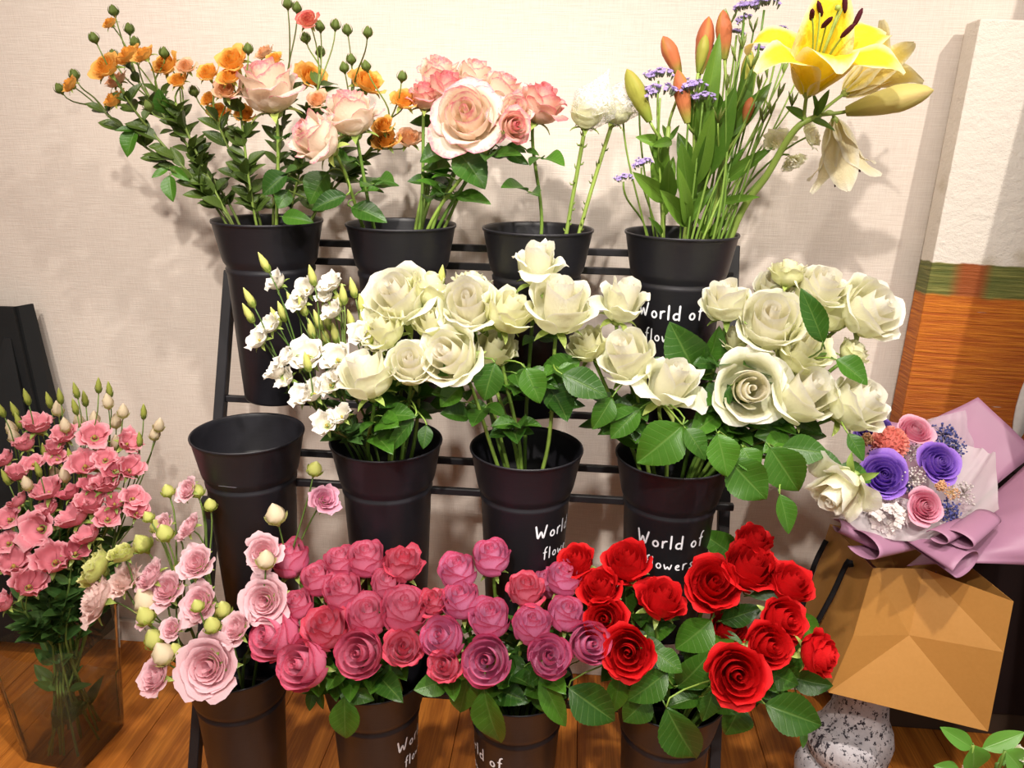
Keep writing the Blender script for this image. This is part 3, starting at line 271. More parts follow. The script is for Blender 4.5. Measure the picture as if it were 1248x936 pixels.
LILY = {'stem': [(0.2245, 1.25, 0.9788), (0.2429, 1.24, 1.0428), (0.276, 1.2, 1.1309), (0.3001, 1.17, 1.1943), (0.3321, 1.17, 1.2145)],
 'flower1': ((0.3078, 1.16, 1.2415), (0.038, -0.5889, 0.8073)),
 'flower2': ((0.3817, 1.24, 1.2466), (0.7788, 0.2596, 0.5711)),
 'flower3': ((0.373, 1.24, 1.2101), (0.3509, 0.2506, -0.9023)),
 'bud': ((0.3659, 1.17, 1.2194), (0.4619, 1.13, 1.2467)),
 'nodes': [(0.312, 1.17, 1.2141), (0.3409, 1.18, 1.2127)]}
LILY_BUDS = [
 ((0.1434, 1.26, 1.2691), (0.1147, 1.26, 1.3231), 0.0123, 'pink'),
 ((0.1578, 1.23, 1.2011), (0.137, 1.23, 1.2747), 0.0123, 'pink'),
 ((0.1763, 1.28, 1.2733), (0.1821, 1.28, 1.353), 0.0138, 'pink'),
 ((0.2094, 1.27, 1.2937), (0.2, 1.27, 1.3606), 0.0123, 'pink'),
 ((0.1011, 1.22, 1.2022), (0.0624, 1.22, 1.274), 0.0134, 'green'),
 ((0.1669, 1.23, 1.2718), (0.1726, 1.23, 1.3225), 0.009, 'green'),
 ((0.2383, 1.25, 1.2378), (0.2425, 1.25, 1.3057), 0.0098, 'green'),
 ((0.2438, 1.24, 1.2029), (0.2492, 1.24, 1.2399), 0.0086, 'pink')]
LILY_LEAVES = [
 ((0.1697, 1.22, 1.0825), (0.1499, 1.2, 1.1662), 0.0293),
 ((0.1876, 1.2, 1.0967), (0.185, 1.18, 1.212), 0.032),
 ((0.1948, 1.2, 1.1088), (0.2181, 1.18, 1.2453), 0.0347),
 ((0.1802, 1.22, 1.1666), (0.1892, 1.2, 1.3161), 0.032),
 ((0.232, 1.24, 1.1675), (0.2482, 1.22, 1.3028), 0.0293),
 ((0.1431, 1.2, 1.0774), (0.0892, 1.18, 1.1248), 0.0267),
 ((0.1535, 1.19, 1.0846), (0.1288, 1.17, 1.1378), 0.024),
 ((0.1763, 1.2, 1.0479), (0.1292, 1.18, 1.1025), 0.0267),
 ((0.2203, 1.25, 1.179), (0.273, 1.23, 1.26), 0.0267),
 ((0.2407, 1.22, 1.1087), (0.2714, 1.2, 1.1689), 0.0213),
 ((0.1222, 1.24, 1.1591), (0.088, 1.22, 1.1822), 0.0187),
 ((0.1557, 1.22, 1.1836), (0.1113, 1.2, 1.1712), 0.016),
 ((0.2467, 1.2, 1.0743), (0.2573, 1.18, 1.1024), 0.016),
 ((0.1679, 1.18, 1.0439), (0.1519, 1.16, 1.1274), 0.024),
 ((0.2134, 1.26, 1.2026), (0.1797, 1.24, 1.2649), 0.0267)]
CREAM_CARNATIONS = [((0.2911, 1.22, 1.1806), 0.0279), ((0.3495, 1.26, 1.1888), 0.0286), ((0.3154, 1.22, 1.1486), 0.0207)]
NET_ROSES = [
 ((0.008, 1.2, 1.2137), 0.0312, (0.0359, 1.21, 1.2729), (-0.0128, 1.26, 1.0352)),
 ((0.0524, 1.24, 1.2203), 0.0291, (0.0693, 1.25, 1.2696), (0.0017, 1.26, 1.0357))]
STAND_RAILS = [
 ((-0.1888, 1.345, 0.9889), 'r'),
 ((-0.1873, 1.335, 0.9581), 'r'),
 ((-0.4133, 1.345, 0.8988), 'r'),
 ((-0.1708, 1.225, 0.6347), 'r'),
 ((-0.1609, 1.155, 0.6108), 'r'),
 ((-0.6064, 1.29, 0.7066), 'r'),
 ((-0.2101, 1.1, 0.2436), 'r')]
LEGS = [
 [(-0.6279, 1.355, 0.9314), (-0.6422, 1.285, 0.6841), (-0.6595, 1.105, 0.1078)],
 [(0.2695, 1.355, 1.0052), (0.2759, 1.225, 0.5403), (0.281, 1.105, 0.1704)]]
BAG = {'A': (0.424, 1.03, 0.3649),
 'B': (0.633, 0.97, 0.37),
 'C': (0.6414, 1.0, 0.5644),
 'D': (0.4685, 1.06, 0.5698),
 'E': (0.552, 1.08, 0.5623),
 'F': (0.4513, 1.21, 0.5475),
 'M': (0.5331, 1.045, 0.4667),
 'K': (0.4496, 1.04, 0.462),
 'J': (0.6361, 0.985, 0.4897)}
PAINT = {'tl': (0.644, 1.43, 1.3616), 'bl': (0.6231, 1.41, 0.6845)}
BOUQUET_ROSES = [
 ('purple', (0.5513, 1.1, 0.7293), 0.0329),
 ('purple', (0.4635, 1.07, 0.7165), 0.036),
 ('violet', (0.4767, 1.16, 0.7514), 0.0294),
 ('pink', (0.5317, 1.15, 0.7596), 0.0277),
 ('pink', (0.5146, 1.04, 0.6857), 0.027)]
BOUQUET_SMALL = [
 ('mum', (0.4848, 1.12, 0.7476), 0.0272),
 ('blue', (0.59, 1.18, 0.7442), 0.0219),
 ('blue', (0.6048, 1.17, 0.7282), 0.0193),
 ('blue', (0.5576, 1.06, 0.6717), 0.0203),
 ('blue', (0.506, 1.09, 0.6965), 0.0159),
 ('white', (0.5041, 1.07, 0.7163), 0.0191),
 ('white', (0.585, 1.08, 0.6901), 0.0205),
 ('hydrangea', (0.4715, 1.05, 0.666), 0.0299),
 ('hydrangea', (0.4565, 1.09, 0.6799), 0.0209),
 ('tail', (0.5361, 1.05, 0.7146), 0.0082),
 ('tail', (0.4503, 1.12, 0.7537), 0.0099),
 ('white', (0.5274, 1.14, 0.7268), 0.0189),
 ('peach', (0.5579, 1.06, 0.7007), 0.013),
 ('blue', (0.4732, 1.13, 0.7225), 0.0151)]
PAPER = [
 ('lavender_paper', 'lavender', [[(0.5246, 1.12, 0.5917), (0.5478, 1.13, 0.5877), (0.5725, 1.13, 0.5894), (0.5918, 1.12, 0.5962)], [(0.5025, 1.2, 0.6294), (0.5703, 1.24, 0.6296), (0.6337, 1.24, 0.6486), (0.6671, 1.19, 0.6298)], [(0.4992, 1.27, 0.6731), (0.595, 1.29, 0.6778), (0.6838, 1.29, 0.7132), (0.7257, 1.23, 0.6587)], [(0.4945, 1.31, 0.726), (0.6159, 1.32, 0.7056), (0.6985, 1.31, 0.768), (0.7729, 1.24, 0.6984)]]),
 ('lavender_paper', 'lavender', [[(0.5261, 1.08, 0.5647), (0.5516, 1.1, 0.5689), (0.5762, 1.12, 0.5807), (0.601, 1.14, 0.593)], [(0.557, 1.04, 0.598), (0.5818, 1.06, 0.6057), (0.6129, 1.1, 0.6298), (0.6578, 1.16, 0.637)], [(0.602, 1.02, 0.6131), (0.6091, 1.02, 0.644), (0.6496, 1.08, 0.6634), (0.6934, 1.16, 0.6748)], [(0.6717, 1.02, 0.6115), (0.6661, 1.02, 0.657), (0.6858, 1.06, 0.6957), (0.7343, 1.18, 0.716)]]),
 ('white_tissue', 'tissue', [[(0.4964, 1.08, 0.6328), (0.5201, 1.09, 0.6221), (0.5451, 1.09, 0.6168), (0.5434, 1.05, 0.6319)], [(0.5512, 1.13, 0.6734), (0.5878, 1.14, 0.6638), (0.6047, 1.13, 0.6487), (0.5706, 1.05, 0.6405)], [(0.5742, 1.17, 0.7055), (0.6262, 1.17, 0.6945), (0.6415, 1.15, 0.6764), (0.602, 1.06, 0.6506)], [(0.598, 1.2, 0.7338), (0.6612, 1.2, 0.7147), (0.6746, 1.18, 0.7182), (0.6396, 1.08, 0.6668)]]),
 ('white_tissue', 'tissue', [[(0.4506, 1.11, 0.6836), (0.4742, 1.09, 0.681), (0.5177, 1.09, 0.6701), (0.5618, 1.08, 0.6644)], [(0.427, 1.08, 0.6558), (0.4632, 1.05, 0.6601), (0.5007, 1.04, 0.6546), (0.5625, 1.05, 0.6533)], [(0.4102, 1.06, 0.646), (0.4553, 1.03, 0.6437), (0.4964, 1.03, 0.6439), (0.5647, 1.04, 0.6483)], [(0.3905, 1.05, 0.6554), (0.462, 1.02, 0.6365), (0.4865, 1.03, 0.6218), (0.5601, 1.04, 0.6427)]]),
 ('clear_film', 'film', [[(0.5359, 1.16, 0.6509), (0.5783, 1.17, 0.6487), (0.6033, 1.17, 0.6502), (0.6157, 1.17, 0.651)], [(0.5665, 1.22, 0.6834), (0.6039, 1.22, 0.6928), (0.6359, 1.22, 0.6947), (0.6422, 1.2, 0.682)], [(0.5878, 1.26, 0.7123), (0.627, 1.27, 0.7179), (0.6652, 1.27, 0.7274), (0.6629, 1.23, 0.6993)], [(0.6007, 1.28, 0.7306), (0.6334, 1.28, 0.7427), (0.6674, 1.28, 0.7533), (0.6764, 1.25, 0.6975)]])]
ROLLS = [
 ((0.429, 1.02, 0.6289), (0.5181, 1.07, 0.6094), 0.026, 0.012),
 ((0.5613, 0.99, 0.6243), (0.5039, 1.06, 0.6278), 0.028, 0.008),
 ((0.5208, 1.0, 0.6583), (0.5794, 1.05, 0.6545), 0.012, 0.012),
 ((0.5487, 1.0, 0.6563), (0.6164, 1.06, 0.6649), 0.017, 0.014),
 ((0.4017, 1.05, 0.6426), (0.4707, 1.05, 0.6147), 0.012, 0.016)]
SPRIG_LEAVES = [
 ((0.5103, 0.8, 0.48), (0.4688, 0.8, 0.5067), 0.0223),
 ((0.5142, 0.79, 0.4898), (0.5582, 0.79, 0.5172), 0.0243),
 ((0.4903, 0.77, 0.511), (0.5029, 0.77, 0.4663), 0.0345),
 ((0.534, 0.78, 0.4976), (0.5637, 0.78, 0.4677), 0.0365),
 ((0.5019, 0.8, 0.4439), (0.4718, 0.8, 0.4484), 0.0203),
 ((0.5557, 0.82, 0.4428), (0.5967, 0.82, 0.4662), 0.0203)]
SPRIG_FLOWERS = [((0.5585, 0.79, 0.4857), 0.0128), ((0.4996, 0.78, 0.4634), 0.0099)]

# ------------------------------------------------------------------ camera
cam_data = bpy.data.cameras.new('camera')
cam = bpy.data.objects.new('camera', cam_data)
COL.objects.link(cam)
cam_data.sensor_fit = 'HORIZONTAL'
cam_data.sensor_width = 36.0
cam_data.lens = 36.0 * 937.0 / 1248.0
cam_data.clip_start = 0.01
_m = Matrix([list(r) + [0.0] for r in CAMERA_ROWS] + [[0, 0, 0, 1]])
cam.matrix_world = Matrix.Translation((0, 0, 1.18)) @ _m
sc.camera = cam

# ------------------------------------------------------------------ light
sc.view_settings.view_transform = 'Standard'
sc.view_settings.look = 'None'
sc.view_settings.gamma = 1.0
sc.view_settings.use_curve_mapping = False
sc.view_settings.exposure = 0.5

world = bpy.data.worlds.new('room_air')
sc.world = world
world.use_nodes = True
world.node_tree.nodes['Background'].inputs[0].default_value = (1.0, 0.95, 0.91, 1)
world.node_tree.nodes['Background'].inputs[1].default_value = 0.30

def area_light(name, loc, target, size, power, col):
    d = bpy.data.lights.new(name, 'AREA'); d.shape = 'RECTANGLE'
    d.size, d.size_y = size; d.energy = power; d.color = col
    o = bpy.data.objects.new(name, d); COL.objects.link(o)
    o.location = loc
    o.rotation_euler = (Vector(target) - Vector(loc)).to_track_quat('-Z', 'Y').to_euler()
    return o

def spot_light(name, loc, target, power, angle, blend, radius, col):
    d = bpy.data.lights.new(name, 'SPOT'); d.energy = power; d.color = col
    d.spot_size = math.radians(angle); d.spot_blend = blend; d.shadow_soft_size = radius
    o = bpy.data.objects.new(name, d); COL.objects.link(o)
    o.location = loc
    o.rotation_euler = (Vector(target) - Vector(loc)).to_track_quat('-Z', 'Y').to_euler()
    return o

area_light('ceiling_fill', (0.0, -0.7, 2.68), (0.0, 0.9, 0.5), (2.4, 1.2), 24, (1.0, 0.95, 0.9))  # soft overhead fill added for ambient light, not a known fitting
spot_light('track_spot_centre', (-0.25, -0.75, 2.5), (0.05, 1.4, 1.15), 114, 62, 0.9, 0.035, (1.0, 0.92, 0.83))
spot_light('track_spot_right', (1.25, -0.15, 2.45), (0.35, 1.4, 0.95), 80, 66, 0.8, 0.035, (1.0, 0.92, 0.83))
spot_light('track_spot_left', (-1.0, -0.1, 2.5), (-0.75, 1.4, 0.9), 62, 70, 0.9, 0.05, (1.0, 0.9, 0.8))
spot_light('front_fill_spot', (0.15, 0.15, 2.5), (-0.15, 1.0, 0.35), 105, 62, 0.9, 0.04, (1.0, 0.93, 0.86))  # extra unseen spot, added to brighten the bottom row of flowers

# ------------------------------------------------------------------ helpers
def empty(name, loc, label, cat, group=None):
    o = bpy.data.objects.new(name, None); COL.objects.link(o)
    o.empty_display_size = 0.02
    o.location = loc
    return tag(o, label, cat, group)

def tag(o, label, cat, group=None):
    o['label'] = label; o['category'] = cat
    if group: o['group'] = group
    return o

def obj(name, me, parent=None, mat=None, mw=None):
    o = bpy.data.objects.new(name, me); COL.objects.link(o)
    if mat is not None and not me.materials: me.materials.append(mat)
    if parent is not None: o.parent = parent
    if mw is not None: o.matrix_local = mw
    return o

def mesh(name, V, Fc, mat=None, smooth=True, tint=None, uv=None):
    me = bpy.data.meshes.new(name)
    V = np.asarray(V, float)
    me.from_pydata(V.tolist(), [], [list(map(int, f)) for f in Fc])
    if smooth: me.polygons.foreach_set('use_smooth', [True] * len(me.polygons))
    if tint is not None:
        a = me.color_attributes.new('tint', 'FLOAT_COLOR', 'POINT')
        t = np.ones((len(V), 4), np.float32); t[:, :3] = tint
        a.data.foreach_set('color', t.ravel())
    if uv is not None:
        l = me.uv_layers.new(name='UVMap')
        idx = np.empty(len(me.loops), int); me.loops.foreach_get('vertex_index', idx)
        l.data.foreach_set('uv', np.asarray(uv, np.float32)[idx].ravel())
    if mat is not None: me.materials.append(mat)
    me.update()
    return me

def grid_faces(nu, nv, off=0, wrap=False):
    f = []
    for j in range(nv - 1):
        for i in range(nu - 1 + (1 if wrap else 0)):
            a = off + j * nu + i; b = off + j * nu + (i + 1) % nu
            f.append((a, b, b + nu, a + nu))
    return f

class MB:
    """collects pieces into one mesh"""
    def __init__(s): s.V = []; s.F = []; s.T = []; s.U = []; s.n = 0
    def add(s, V, F, T=None, U=None):
        V = np.asarray(V, float)
        s.V.append(V); s.F += [tuple(i + s.n for i in f) for f in F]
        s.T.append(np.zeros((len(V), 3)) if T is None else np.asarray(T)); s.U.append(np.zeros((len(V), 2)) if U is None else np.asarray(U))
        s.n += len(V)
    def build(s, name, mat, smooth=True): return mesh(name, np.concatenate(s.V), s.F, mat, smooth, np.concatenate(s.T), np.concatenate(s.U))

def box_vf(lo, hi):
    x0, y0, z0 = lo; x1, y1, z1 = hi
    V = [(x0,y0,z0),(x1,y0,z0),(x1,y1,z0),(x0,y1,z0),(x0,y0,z1),(x1,y0,z1),(x1,y1,z1),(x0,y1,z1)]
    return V, [(3,2,1,0),(4,5,6,7),(0,1,5,4),(1,2,6,5),(2,3,7,6),(3,0,4,7)]

def bevel_box(name, lo, hi, mat, b=0.003, seg=2):
    import bmesh
    V, Fc = box_vf(lo, hi)
    me = mesh(name, V, Fc, mat, False)
    bm = bmesh.new(); bm.from_mesh(me)
    bmesh.ops.bevel(bm, geom=list(bm.edges), offset=b, segments=seg, affect='EDGES', profile=0.6)
    bm.to_mesh(me); bm.free()
    me.polygons.foreach_set('use_smooth', [False] * len(me.polygons))
    return me

def tube_vf(pts, radii, n=7, cap=True):
    P = np.asarray(pts, float); m = len(P)
    r = np.broadcast_to(np.asarray(radii, float), (m,))
    T = np.gradient(P, axis=0); T /= np.linalg.norm(T, axis=1)[:, None] + 1e-12
    up = np.array([0.0, 0, 1]) if abs(T[0][2]) < 0.9 else np.array([1.0, 0, 0])
    A = np.cross(T[0], up); A /= np.linalg.norm(A)
    V = []
    for i in range(m):
        A = A - T[i] * (A @ T[i]); A /= np.linalg.norm(A); B = np.cross(T[i], A)
        an = np.arange(n) * 2 * math.pi / n
        V.append(P[i] + r[i] * (np.cos(an)[:, None] * A + np.sin(an)[:, None] * B))
    V = np.concatenate(V); Fc = grid_faces(n, m, 0, True)
    if cap: Fc += [tuple(range(n))[::-1], tuple(range((m - 1) * n, m * n))]
    return V, Fc

def lathe_vf(prof, n=48, rfun=None):
    V = []; an = np.arange(n) * 2 * math.pi / n
    for k, (r, z) in enumerate(prof):
        rr = r if rfun is None else rfun(r, z, an)
        V.append(np.stack([rr * np.cos(an), rr * np.sin(an), np.full(n, z)], 1))
    return np.concatenate(V), grid_faces(n, len(prof), 0, True)

def bezier(p0, p1, p2, p3, n):
    t = np.linspace(0, 1, n)[:, None]
    p0, p1, p2, p3 = (np.asarray(p, float) for p in (p0, p1, p2, p3))
    return (1-t)**3*p0 + 3*t*(1-t)**2*p1 + 3*t*t*(1-t)*p2 + t**3*p3

def frame_from_axis(axis, roll=0.0):
    z = Vector(axis).normalized()
    q = Vector((0, 0, 1)).rotation_difference(z)
    return (q @ Quaternion((0, 0, 1), roll)).to_matrix()

def xf(loc, R3, s=1.0):
    return Matrix.Translation(Vector(loc)) @ R3.to_4x4() @ Matrix.Diagonal((s, s, s, 1))

# ------------------------------------------------------------------ materials
def nodes(name):
    m = bpy.data.materials.new(name); m.use_nodes = True
    nt = m.node_tree; nt.nodes.clear()
    out = nt.nodes.new('ShaderNodeOutputMaterial')
    return m, nt, out

def N(nt, t, **kw):
    n = nt.nodes.new(t)
    for k, v in kw.items():
        if k in n.inputs.keys(): n.inputs[k].default_value = v
        else: setattr(n, k, v)
    return n

def mixcol(nt, fac, a, b, mode='MIX'):
    n = nt.nodes.new('ShaderNodeMix'); n.data_type = 'RGBA'; n.blend_type = mode
    for sock, v in ((n.inputs[0], fac), (n.inputs[6], a), (n.inputs[7], b)):
        if hasattr(v, 'is_linked') or isinstance(v, bpy.types.NodeSocket): nt.links.new(v, sock)
        elif isinstance(v, (int, float)): sock.default_value = v
        else: sock.default_value = (*v, 1)
    return n.outputs[2]

def ramp(nt, src, lo, hi, a=0.0, b=1.0):
    n = nt.nodes.new('ShaderNodeMapRange'); n.interpolation_type = 'SMOOTHSTEP'
    n.inputs['From Min'].default_value = lo; n.inputs['From Max'].default_value = hi
    n.inputs['To Min'].default_value = a; n.inputs['To Max'].default_value = b
    nt.links.new(src, n.inputs['Value']); return n.outputs['Result']

def noise(nt, scale, detail=3, vec=None, rough=0.55):
    n = nt.nodes.new('ShaderNodeTexNoise'); n.inputs['Scale'].default_value = scale
    n.inputs['Detail'].default_value = detail; n.inputs['Roughness'].default_value = rough
    if vec is not None: nt.links.new(vec, n.inputs['Vector'])
    return n.outputs['Fac']

def coords(nt, kind='Object', scale=(1, 1, 1)):
    tc = nt.nodes.new('ShaderNodeTexCoord'); mp = nt.nodes.new('ShaderNodeMapping')
    mp.inputs['Scale'].default_value = scale
    nt.links.new(tc.outputs[kind], mp.inputs['Vector']); return mp.outputs['Vector']

def bump(nt, h, strength, dist):
    b = nt.nodes.new('ShaderNodeBump'); b.inputs['Strength'].default_value = strength; b.inputs['Distance'].default_value = dist
    nt.links.new(h, b.inputs['Height']); return b.outputs['Normal']

def principled(nt, out, col, rough=0.5, spec=0.4, metal=0.0, normal=None, coat=0.0):
    p = nt.nodes.new('ShaderNodeBsdfPrincipled')
    if isinstance(col, bpy.types.NodeSocket): nt.links.new(col, p.inputs['Base Color'])
    else: p.inputs['Base Color'].default_value = (*col, 1)
    if isinstance(rough, bpy.types.NodeSocket): nt.links.new(rough, p.inputs['Roughness'])
    else: p.inputs['Roughness'].default_value = rough
    p.inputs['Specular IOR Level'].default_value = spec; p.inputs['Metallic'].default_value = metal
    p.inputs['Coat Weight'].default_value = coat
    if normal is not None: nt.links.new(normal, p.inputs['Normal'])
    if out is not None: nt.links.new(p.outputs[0], out.inputs[0])
    return p

def translucent_mix(nt, out, p, col, fac):
    t = nt.nodes.new('ShaderNodeBsdfTranslucent')
    if isinstance(col, bpy.types.NodeSocket): nt.links.new(col, t.inputs[0])
    else: t.inputs[0].default_value = (*col, 1)
    mx = nt.nodes.new('ShaderNodeMixShader'); mx.inputs[0].default_value = fac
    nt.links.new(p.outputs[0], mx.inputs[1]); nt.links.new(t.outputs[0], mx.inputs[2]); nt.links.new(mx.outputs[0], out.inputs[0])

def plain(name, col, rough=0.5, spec=0.4, metal=0.0, var=0.08, scale=30, bmp=0.0):
    m, nt, out = nodes(name)
    v = coords(nt); f = noise(nt, scale, 3, v)
    c = mixcol(nt, f, tuple(x * (1 - var) for x in col), tuple(min(1, x * (1 + var)) for x in col))
    principled(nt, out, c, rough, spec, metal, bump(nt, f, bmp, 0.002) if bmp else None)
    return m

def petal_mat(name, inner, outer, edge, base, e0=0.8, e1=1.0, eamt=1.0, trans=0.3, rough=0.5):
    """tint.r = base to tip, tint.g = nearness to the petal's rim, tint.b = whorl (0 heart, 1 guard petals)"""
    m, nt, out = nodes(name)
    a = nt.nodes.new('ShaderNodeAttribute'); a.attribute_name = 'tint'
    sp = nt.nodes.new('ShaderNodeSeparateColor'); nt.links.new(a.outputs['Color'], sp.inputs[0])
    c = mixcol(nt, sp.outputs[2], inner, outer)
    c = mixcol(nt, ramp(nt, sp.outputs[0], 0.0, 0.4), base, c)
    nf = noise(nt, 12, 3, coords(nt))
    me = nt.nodes.new('ShaderNodeMath'); me.operation = 'MULTIPLY_ADD'
    nt.links.new(nf, me.inputs[0]); me.inputs[1].default_value = 0.24
    ms = nt.nodes.new('ShaderNodeMath'); ms.operation = 'SUBTRACT'; nt.links.new(sp.outputs[1], ms.inputs[0]); ms.inputs[1].default_value = 0.12
    nt.links.new(ms.outputs[0], me.inputs[2])
    c = mixcol(nt, ramp(nt, me.outputs[0], e0, e1, 0.0, eamt), c, edge)
    v = noise(nt, 9, 2, coords(nt))
    c = mixcol(nt, 0.12, c, mixcol(nt, v, tuple(x * 0.8 for x in outer), inner))
    p = principled(nt, out, c, rough, 0.25, 0, bump(nt, noise(nt, 40, 4, coords(nt, 'Object', (1, 1, 0.25))), 0.25, 0.02))
    translucent_mix(nt, out, p, c, trans)
    return m

def leaf_mat(name, dark, light, vein, rough=0.35, trans=0.22, nside=8.0, vs=0.35):
    """uv: x across -1..1 mapped to 0..1, y along"""
    m, nt, out = nodes(name)
    tc = nt.nodes.new('ShaderNodeTexCoord'); sp = nt.nodes.new('ShaderNodeSeparateXYZ'); nt.links.new(tc.outputs['UV'], sp.inputs[0])
    def M(op, a, b=None, c=None):
        n = nt.nodes.new('ShaderNodeMath'); n.operation = op
        for i, v in enumerate((a, b, c)):
            if v is None: continue
            if isinstance(v, bpy.types.NodeSocket): nt.links.new(v, n.inputs[i])
            else: n.inputs[i].default_value = v
        return n.outputs[0]
    ax = M('ABSOLUTE', M('MULTIPLY_ADD', sp.outputs[0], 2.0, -1.0))
    mid = ramp(nt, ax, 0.0, 0.09, 1.0, 0.0)
    ph = M('FRACT', M('MULTIPLY', M('SUBTRACT', sp.outputs[1], M('MULTIPLY', ax, 0.16)), nside))
    side = ramp(nt, M('ABSOLUTE', M('SUBTRACT', ph, 0.5)), 0.0, 0.12, 1.0, 0.0)
    vv = M('MAXIMUM', mid, M('MULTIPLY', side, 0.4))
    info = nt.nodes.new('ShaderNodeObjectInfo')
    c = mixcol(nt, M('MULTIPLY_ADD', info.outputs['Random'], 0.75, M('MULTIPLY', noise(nt, 40, 3, coords(nt)), 0.3)), dark, light)
    c = mixcol(nt, M('MULTIPLY', vv, vs), c, vein)
    b = bump(nt, M('MULTIPLY_ADD', vv, -0.6, M('MULTIPLY', noise(nt, 120, 2, coords(nt)), 0.2)), 0.35, 0.002)
    p = principled(nt, out, c, rough, 0.45, 0, b)
    translucent_mix(nt, out, p, mixcol(nt, 0.5, c, light), trans)
    return m

def stem_mat(name, a, b, rough=0.45):
    m, nt, out = nodes(name)
    info = nt.nodes.new('ShaderNodeObjectInfo')
    c = mixcol(nt, info.outputs['Random'], a, b)
    c = mixcol(nt, ramp(nt, noise(nt, 25, 3, coords(nt)), 0.45, 0.8, 0, 0.35), c, tuple(x * 0.55 for x in a))
    principled(nt, out, c, rough, 0.4)
    return m

MAT = {}
MAT['white'] = petal_mat('white_petal', (0.95, 0.90, 0.76), (0.88, 0.90, 0.62), (0.96, 0.94, 0.87), (0.76, 0.80, 0.38), trans=0.42)
MAT['white_green'] = petal_mat('greenish_petal', (0.93, 0.89, 0.66), (0.82, 0.84, 0.46), (0.93, 0.92, 0.70), (0.62, 0.68, 0.20), trans=0.35)
MAT['mauve'] = petal_mat('mauve_petal', (0.88, 0.36, 0.50), (0.76, 0.14, 0.28), (0.68, 0.04, 0.11), (0.88, 0.50, 0.54), 0.84, 1.0, 0.75, trans=0.2)
MAT['mauve_violet'] = petal_mat('violet_mauve_petal', (0.84, 0.38, 0.60), (0.74, 0.17, 0.36), (0.68, 0.04, 0.13), (0.86, 0.48, 0.56), 0.82, 1.0, 0.85, trans=0.2)
MAT['mauve_red'] = petal_mat('red_edged_petal', (0.86, 0.34, 0.46), (0.80, 0.16, 0.25), (0.66, 0.03, 0.07), (0.76, 0.42, 0.44), 0.72, 1.0, 0.9)
MAT['red'] = petal_mat('red_petal', (0.68, 0.008, 0.010), (0.64, 0.005, 0.009), (0.70, 0.012, 0.014), (0.40, 0.004, 0.006), trans=0.22, rough=0.6)
MAT['cream'] = petal_mat('cream_petal', (0.95, 0.78, 0.60), (0.95, 0.84, 0.72), (0.86, 0.16, 0.32), (0.92, 0.86, 0.60), 0.88, 1.05, 0.95, trans=0.4)
MAT['cream_pink'] = petal_mat('pink_edged_petal', (0.92, 0.62, 0.48), (0.90, 0.62, 0.50), (0.78, 0.10, 0.20), (0.90, 0.80, 0.50), 0.74, 1.05, 0.9)
MAT['orange'] = petal_mat('orange_petal', (0.92, 0.42, 0.03), (0.93, 0.56, 0.15), (0.90, 0.46, 0.14), (0.90, 0.55, 0.08), 0.8, 1.05, 0.6)
MAT['peach'] = petal_mat('peach_petal', (0.90, 0.50, 0.20), (0.92, 0.66, 0.46), (0.86, 0.36, 0.26), (0.90, 0.66, 0.25), 0.8, 1.05, 0.6)
MAT['redtip'] = petal_mat('coral_petal', (0.86, 0.30, 0.18), (0.84, 0.40, 0.30), (0.66, 0.06, 0.08), (0.88, 0.62, 0.3), 0.7, 1.0, 0.9)
MAT['lis_white'] = petal_mat('lisianthus_white', (0.84, 0.78, 0.64), (0.84, 0.80, 0.72), (0.88, 0.86, 0.82), (0.60, 0.66, 0.30), trans=0.18)
MAT['lis_pink'] = petal_mat('lisianthus_pink', (0.80, 0.24, 0.30), (0.84, 0.31, 0.37), (0.88, 0.45, 0.50), (0.45, 0.06, 0.11), trans=0.25)
MAT['lis_dark'] = petal_mat('lisianthus_rose', (0.66, 0.14, 0.20), (0.68, 0.20, 0.25), (0.74, 0.30, 0.34), (0.40, 0.05, 0.10))
MAT['lis_pale'] = petal_mat('lisianthus_pale', (0.84, 0.46, 0.52), (0.88, 0.58, 0.62), (0.90, 0.66, 0.72), (0.62, 0.20, 0.30), 0.8, 1.05, 0.7)
MAT['lis_frill'] = petal_mat('lisianthus_frill', (0.90, 0.68, 0.62), (0.90, 0.68, 0.64), (0.90, 0.60, 0.60), (0.84, 0.80, 0.5), 0.85, 1.05, 0.5)
MAT['lis_deep'] = petal_mat('lisianthus_mauve', (0.74, 0.30, 0.44), (0.78, 0.38, 0.50), (0.80, 0.46, 0.58), (0.55, 0.15, 0.26))
MAT['lime'] = petal_mat('lime_petal', (0.66, 0.66, 0.18), (0.62, 0.66, 0.20), (0.78, 0.78, 0.36), (0.40, 0.50, 0.08))
MAT['cream_bud'] = petal_mat('cream_bud_petal', (0.86, 0.72, 0.48), (0.84, 0.72, 0.52), (0.88, 0.70, 0.56), (0.62, 0.64, 0.22))
MAT['bud'] = petal_mat('green_bud', (0.48, 0.52, 0.10), (0.42, 0.48, 0.10), (0.62, 0.62, 0.22), (0.20, 0.30, 0.05))
MAT['bud_lime'] = petal_mat('lime_bud', (0.72, 0.72, 0.22), (0.66, 0.70, 0.20), (0.80, 0.78, 0.36), (0.28, 0.40, 0.07))
MAT['rose_bud'] = petal_mat('rose_bud_green', (0.16, 0.22, 0.05), (0.18, 0.24, 0.06), (0.34, 0.26, 0.09), (0.14, 0.2, 0.04))
MAT['lily'] = petal_mat('lily_petal', (0.95, 0.70, 0.02), (0.95, 0.74, 0.06), (0.94, 0.86, 0.52), (0.80, 0.70, 0.04), 0.55, 1.0, 1.0, trans=0.35)
MAT['lily_pale'] = petal_mat('pale_lily_petal', (0.90, 0.80, 0.50), (0.90, 0.82, 0.58), (0.90, 0.86, 0.72), (0.70, 0.62, 0.25), 0.45, 1.0, 1.0, trans=0.35)
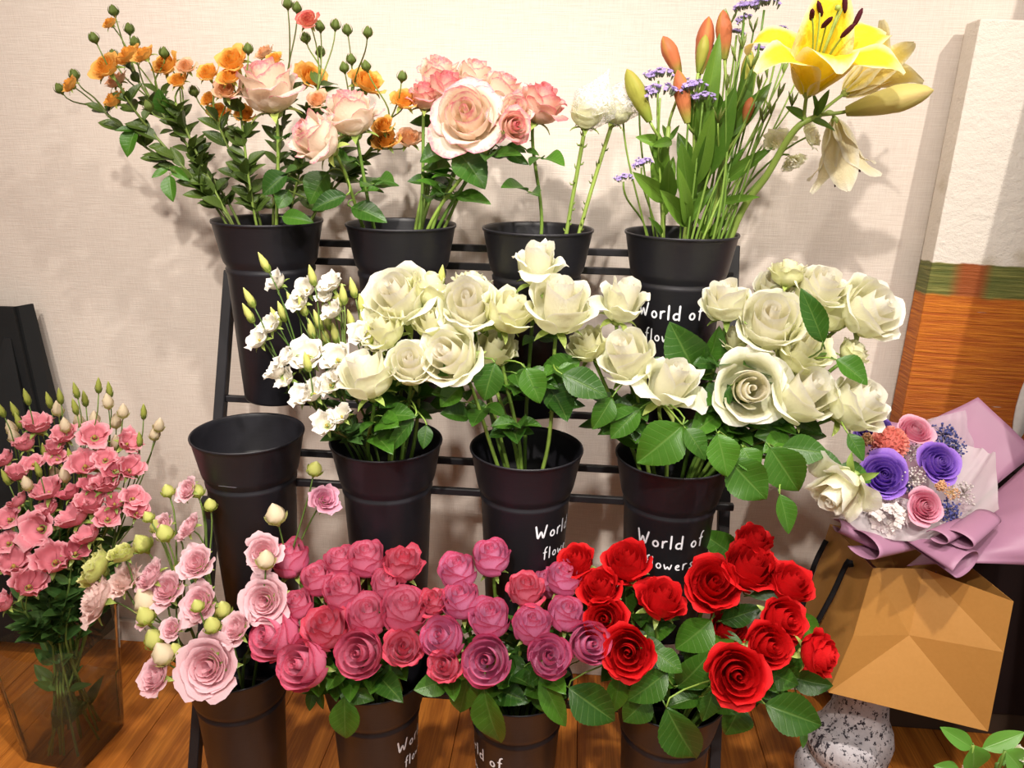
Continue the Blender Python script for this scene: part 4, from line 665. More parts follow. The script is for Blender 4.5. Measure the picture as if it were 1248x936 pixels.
MAT['lily_mid'] = petal_mat('lemon_lily_petal', (0.90, 0.70, 0.14), (0.90, 0.76, 0.26), (0.90, 0.84, 0.56), (0.78, 0.66, 0.10), 0.45, 1.0, 1.0, trans=0.35)
MAT['lily_bud_pink'] = petal_mat('lily_bud_pink', (0.60, 0.24, 0.07), (0.66, 0.17, 0.09), (0.44, 0.38, 0.06), (0.34, 0.42, 0.07), 0.6, 1.0, 0.7)
MAT['lily_bud_green'] = petal_mat('lily_bud_green', (0.40, 0.42, 0.07), (0.46, 0.44, 0.08), (0.50, 0.30, 0.08), (0.26, 0.36, 0.05), 0.7, 1.0, 0.6)
MAT['lily_bud_big'] = petal_mat('lily_bud_yellow', (0.62, 0.55, 0.18), (0.66, 0.58, 0.20), (0.60, 0.36, 0.20), (0.38, 0.36, 0.08), 0.65, 1.0, 0.7)
MAT['purple'] = petal_mat('purple_petal', (0.27, 0.12, 0.62), (0.31, 0.15, 0.66), (0.40, 0.22, 0.74), (0.2, 0.08, 0.45))
MAT['violet'] = petal_mat('violet_petal', (0.12, 0.07, 0.36), (0.13, 0.08, 0.38), (0.18, 0.10, 0.44), (0.1, 0.05, 0.3))
MAT['bq_pink'] = petal_mat('soft_pink_petal', (0.82, 0.30, 0.42), (0.84, 0.38, 0.50), (0.86, 0.48, 0.58), (0.6, 0.2, 0.3))
MAT['coral'] = petal_mat('coral_mum', (0.82, 0.26, 0.20), (0.84, 0.32, 0.26), (0.88, 0.44, 0.36), (0.6, 0.12, 0.1))
MAT['statice'] = petal_mat('statice_floret', (0.42, 0.32, 0.66), (0.50, 0.38, 0.72), (0.66, 0.54, 0.82), (0.25, 0.32, 0.15))
MAT['blue_dry'] = petal_mat('blue_dried', (0.10, 0.11, 0.34), (0.14, 0.15, 0.42), (0.26, 0.26, 0.55), (0.1, 0.1, 0.25))
MAT['white_dry'] = petal_mat('white_dried', (0.80, 0.72, 0.68), (0.84, 0.78, 0.76), (0.88, 0.84, 0.84), (0.5, 0.42, 0.36))
MAT['leaf'] = leaf_mat('rose_leaf_green', (0.012, 0.050, 0.007), (0.070, 0.20, 0.016), (0.19, 0.31, 0.07))
MAT['leaf_olive'] = leaf_mat('spray_leaf_green', (0.028, 0.055, 0.010), (0.09, 0.15, 0.022), (0.2, 0.24, 0.08))
MAT['leaf_lily'] = leaf_mat('lily_leaf_green', (0.045, 0.12, 0.012), (0.16, 0.30, 0.035), (0.22, 0.34, 0.07), nside=0.0, vs=0.3)
MAT['leaf_lis'] = leaf_mat('lisianthus_leaf_green', (0.03, 0.09, 0.02), (0.09, 0.20, 0.04), (0.2, 0.3, 0.1), rough=0.5, nside=0.0, vs=0.3)
MAT['sprig'] = leaf_mat('sprig_leaf_green', (0.10, 0.28, 0.035), (0.15, 0.36, 0.05), (0.3, 0.5, 0.14), nside=0.0)
MAT['stem'] = stem_mat('rose_stem_green', (0.10, 0.20, 0.028), (0.24, 0.36, 0.06))
MAT['stem_dark'] = stem_mat('spray_stem_green', (0.09, 0.12, 0.02), (0.22, 0.32, 0.06))
MAT['stem_lis'] = stem_mat('lisianthus_stem_green', (0.08, 0.15, 0.03), (0.18, 0.27, 0.06))
MAT['stem_pale'] = stem_mat('pale_stem_green', (0.24, 0.36, 0.07), (0.38, 0.48, 0.10))
MAT['calyx'] = stem_mat('calyx_green', (0.20, 0.30, 0.06), (0.34, 0.42, 0.10))
MAT['anther'] = plain('maroon_anther', (0.06, 0.006, 0.012), 0.8, 0.2)
MAT['pollen'] = plain('yellow_stamen', (0.45, 0.36, 0.08), 0.7, 0.2)
MAT['print'] = plain('white_paint', (0.84, 0.86, 0.92), 0.6, 0.3)
MAT['scratch'] = plain('grey_scratch', (0.30, 0.30, 0.36), 0.7, 0.2)
MAT['iron'] = plain('black_metal', (0.018, 0.017, 0.020), 0.45, 0.4, 0.0, 0.2, 60)
MAT['cord'] = plain('black_cord', (0.010, 0.009, 0.011), 0.8, 0.2, 0, 0.2, 300, 0.5)
MAT['darkwood'] = plain('dark_stained_wood', (0.022, 0.012, 0.012), 0.6, 0.3, 0, 0.3, 12)
MAT['plinth'] = plain('lit_plinth', (0.07, 0.045, 0.03), 0.7, 0.3, 0, 0.2, 12)  # paler than the cabinet body: light falling on the foot, put into the colour
MAT['board'] = plain('black_board', (0.012, 0.013, 0.014), 0.6, 0.3, 0, 0.15, 20)
MAT['base_white'] = plain('skirting_white', (0.66, 0.58, 0.48), 0.5, 0.3)
MAT['pot'] = plain('grey_pot', (0.05, 0.045, 0.05), 0.7, 0.3)

def wall_mat():
    m, nt, out = nodes('linen_wallpaper')
    h = noise(nt, 1.0, 4, coords(nt, 'Object', (18, 18, 520)), 0.6)
    v = noise(nt, 1.0, 3, coords(nt, 'Object', (560, 560, 26)), 0.6)
    ad = nt.nodes.new('ShaderNodeMath'); ad.operation = 'MULTIPLY_ADD'
    nt.links.new(h, ad.inputs[0]); ad.inputs[1].default_value = 1.5; nt.links.new(v, ad.inputs[2])
    hv = ramp(nt, ad.outputs[0], 0.85, 1.65)
    c = mixcol(nt, hv, (0.70, 0.61, 0.535), (0.80, 0.72, 0.645))
    principled(nt, out, c, 0.72, 0.2, 0, bump(nt, hv, 0.35, 0.0012))
    return m
MAT['wall'] = wall_mat()

def floor_mat():
    m, nt, out = nodes('oak_plank')
    tc = nt.nodes.new('ShaderNodeTexCoord'); info = nt.nodes.new('ShaderNodeObjectInfo')
    mp = nt.nodes.new('ShaderNodeMapping'); mp.inputs['Scale'].default_value = (26, 2.2, 8)
    ad = nt.nodes.new('ShaderNodeVectorMath'); ad.operation = 'ADD'
    cb = nt.nodes.new('ShaderNodeCombineXYZ'); ml = nt.nodes.new('ShaderNodeMath'); ml.operation = 'MULTIPLY'; ml.inputs[1].default_value = 40
    nt.links.new(info.outputs['Random'], ml.inputs[0]); nt.links.new(ml.outputs[0], cb.inputs[0]); nt.links.new(ml.outputs[0], cb.inputs[1])
    nt.links.new(tc.outputs['Object'], ad.inputs[0]); nt.links.new(cb.outputs[0], ad.inputs[1]); nt.links.new(ad.outputs[0], mp.inputs['Vector'])
    g = noise(nt, 1.0, 6, mp.outputs['Vector'], 0.65)
    mp2 = nt.nodes.new('ShaderNodeMapping'); mp2.inputs['Scale'].default_value = (210, 6, 20); nt.links.new(ad.outputs[0], mp2.inputs['Vector'])
    f = noise(nt, 1.0, 3, mp2.outputs['Vector'], 0.6)
    c = mixcol(nt, ramp(nt, g, 0.3, 0.72), (0.36, 0.105, 0.013), (0.72, 0.26, 0.038))
    c = mixcol(nt, ramp(nt, f, 0.40, 0.62, 0.45, 0.0), c, (0.25, 0.07, 0.012))
    principled(nt, out, c, 0.42, 0.4, 0, bump(nt, f, 0.15, 0.001))
    return m
MAT['floor'] = floor_mat()

def bucket_mat():
    m, nt, out = nodes('black_plastic')
    n = noise(nt, 1.0, 3, coords(nt, 'Object', (40, 40, 420)))
    c = mixcol(nt, n, (0.010, 0.010, 0.013), (0.017, 0.016, 0.021))
    principled(nt, out, c, 0.42, 0.45, 0, bump(nt, n, 0.10, 0.001))
    return m
MAT['bucket'] = bucket_mat()

def kraft_mat():
    m, nt, out = nodes('gold_kraft_paper')
    n = noise(nt, 200, 3, coords(nt)); b = noise(nt, 9, 3, coords(nt))
    c = mixcol(nt, n, (0.42, 0.20, 0.046), (0.48, 0.235, 0.06))
    principled(nt, out, c, 0.42, 0.45, 0.15, bump(nt, b, 0.08, 0.02))
    return m
MAT['kraft'] = kraft_mat()

def paper_mat(name, a, b, trans, alpha=1.0, rough=0.45):
    m, nt, out = nodes(name)
    n = noise(nt, 18, 4, coords(nt))
    c = mixcol(nt, n, a, b)
    p = principled(nt, None, c, rough, 0.4)
    t = nt.nodes.new('ShaderNodeBsdfTranslucent'); nt.links.new(c, t.inputs[0])
    mx = nt.nodes.new('ShaderNodeMixShader'); mx.inputs[0].default_value = trans
    nt.links.new(p.outputs[0], mx.inputs[1]); nt.links.new(t.outputs[0], mx.inputs[2])
    last = mx
    if alpha < 1:
        tr = nt.nodes.new('ShaderNodeBsdfTransparent'); m2 = nt.nodes.new('ShaderNodeMixShader'); m2.inputs[0].default_value = alpha
        nt.links.new(tr.outputs[0], m2.inputs[1]); nt.links.new(mx.outputs[0], m2.inputs[2]); last = m2
    nt.links.new(last.outputs[0], out.inputs[0])
    return m
MAT['lavender'] = paper_mat('lavender_wrap', (0.38, 0.185, 0.29), (0.42, 0.21, 0.32), 0.12)
MAT['tissue'] = paper_mat('white_tissue_paper', (0.66, 0.58, 0.60), (0.76, 0.70, 0.71), 0.35, 0.72)
MAT['film'] = paper_mat('frosted_film', (0.62, 0.56, 0.60), (0.70, 0.64, 0.68), 0.3, 0.42)
MAT['net'] = paper_mat('white_net_sleeve', (0.90, 0.89, 0.88), (0.94, 0.93, 0.92), 0.35, 0.42)
def _net_weave():
    nt = MAT['net'].node_tree
    w = ramp(nt, noise(nt, 1.0, 3, coords(nt, 'Object', (330, 330, 330)), 0.7), 0.42, 0.6, 0.12, 0.75)
    mx = [n for n in nt.nodes if n.type == 'MIX_SHADER' and n.outputs[0].links[0].to_node.type == 'OUTPUT_MATERIAL'][0]
    nt.links.new(w, mx.inputs[0])
_net_weave()

def clear_mat(name, tint, a):
    m, nt, out = nodes(name)
    fr = nt.nodes.new('ShaderNodeFresnel'); fr.inputs[0].default_value = 1.22
    tr = nt.nodes.new('ShaderNodeBsdfTransparent'); tr.inputs[0].default_value = (*tint, 1)
    gl = nt.nodes.new('ShaderNodeBsdfGlossy'); gl.inputs['Roughness'].default_value = 0.06
    df = nt.nodes.new('ShaderNodeBsdfDiffuse'); df.inputs[0].default_value = (0.5, 0.42, 0.30, 1)
    m1 = nt.nodes.new('ShaderNodeMixShader'); m1.inputs[0].default_value = a
    nt.links.new(tr.outputs[0], m1.inputs[1]); nt.links.new(df.outputs[0], m1.inputs[2])
    m2 = nt.nodes.new('ShaderNodeMixShader'); nt.links.new(fr.outputs[0], m2.inputs[0])
    nt.links.new(m1.outputs[0], m2.inputs[1]); nt.links.new(gl.outputs[0], m2.inputs[2]); nt.links.new(m2.outputs[0], out.inputs[0])
    return m
MAT['clear'] = clear_mat('clear_acrylic', (0.95, 0.93, 0.87), 0.045)
MAT['water'] = clear_mat('vase_water', (0.90, 0.87, 0.74), 0.06)

def terrazzo_mat():
    m, nt, out = nodes('speckled_plaster')
    n1 = noise(nt, 1.0, 4, coords(nt, 'Object', (130, 130, 95)), 0.75); n2 = noise(nt, 14, 3, coords(nt))
    ad = nt.nodes.new('ShaderNodeMath'); ad.operation = 'MULTIPLY_ADD'; nt.links.new(n2, ad.inputs[0]); ad.inputs[1].default_value = 0.35; nt.links.new(n1, ad.inputs[2])
    sp = ramp(nt, ad.outputs[0], 0.735, 0.76)
    c = mixcol(nt, ramp(nt, noise(nt, 30, 4, coords(nt)), 0.4, 0.7), (0.44, 0.41, 0.43), (0.60, 0.56, 0.58))
    c = mixcol(nt, sp, c, (0.03, 0.026, 0.035))
    principled(nt, out, c, 0.6, 0.3, 0, bump(nt, noise(nt, 70, 4, coords(nt)), 0.5, 0.004))
    return m
MAT['speckle'] = terrazzo_mat()

def canvas_mat(z0, zg, zt):
    """painted canvas: textured cream above, a green and rust band, orange brown strokes below (object z)"""
    m, nt, out = nodes('painted_canvas')
    tc = nt.nodes.new('ShaderNodeTexCoord'); sp = nt.nodes.new('ShaderNodeSeparateXYZ'); nt.links.new(tc.outputs['Object'], sp.inputs[0])
    wob = noise(nt, 22, 3, coords(nt))
    zz = nt.nodes.new('ShaderNodeMath'); zz.operation = 'MULTIPLY_ADD'; nt.links.new(wob, zz.inputs[0]); zz.inputs[1].default_value = 0.012; nt.links.new(sp.outputs[2], zz.inputs[2])
    Z = zz.outputs[0]
    strokes = noise(nt, 1.0, 5, coords(nt, 'Object', (7, 7, 190)), 0.7)
    patchy = noise(nt, 1.0, 4, coords(nt, 'Object', (10, 10, 30)), 0.6)
    top = mixcol(nt, ramp(nt, noise(nt, 7, 2, coords(nt)), 0.60, 0.75, 0, 0.75), (0.86, 0.79, 0.70), (0.45, 0.36, 0.20))
    org = mixcol(nt, ramp(nt, strokes, 0.35, 0.7), (0.46, 0.10, 0.009), (0.82, 0.27, 0.022))
    low = ramp(nt, sp.outputs[2], z0 - 0.02, zg, 0.65, 0.0)
    org = mixcol(nt, low, org, (0.24, 0.045, 0.006))
    org = mixcol(nt, ramp(nt, noise(nt, 1.0, 4, coords(nt, 'Object', (9, 9, 120)), 0.7), 0.68, 0.74), org, (0.78, 0.70, 0.64))
    grn = mixcol(nt, ramp(nt, strokes, 0.4, 0.65), (0.12, 0.14, 0.03), (0.28, 0.27, 0.07))
    xr = ramp(nt, sp.outputs[0], 0.03, 0.06); xr2 = ramp(nt, sp.outputs[0], 0.085, 0.11, 1, 0)
    mm = nt.nodes.new('ShaderNodeMath'); mm.operation = 'MULTIPLY'; nt.links.new(xr, mm.inputs[0]); nt.links.new(xr2, mm.inputs[1])
    grn = mixcol(nt, mm.outputs[0], grn, (0.36, 0.09, 0.02))
    c = mixcol(nt, ramp(nt, Z, zg, zg + 0.008), org, grn)
    c = mixcol(nt, ramp(nt, Z, zt, zt + 0.004), c, top)
    crack = noise(nt, 1.0, 6, coords(nt, 'Object', (45, 45, 60)), 0.75)
    upper = ramp(nt, Z, zt, zt + 0.004)
    hm = nt.nodes.new('ShaderNodeMix'); hm.data_type = 'FLOAT'
    nt.links.new(upper, hm.inputs[0]); nt.links.new(strokes, hm.inputs[2]); nt.links.new(crack, hm.inputs[3])
    principled(nt, out, c, 0.55, 0.35, 0, bump(nt, hm.outputs[0], 0.7, 0.008))
    return m

# ------------------------------------------------------------------ petals and blooms (unit bloom: outer radius 1, opening towards +z)
def petal(th, rmax, h, A, curl=0.0, side=0.0, spiral=0.0, ruf=0.0, seed=0, base=0.12, layer=0.0, nu=8, nv=8, point=0.0, flare=0.0, waves=5, rise=0.0, rnd=0.20):
    rng = np.random.RandomState(seed)
    u = np.linspace(-1, 1, nu); s = np.linspace(0, 1, nv)
    U, S = np.meshgrid(u, s)
    S2 = S * (1 - rnd * np.abs(U) ** 2.6 + point * 0.1 * (1 - np.abs(U)))
    k = np.clip(S2 / 0.6, 0, 1)
    rad = base * rmax + (1 - base) * rmax * np.sin(k * math.pi / 2) ** 1.15
    tp = np.clip((S2 - 0.6) / 0.4, 0, 1.2)
    rad = rad + curl * rmax * tp ** 1.8 + flare * rmax * S2 ** 2
    z = h * (rise + (1 - rise) * S2 ** 1.25)
    if curl > 0: z = z - h * curl * 0.55 * np.clip((S2 - 0.72) / 0.28, 0, 1.2) ** 2
    wid = A * np.sin(math.pi * (0.10 + 0.60 * S)) ** 0.75
    ang = th + U * wid
    rad = rad * (1 + spiral * U) + side * rmax * np.abs(U) ** 3 * S2 ** 2
    ph = rng.uniform(0, 6.28, 4)
    edge = np.clip((np.maximum(S, np.abs(U) * np.sqrt(S)) - 0.5) / 0.5, 0, 1) ** 2
    z = z + ruf * h * edge * (np.sin(waves * U + ph[0]) + 0.6 * np.sin(waves * 1.9 * U + ph[1]))
    rad = rad + ruf * rmax * edge * (np.sin(waves * 1.3 * U + ph[2]) + 0.6 * np.sin(waves * 2.3 * U + ph[3]))
    V = np.stack([rad * np.cos(ang), rad * np.sin(ang), z], -1).reshape(-1, 3)
    G = np.maximum(S, np.abs(U) * (0.35 + 0.65 * S))
    T = np.stack([S, G, np.full_like(S, layer)], -1).reshape(-1, 3)
    return V, grid_faces(nu, nv), T, np.stack([U * .5 + .5, S], -1).reshape(-1, 2)

GA = 2.39996

def rose_parts(spec, seed):
    """returns (heart pieces, guard petals) for a unit rose; spec holds numbers per whorl"""
    rng = np.random.RandomState(seed)
    H = spec['H']; heart = []; guard = []
    n0 = spec.get('n0', 5)
    for k in range(n0):
        t = k / max(1, n0 - 1)
        heart.append(petal(k * GA + seed, (0.07 + 0.20 * t) * spec.get('core', 1), H * (spec.get('hc', 0.95) + 0.02 * rng.rand()), 2.7 - 0.7 * t, curl=-0.12, spiral=0.30, seed=seed * 31 + k, layer=0.0, base=0.6, nv=8, nu=14, ruf=0.006, rnd=0.03))
    n1 = spec.get('n1', 7)
    for k in range(n1):
        t = k / (n1 - 1)
        r = (0.31 + spec.get('m1', 0.36) * t)
        heart.append(petal(k * GA + 1.1 + seed, r, H * (spec.get('hm', 0.96) - spec.get('dm', 0.08) * t + 0.02 * rng.randn()), 1.95 - 0.75 * t, curl=spec.get('c1', 0.02) + 0.13 * t * t * spec.get('open', 1), side=0.03 + .05 * t, spiral=0.16 - .06 * t,
                           ruf=spec.get('ruf', 0.02) * (0.3 + .7 * t), seed=seed * 57 + k, layer=0.15 + 0.30 * t, base=0.35, point=spec.get('point', 0) * t, rnd=.06 + .12 * t, nu=11, nv=9))
    n2 = spec.get('n2', 6)
    for k in range(n2):
        t = k / (n2 - 1); j = rng.uniform(-.12, .12)
        r = spec.get('r2', 0.72) + spec.get('d2', 0.12) * t
        c = spec.get('c2', 0.16) + spec.get('dc2', 0.12) * t + j * 0.7 * spec.get('open', 1)
        guard.append(petal(k * GA + 2.7 + seed + j, r, H * (spec.get('h2', 0.86) - spec.get('dh2', 0.16) * t + j * .25), spec.get('A2', 1.02) - 0.06 * t, curl=max(0, c), side=spec.get('side', 0.14) + j * .6, spiral=0.06,
                           ruf=spec.get('ruf', 0.02) * 1.5, seed=seed * 91 + k, layer=0.55 + 0.45 * t, base=0.16, point=spec.get('point', 0), flare=spec.get('flare', 0.0) * (0.4 + t), rnd=spec.get('rnd', .2), nu=11, nv=10))
    return heart, guard

SPEC = {
    'white': dict(H=1.75, n0=4, n1=6, n2=7, c2=0.20, dc2=0.14, ruf=0.02, h2=.92, dh2=.2, hc=.97, hm=1.0),
    'white_big': dict(H=1.6, n0=4, n1=6, n2=7, c2=0.20, dc2=0.18, ruf=0.025, m1=0.40, r2=0.76, dm=0.1, h2=.9, dh2=.22),
    'white_open': dict(H=1.4, n0=3, n1=4, n2=7, c2=0.30, dc2=0.20, ruf=0.02, m1=0.12, r2=0.66, d2=0.10, h2=0.86, dh2=0.16, hc=1.0, hm=1.0, dm=0.02, core=1.5),
    'white_tall': dict(H=1.85, n0=4, n1=5, n2=6, c2=0.16, dc2=0.16, ruf=0.015, r2=0.76, point=0.5, dh2=0.32, h2=0.92, c1=0.0, hm=1.0, dm=.04, m1=.38),
    'white_loose': dict(H=1.75, n0=4, n1=4, n2=6, c2=0.22, dc2=0.36, ruf=0.03, r2=0.60, d2=0.08, A2=0.92, point=1.0, flare=0.14, dh2=0.34, h2=.92, hc=0.95, hm=1.0, dm=.03, side=0.16, m1=.24),
    'white_green': dict(H=1.6, n0=4, n1=5, n2=6, c2=0.16, dc2=0.18, ruf=0.05, r2=0.76, h2=.92),
    'mauve': dict(H=1.75, n0=4, n1=6, n2=6, c2=0.06, dc2=0.10, ruf=0.012, r2=0.80, d2=0.06, dh2=0.26, h2=0.95, m1=0.42, hc=.94, hm=.97, dm=0.03, side=0.08, open=0.4),
    'mauve_red': dict(H=1.85, n0=4, n1=6, n2=7, c2=0.12, dc2=0.18, ruf=0.035, r2=0.80, d2=0.05, dh2=0.40, h2=0.95, m1=0.40, side=0.16, point=0.8, hm=.97, dm=.04),
    'red': dict(H=1.65, n0=4, n1=7, n2=7, c2=0.18, dc2=0.20, ruf=0.03, r2=0.76, m1=0.42, dh2=0.24, h2=.9),
    'red_tall': dict(H=1.8, n0=4, n1=6, n2=6, c2=0.14, dc2=0.24, ruf=0.03, r2=0.78, dh2=0.36, h2=.92, point=0.5),
    'cream': dict(H=1.75, n0=4, n1=6, n2=7, c2=0.22, dc2=0.30, ruf=0.03, r2=0.70, point=0.8, dh2=0.36, h2=.92, side=0.16),
    'cream_pink': dict(H=1.7, n0=4, n1=6, n2=7, c2=0.20, dc2=0.30, ruf=0.03, r2=0.70, point=0.7, dh2=0.3, h2=.92, side=0.16),
    'cream_open': dict(H=1.35, n0=4, n1=7, n2=8, c2=0.28, dc2=0.30, ruf=0.025, r2=0.72, m1=0.40, point=0.6, dh2=0.3),
}
SPEC['mauve_violet'] = SPEC['mauve']
RMAT = {'white': 'white', 'white_big': 'white', 'white_open': 'white', 'white_tall': 'white', 'white_loose': 'white', 'white_green': 'white_green', 'mauve': 'mauve', 'mauve_violet': 'mauve_violet', 'mauve_red': 'mauve_red',
        'red': 'red', 'red_tall': 'red', 'cream': 'cream', 'cream_pink': 'cream_pink', 'cream_open': 'cream'}

def calyx_piece(r=0.34, n=5, L=0.75, droop=0.55, W=0.13):
    b = MB()
    V, Fc = lathe_vf([(0.04, -0.16), (0.16, -0.10), (0.22, -0.02), (0.24, 0.05), (0.16, 0.10)], 10)
    b.add(V, Fc)
    for k in range(n):
        a = k * 2 * math.pi / n; t = np.linspace(0, 1, 6)
        rad = 0.2 + L * t * 0.8; z = 0.02 + L * (0.35 * t - droop * t * t); w = W * np.sin(math.pi * (0.18 + 0.8 * t)) ** .8
        P = []
        for i in range(6):
            for q in (-1, 0, 1): P.append((rad[i] * math.cos(a) - q * w[i] * math.sin(a), rad[i] * math.sin(a) + q * w[i] * math.cos(a), z[i] + 0.04 * abs(q)))
        b.add(P, grid_faces(3, 6))
    return b

_scale_cache = {}
BLOOMS = {}
def unit_rose(kind, variant):
    key = (kind, variant)
    if key in BLOOMS: return BLOOMS[key]
    heart, guard = rose_parts(SPEC[kind], variant * 7 + len(kind))
    mx = np.percentile(np.concatenate([np.hypot(g[0][:, 0], g[0][:, 1]) for g in guard]), 97)
    mat = MAT[RMAT[kind]]
    hb = MB()
    for p in heart: hb.add(p[0] / mx, *p[1:])
    hm = hb.build('bloom_' + kind, mat)
    gm = [mesh('petal_' + kind, g[0] / mx, g[1], mat, True, g[2], g[3]) for g in guard]
    H = SPEC[kind]['H'] / mx
    BLOOMS[key] = (hm, gm, H)
    return BLOOMS[key]

CALYX = calyx_piece().build('calyx', MAT['calyx'])
_rose_rng = random.Random(5)

def simple_bloom(name, pieces, mat):
    mx = max(np.percentile(np.hypot(p[0][:, 0], p[0][:, 1]), 97) for p in pieces)
    b = MB()
    for p in pieces: b.add(p[0] / mx, *p[1:])
    return b.build(name, mat), max(p[0][:, 2].max() for p in pieces) / mx, [(p[0] / mx, *p[1:]) for p in pieces]

def spray_rose_pieces(seed, n=16, H=1.1):
    out = []
    for k in range(n):
        t = k / (n - 1)
        out.append(petal(k * GA, 0.12 + 0.8 * t, H * (0.95 - 0.3 * t), 1.5 - 0.75 * t, curl=0.05 + 0.3 * t, side=0.1 * t, spiral=0.1, ruf=0.05 * (0.3 + t), seed=seed + k, base=0.3, layer=t, nu=6, nv=6))
    return out
def cup_pieces(seed, n=6, H=0.85, curl=0.25, ruf=0.05, A=0.85, r=0.9, flare=0.1):
    return [petal(k * 2 * math.pi / n + 0.3 * (k % 2), r * (0.80 + 0.20 * (k % 2)), H * (0.86 + 0.10 * ((k * 7 + seed) % 3)), A, curl=curl + 0.10 * ((k * 5 + seed) % 3), side=0.08, spiral=0.08, ruf=ruf, seed=seed + k, base=0.14, layer=0.4 + 0.1 * (k % 3), nu=8, nv=7, flare=flare) for k in range(n)]
def ruffle_pieces(seed, n=18, H=0.85, ruf=0.07, waves=5, open_=1.0):
    out = []
    for k in range(n):
        t = k / (n - 1)
        out.append(petal(k * GA + seed, 0.14 + 0.8 * t ** 0.8, H * (0.88 - 0.30 * t * open_), 1.35 - 0.55 * t, curl=(0.06 + 0.30 * t) * open_, side=0.1, spiral=0.1, ruf=ruf * (0.5 + 0.7 * t), seed=seed * 3 + k, base=0.25, layer=t, nu=10, nv=7, waves=waves))
    return out

def bud_piece(elong=2.6, twist=1.6, tip=0.12, ridges=5, n=10, fat=1.0):
    """closed bud: radius about 1 at its fattest, length 2*elong, base at z=0"""
    m = 11; V = []; T = []
    an = np.arange(n) * 2 * math.pi / n
    for i in range(m):
        s = i / (m - 1)
        r = fat * (math.sin(math.pi * min(1, s * 0.93 + 0.07) ** 0.75) ** 0.85) if s < 0.97 else tip * 0.4
        r = max(r, tip * (1 - s * .5))
        rr = r * (1 + 0.10 * np.cos(ridges * an + twist * 3 * s))
        V.append(np.stack([rr * np.cos(an + twist * s), rr * np.sin(an + twist * s), np.full(n, 2 * elong * s)], 1))
        T.append(np.tile([s, s * 0.95, 0.5], (n, 1)))
    V = np.concatenate(V); Fc = grid_faces(n, m, 0, True) + [tuple(range((m - 1) * n, m * n))]
    return V, Fc, np.concatenate(T), np.zeros((len(V), 2))

def bud_mesh(name, mat, elong, sepal=0.6, twist=1.6, fat=1.0, long_sepal=False):
    b = MB(); b.add(*bud_piece(elong, twist, fat=fat))
    for k in range(5):
        a = k * 2 * math.pi / 5; t = np.linspace(0, 1, 5); P = []
        L = 2 * elong * sepal
        for i in range(5):
            s = t[i]; rad = 1.12 * fat * math.sin(math.pi * min(1, (s * sepal) * 0.93 + 0.07) ** 0.75) ** 0.85 + (0.5 * s * s if long_sepal else 0.12 * s)
            w = 0.42 * (1 - s) ** 0.7 + 0.02
            for q in (-1, 0, 1): P.append((rad * math.cos(a) - q * w * math.sin(a), rad * math.sin(a) + q * w * math.cos(a), L * s))
        b.add(P, grid_faces(3, 5), np.tile([0.0, 0, 0], (15, 1)))
    V, Fc = lathe_vf([(0.15, -0.5), (0.4, -0.1), (0.7, 0.15), (0.5, 0.4)], 8); b.add(V, Fc, np.zeros((len(V), 3)))
    return b.build(name, mat)

SB = {}
for v in range(3):
    SB['orange', v] = simple_bloom('spray_bloom', spray_rose_pieces(v * 50), MAT['orange'])
    SB['pale', v] = simple_bloom('pale_spray_bloom', spray_rose_pieces(v * 50 + 9), MAT['peach'])
    SB['redtip', v] = simple_bloom('coral_spray_bloom', spray_rose_pieces(v * 50 + 19), MAT['redtip'])
    SB['wl', v] = simple_bloom('white_lisianthus_bloom', cup_pieces(v * 9, 8, (1.35, 1.6, 1.2)[v], 0.24, 0.10), MAT['lis_white'])
    SB['pl', v] = simple_bloom('pink_lisianthus_bloom', cup_pieces(v * 9 + 2, 8, (1.45, 1.7, 1.2)[v], (.26, .18, .40)[v], 0.10, A=0.86), MAT['lis_pink'])
    SB['pld', v] = simple_bloom('rose_lisianthus_bloom', cup_pieces(v * 9 + 2, 5, 1.3, 0.2, 0.08), MAT['lis_dark'])
    SB['dl', v] = simple_bloom('double_lisianthus_bloom', ruffle_pieces(v * 11 + 1), MAT['lis_pale'])
    SB['dlb', v] = simple_bloom('large_lisianthus_bloom', ruffle_pieces(v * 11 + 4, 24, 0.72, 0.05, 4, 1.1), MAT['lis_pale'])
    SB['dld', v] = simple_bloom('mauve_lisianthus_bloom', ruffle_pieces(v * 11 + 7), MAT['lis_deep'])
    SB['frill', v] = simple_bloom('frilled_lisianthus_bloom', ruffle_pieces(v * 11 + 3, 18, 1.0, 0.13, 8), MAT['lis_frill'])
    SB['lime', v] = simple_bloom('lime_lisianthus_bloom', ruffle_pieces(v * 11 + 5, 16, 1.2, 0.08, 6, 0.5), MAT['lime'])
    SB['carn', v] = simple_bloom('cream_carnation_bloom', ruffle_pieces(v * 11 + 2, 14, 0.9, 0.12, 7), MAT['white'])
PM = {}
for k, mk in (('wl', 'lis_white'), ('pl', 'lis_pink'), ('pld', 'lis_dark')):
    for v in range(3): PM[k, v] = [mesh('petal_lisianthus', p[0], p[1], MAT[mk], True, p[2], p[3]) for p in SB[k, v][2]]
BUD = {
    'rose_bud': (bud_mesh('rose_bud', MAT['rose_bud'], 1.15, 0.95, 0.6, 1.0, True), 2.3),
    'lis_green': (bud_mesh('lisianthus_bud', MAT['bud'], 2.7, 0.35, 2.4, 0.9), 5.4),
    'lis_lime': (bud_mesh('lisianthus_bud', MAT['bud_lime'], 2.5, 0.3, 2.4, 0.9), 5.0),
    'round_lime': (bud_mesh('round_lime_bud', MAT['lime'], 1.1, 0.5, 1.2, 1.0), 2.2),
    'cream_bud': (bud_mesh('cream_bud', MAT['cream_bud'], 1.15, 0.35, 2.0, 1.0), 2.3),
    'cream_slim': (bud_mesh('cream_slim_bud', MAT['cream_bud'], 1.6, 0.35, 2.4, 1.0), 3.2),
}
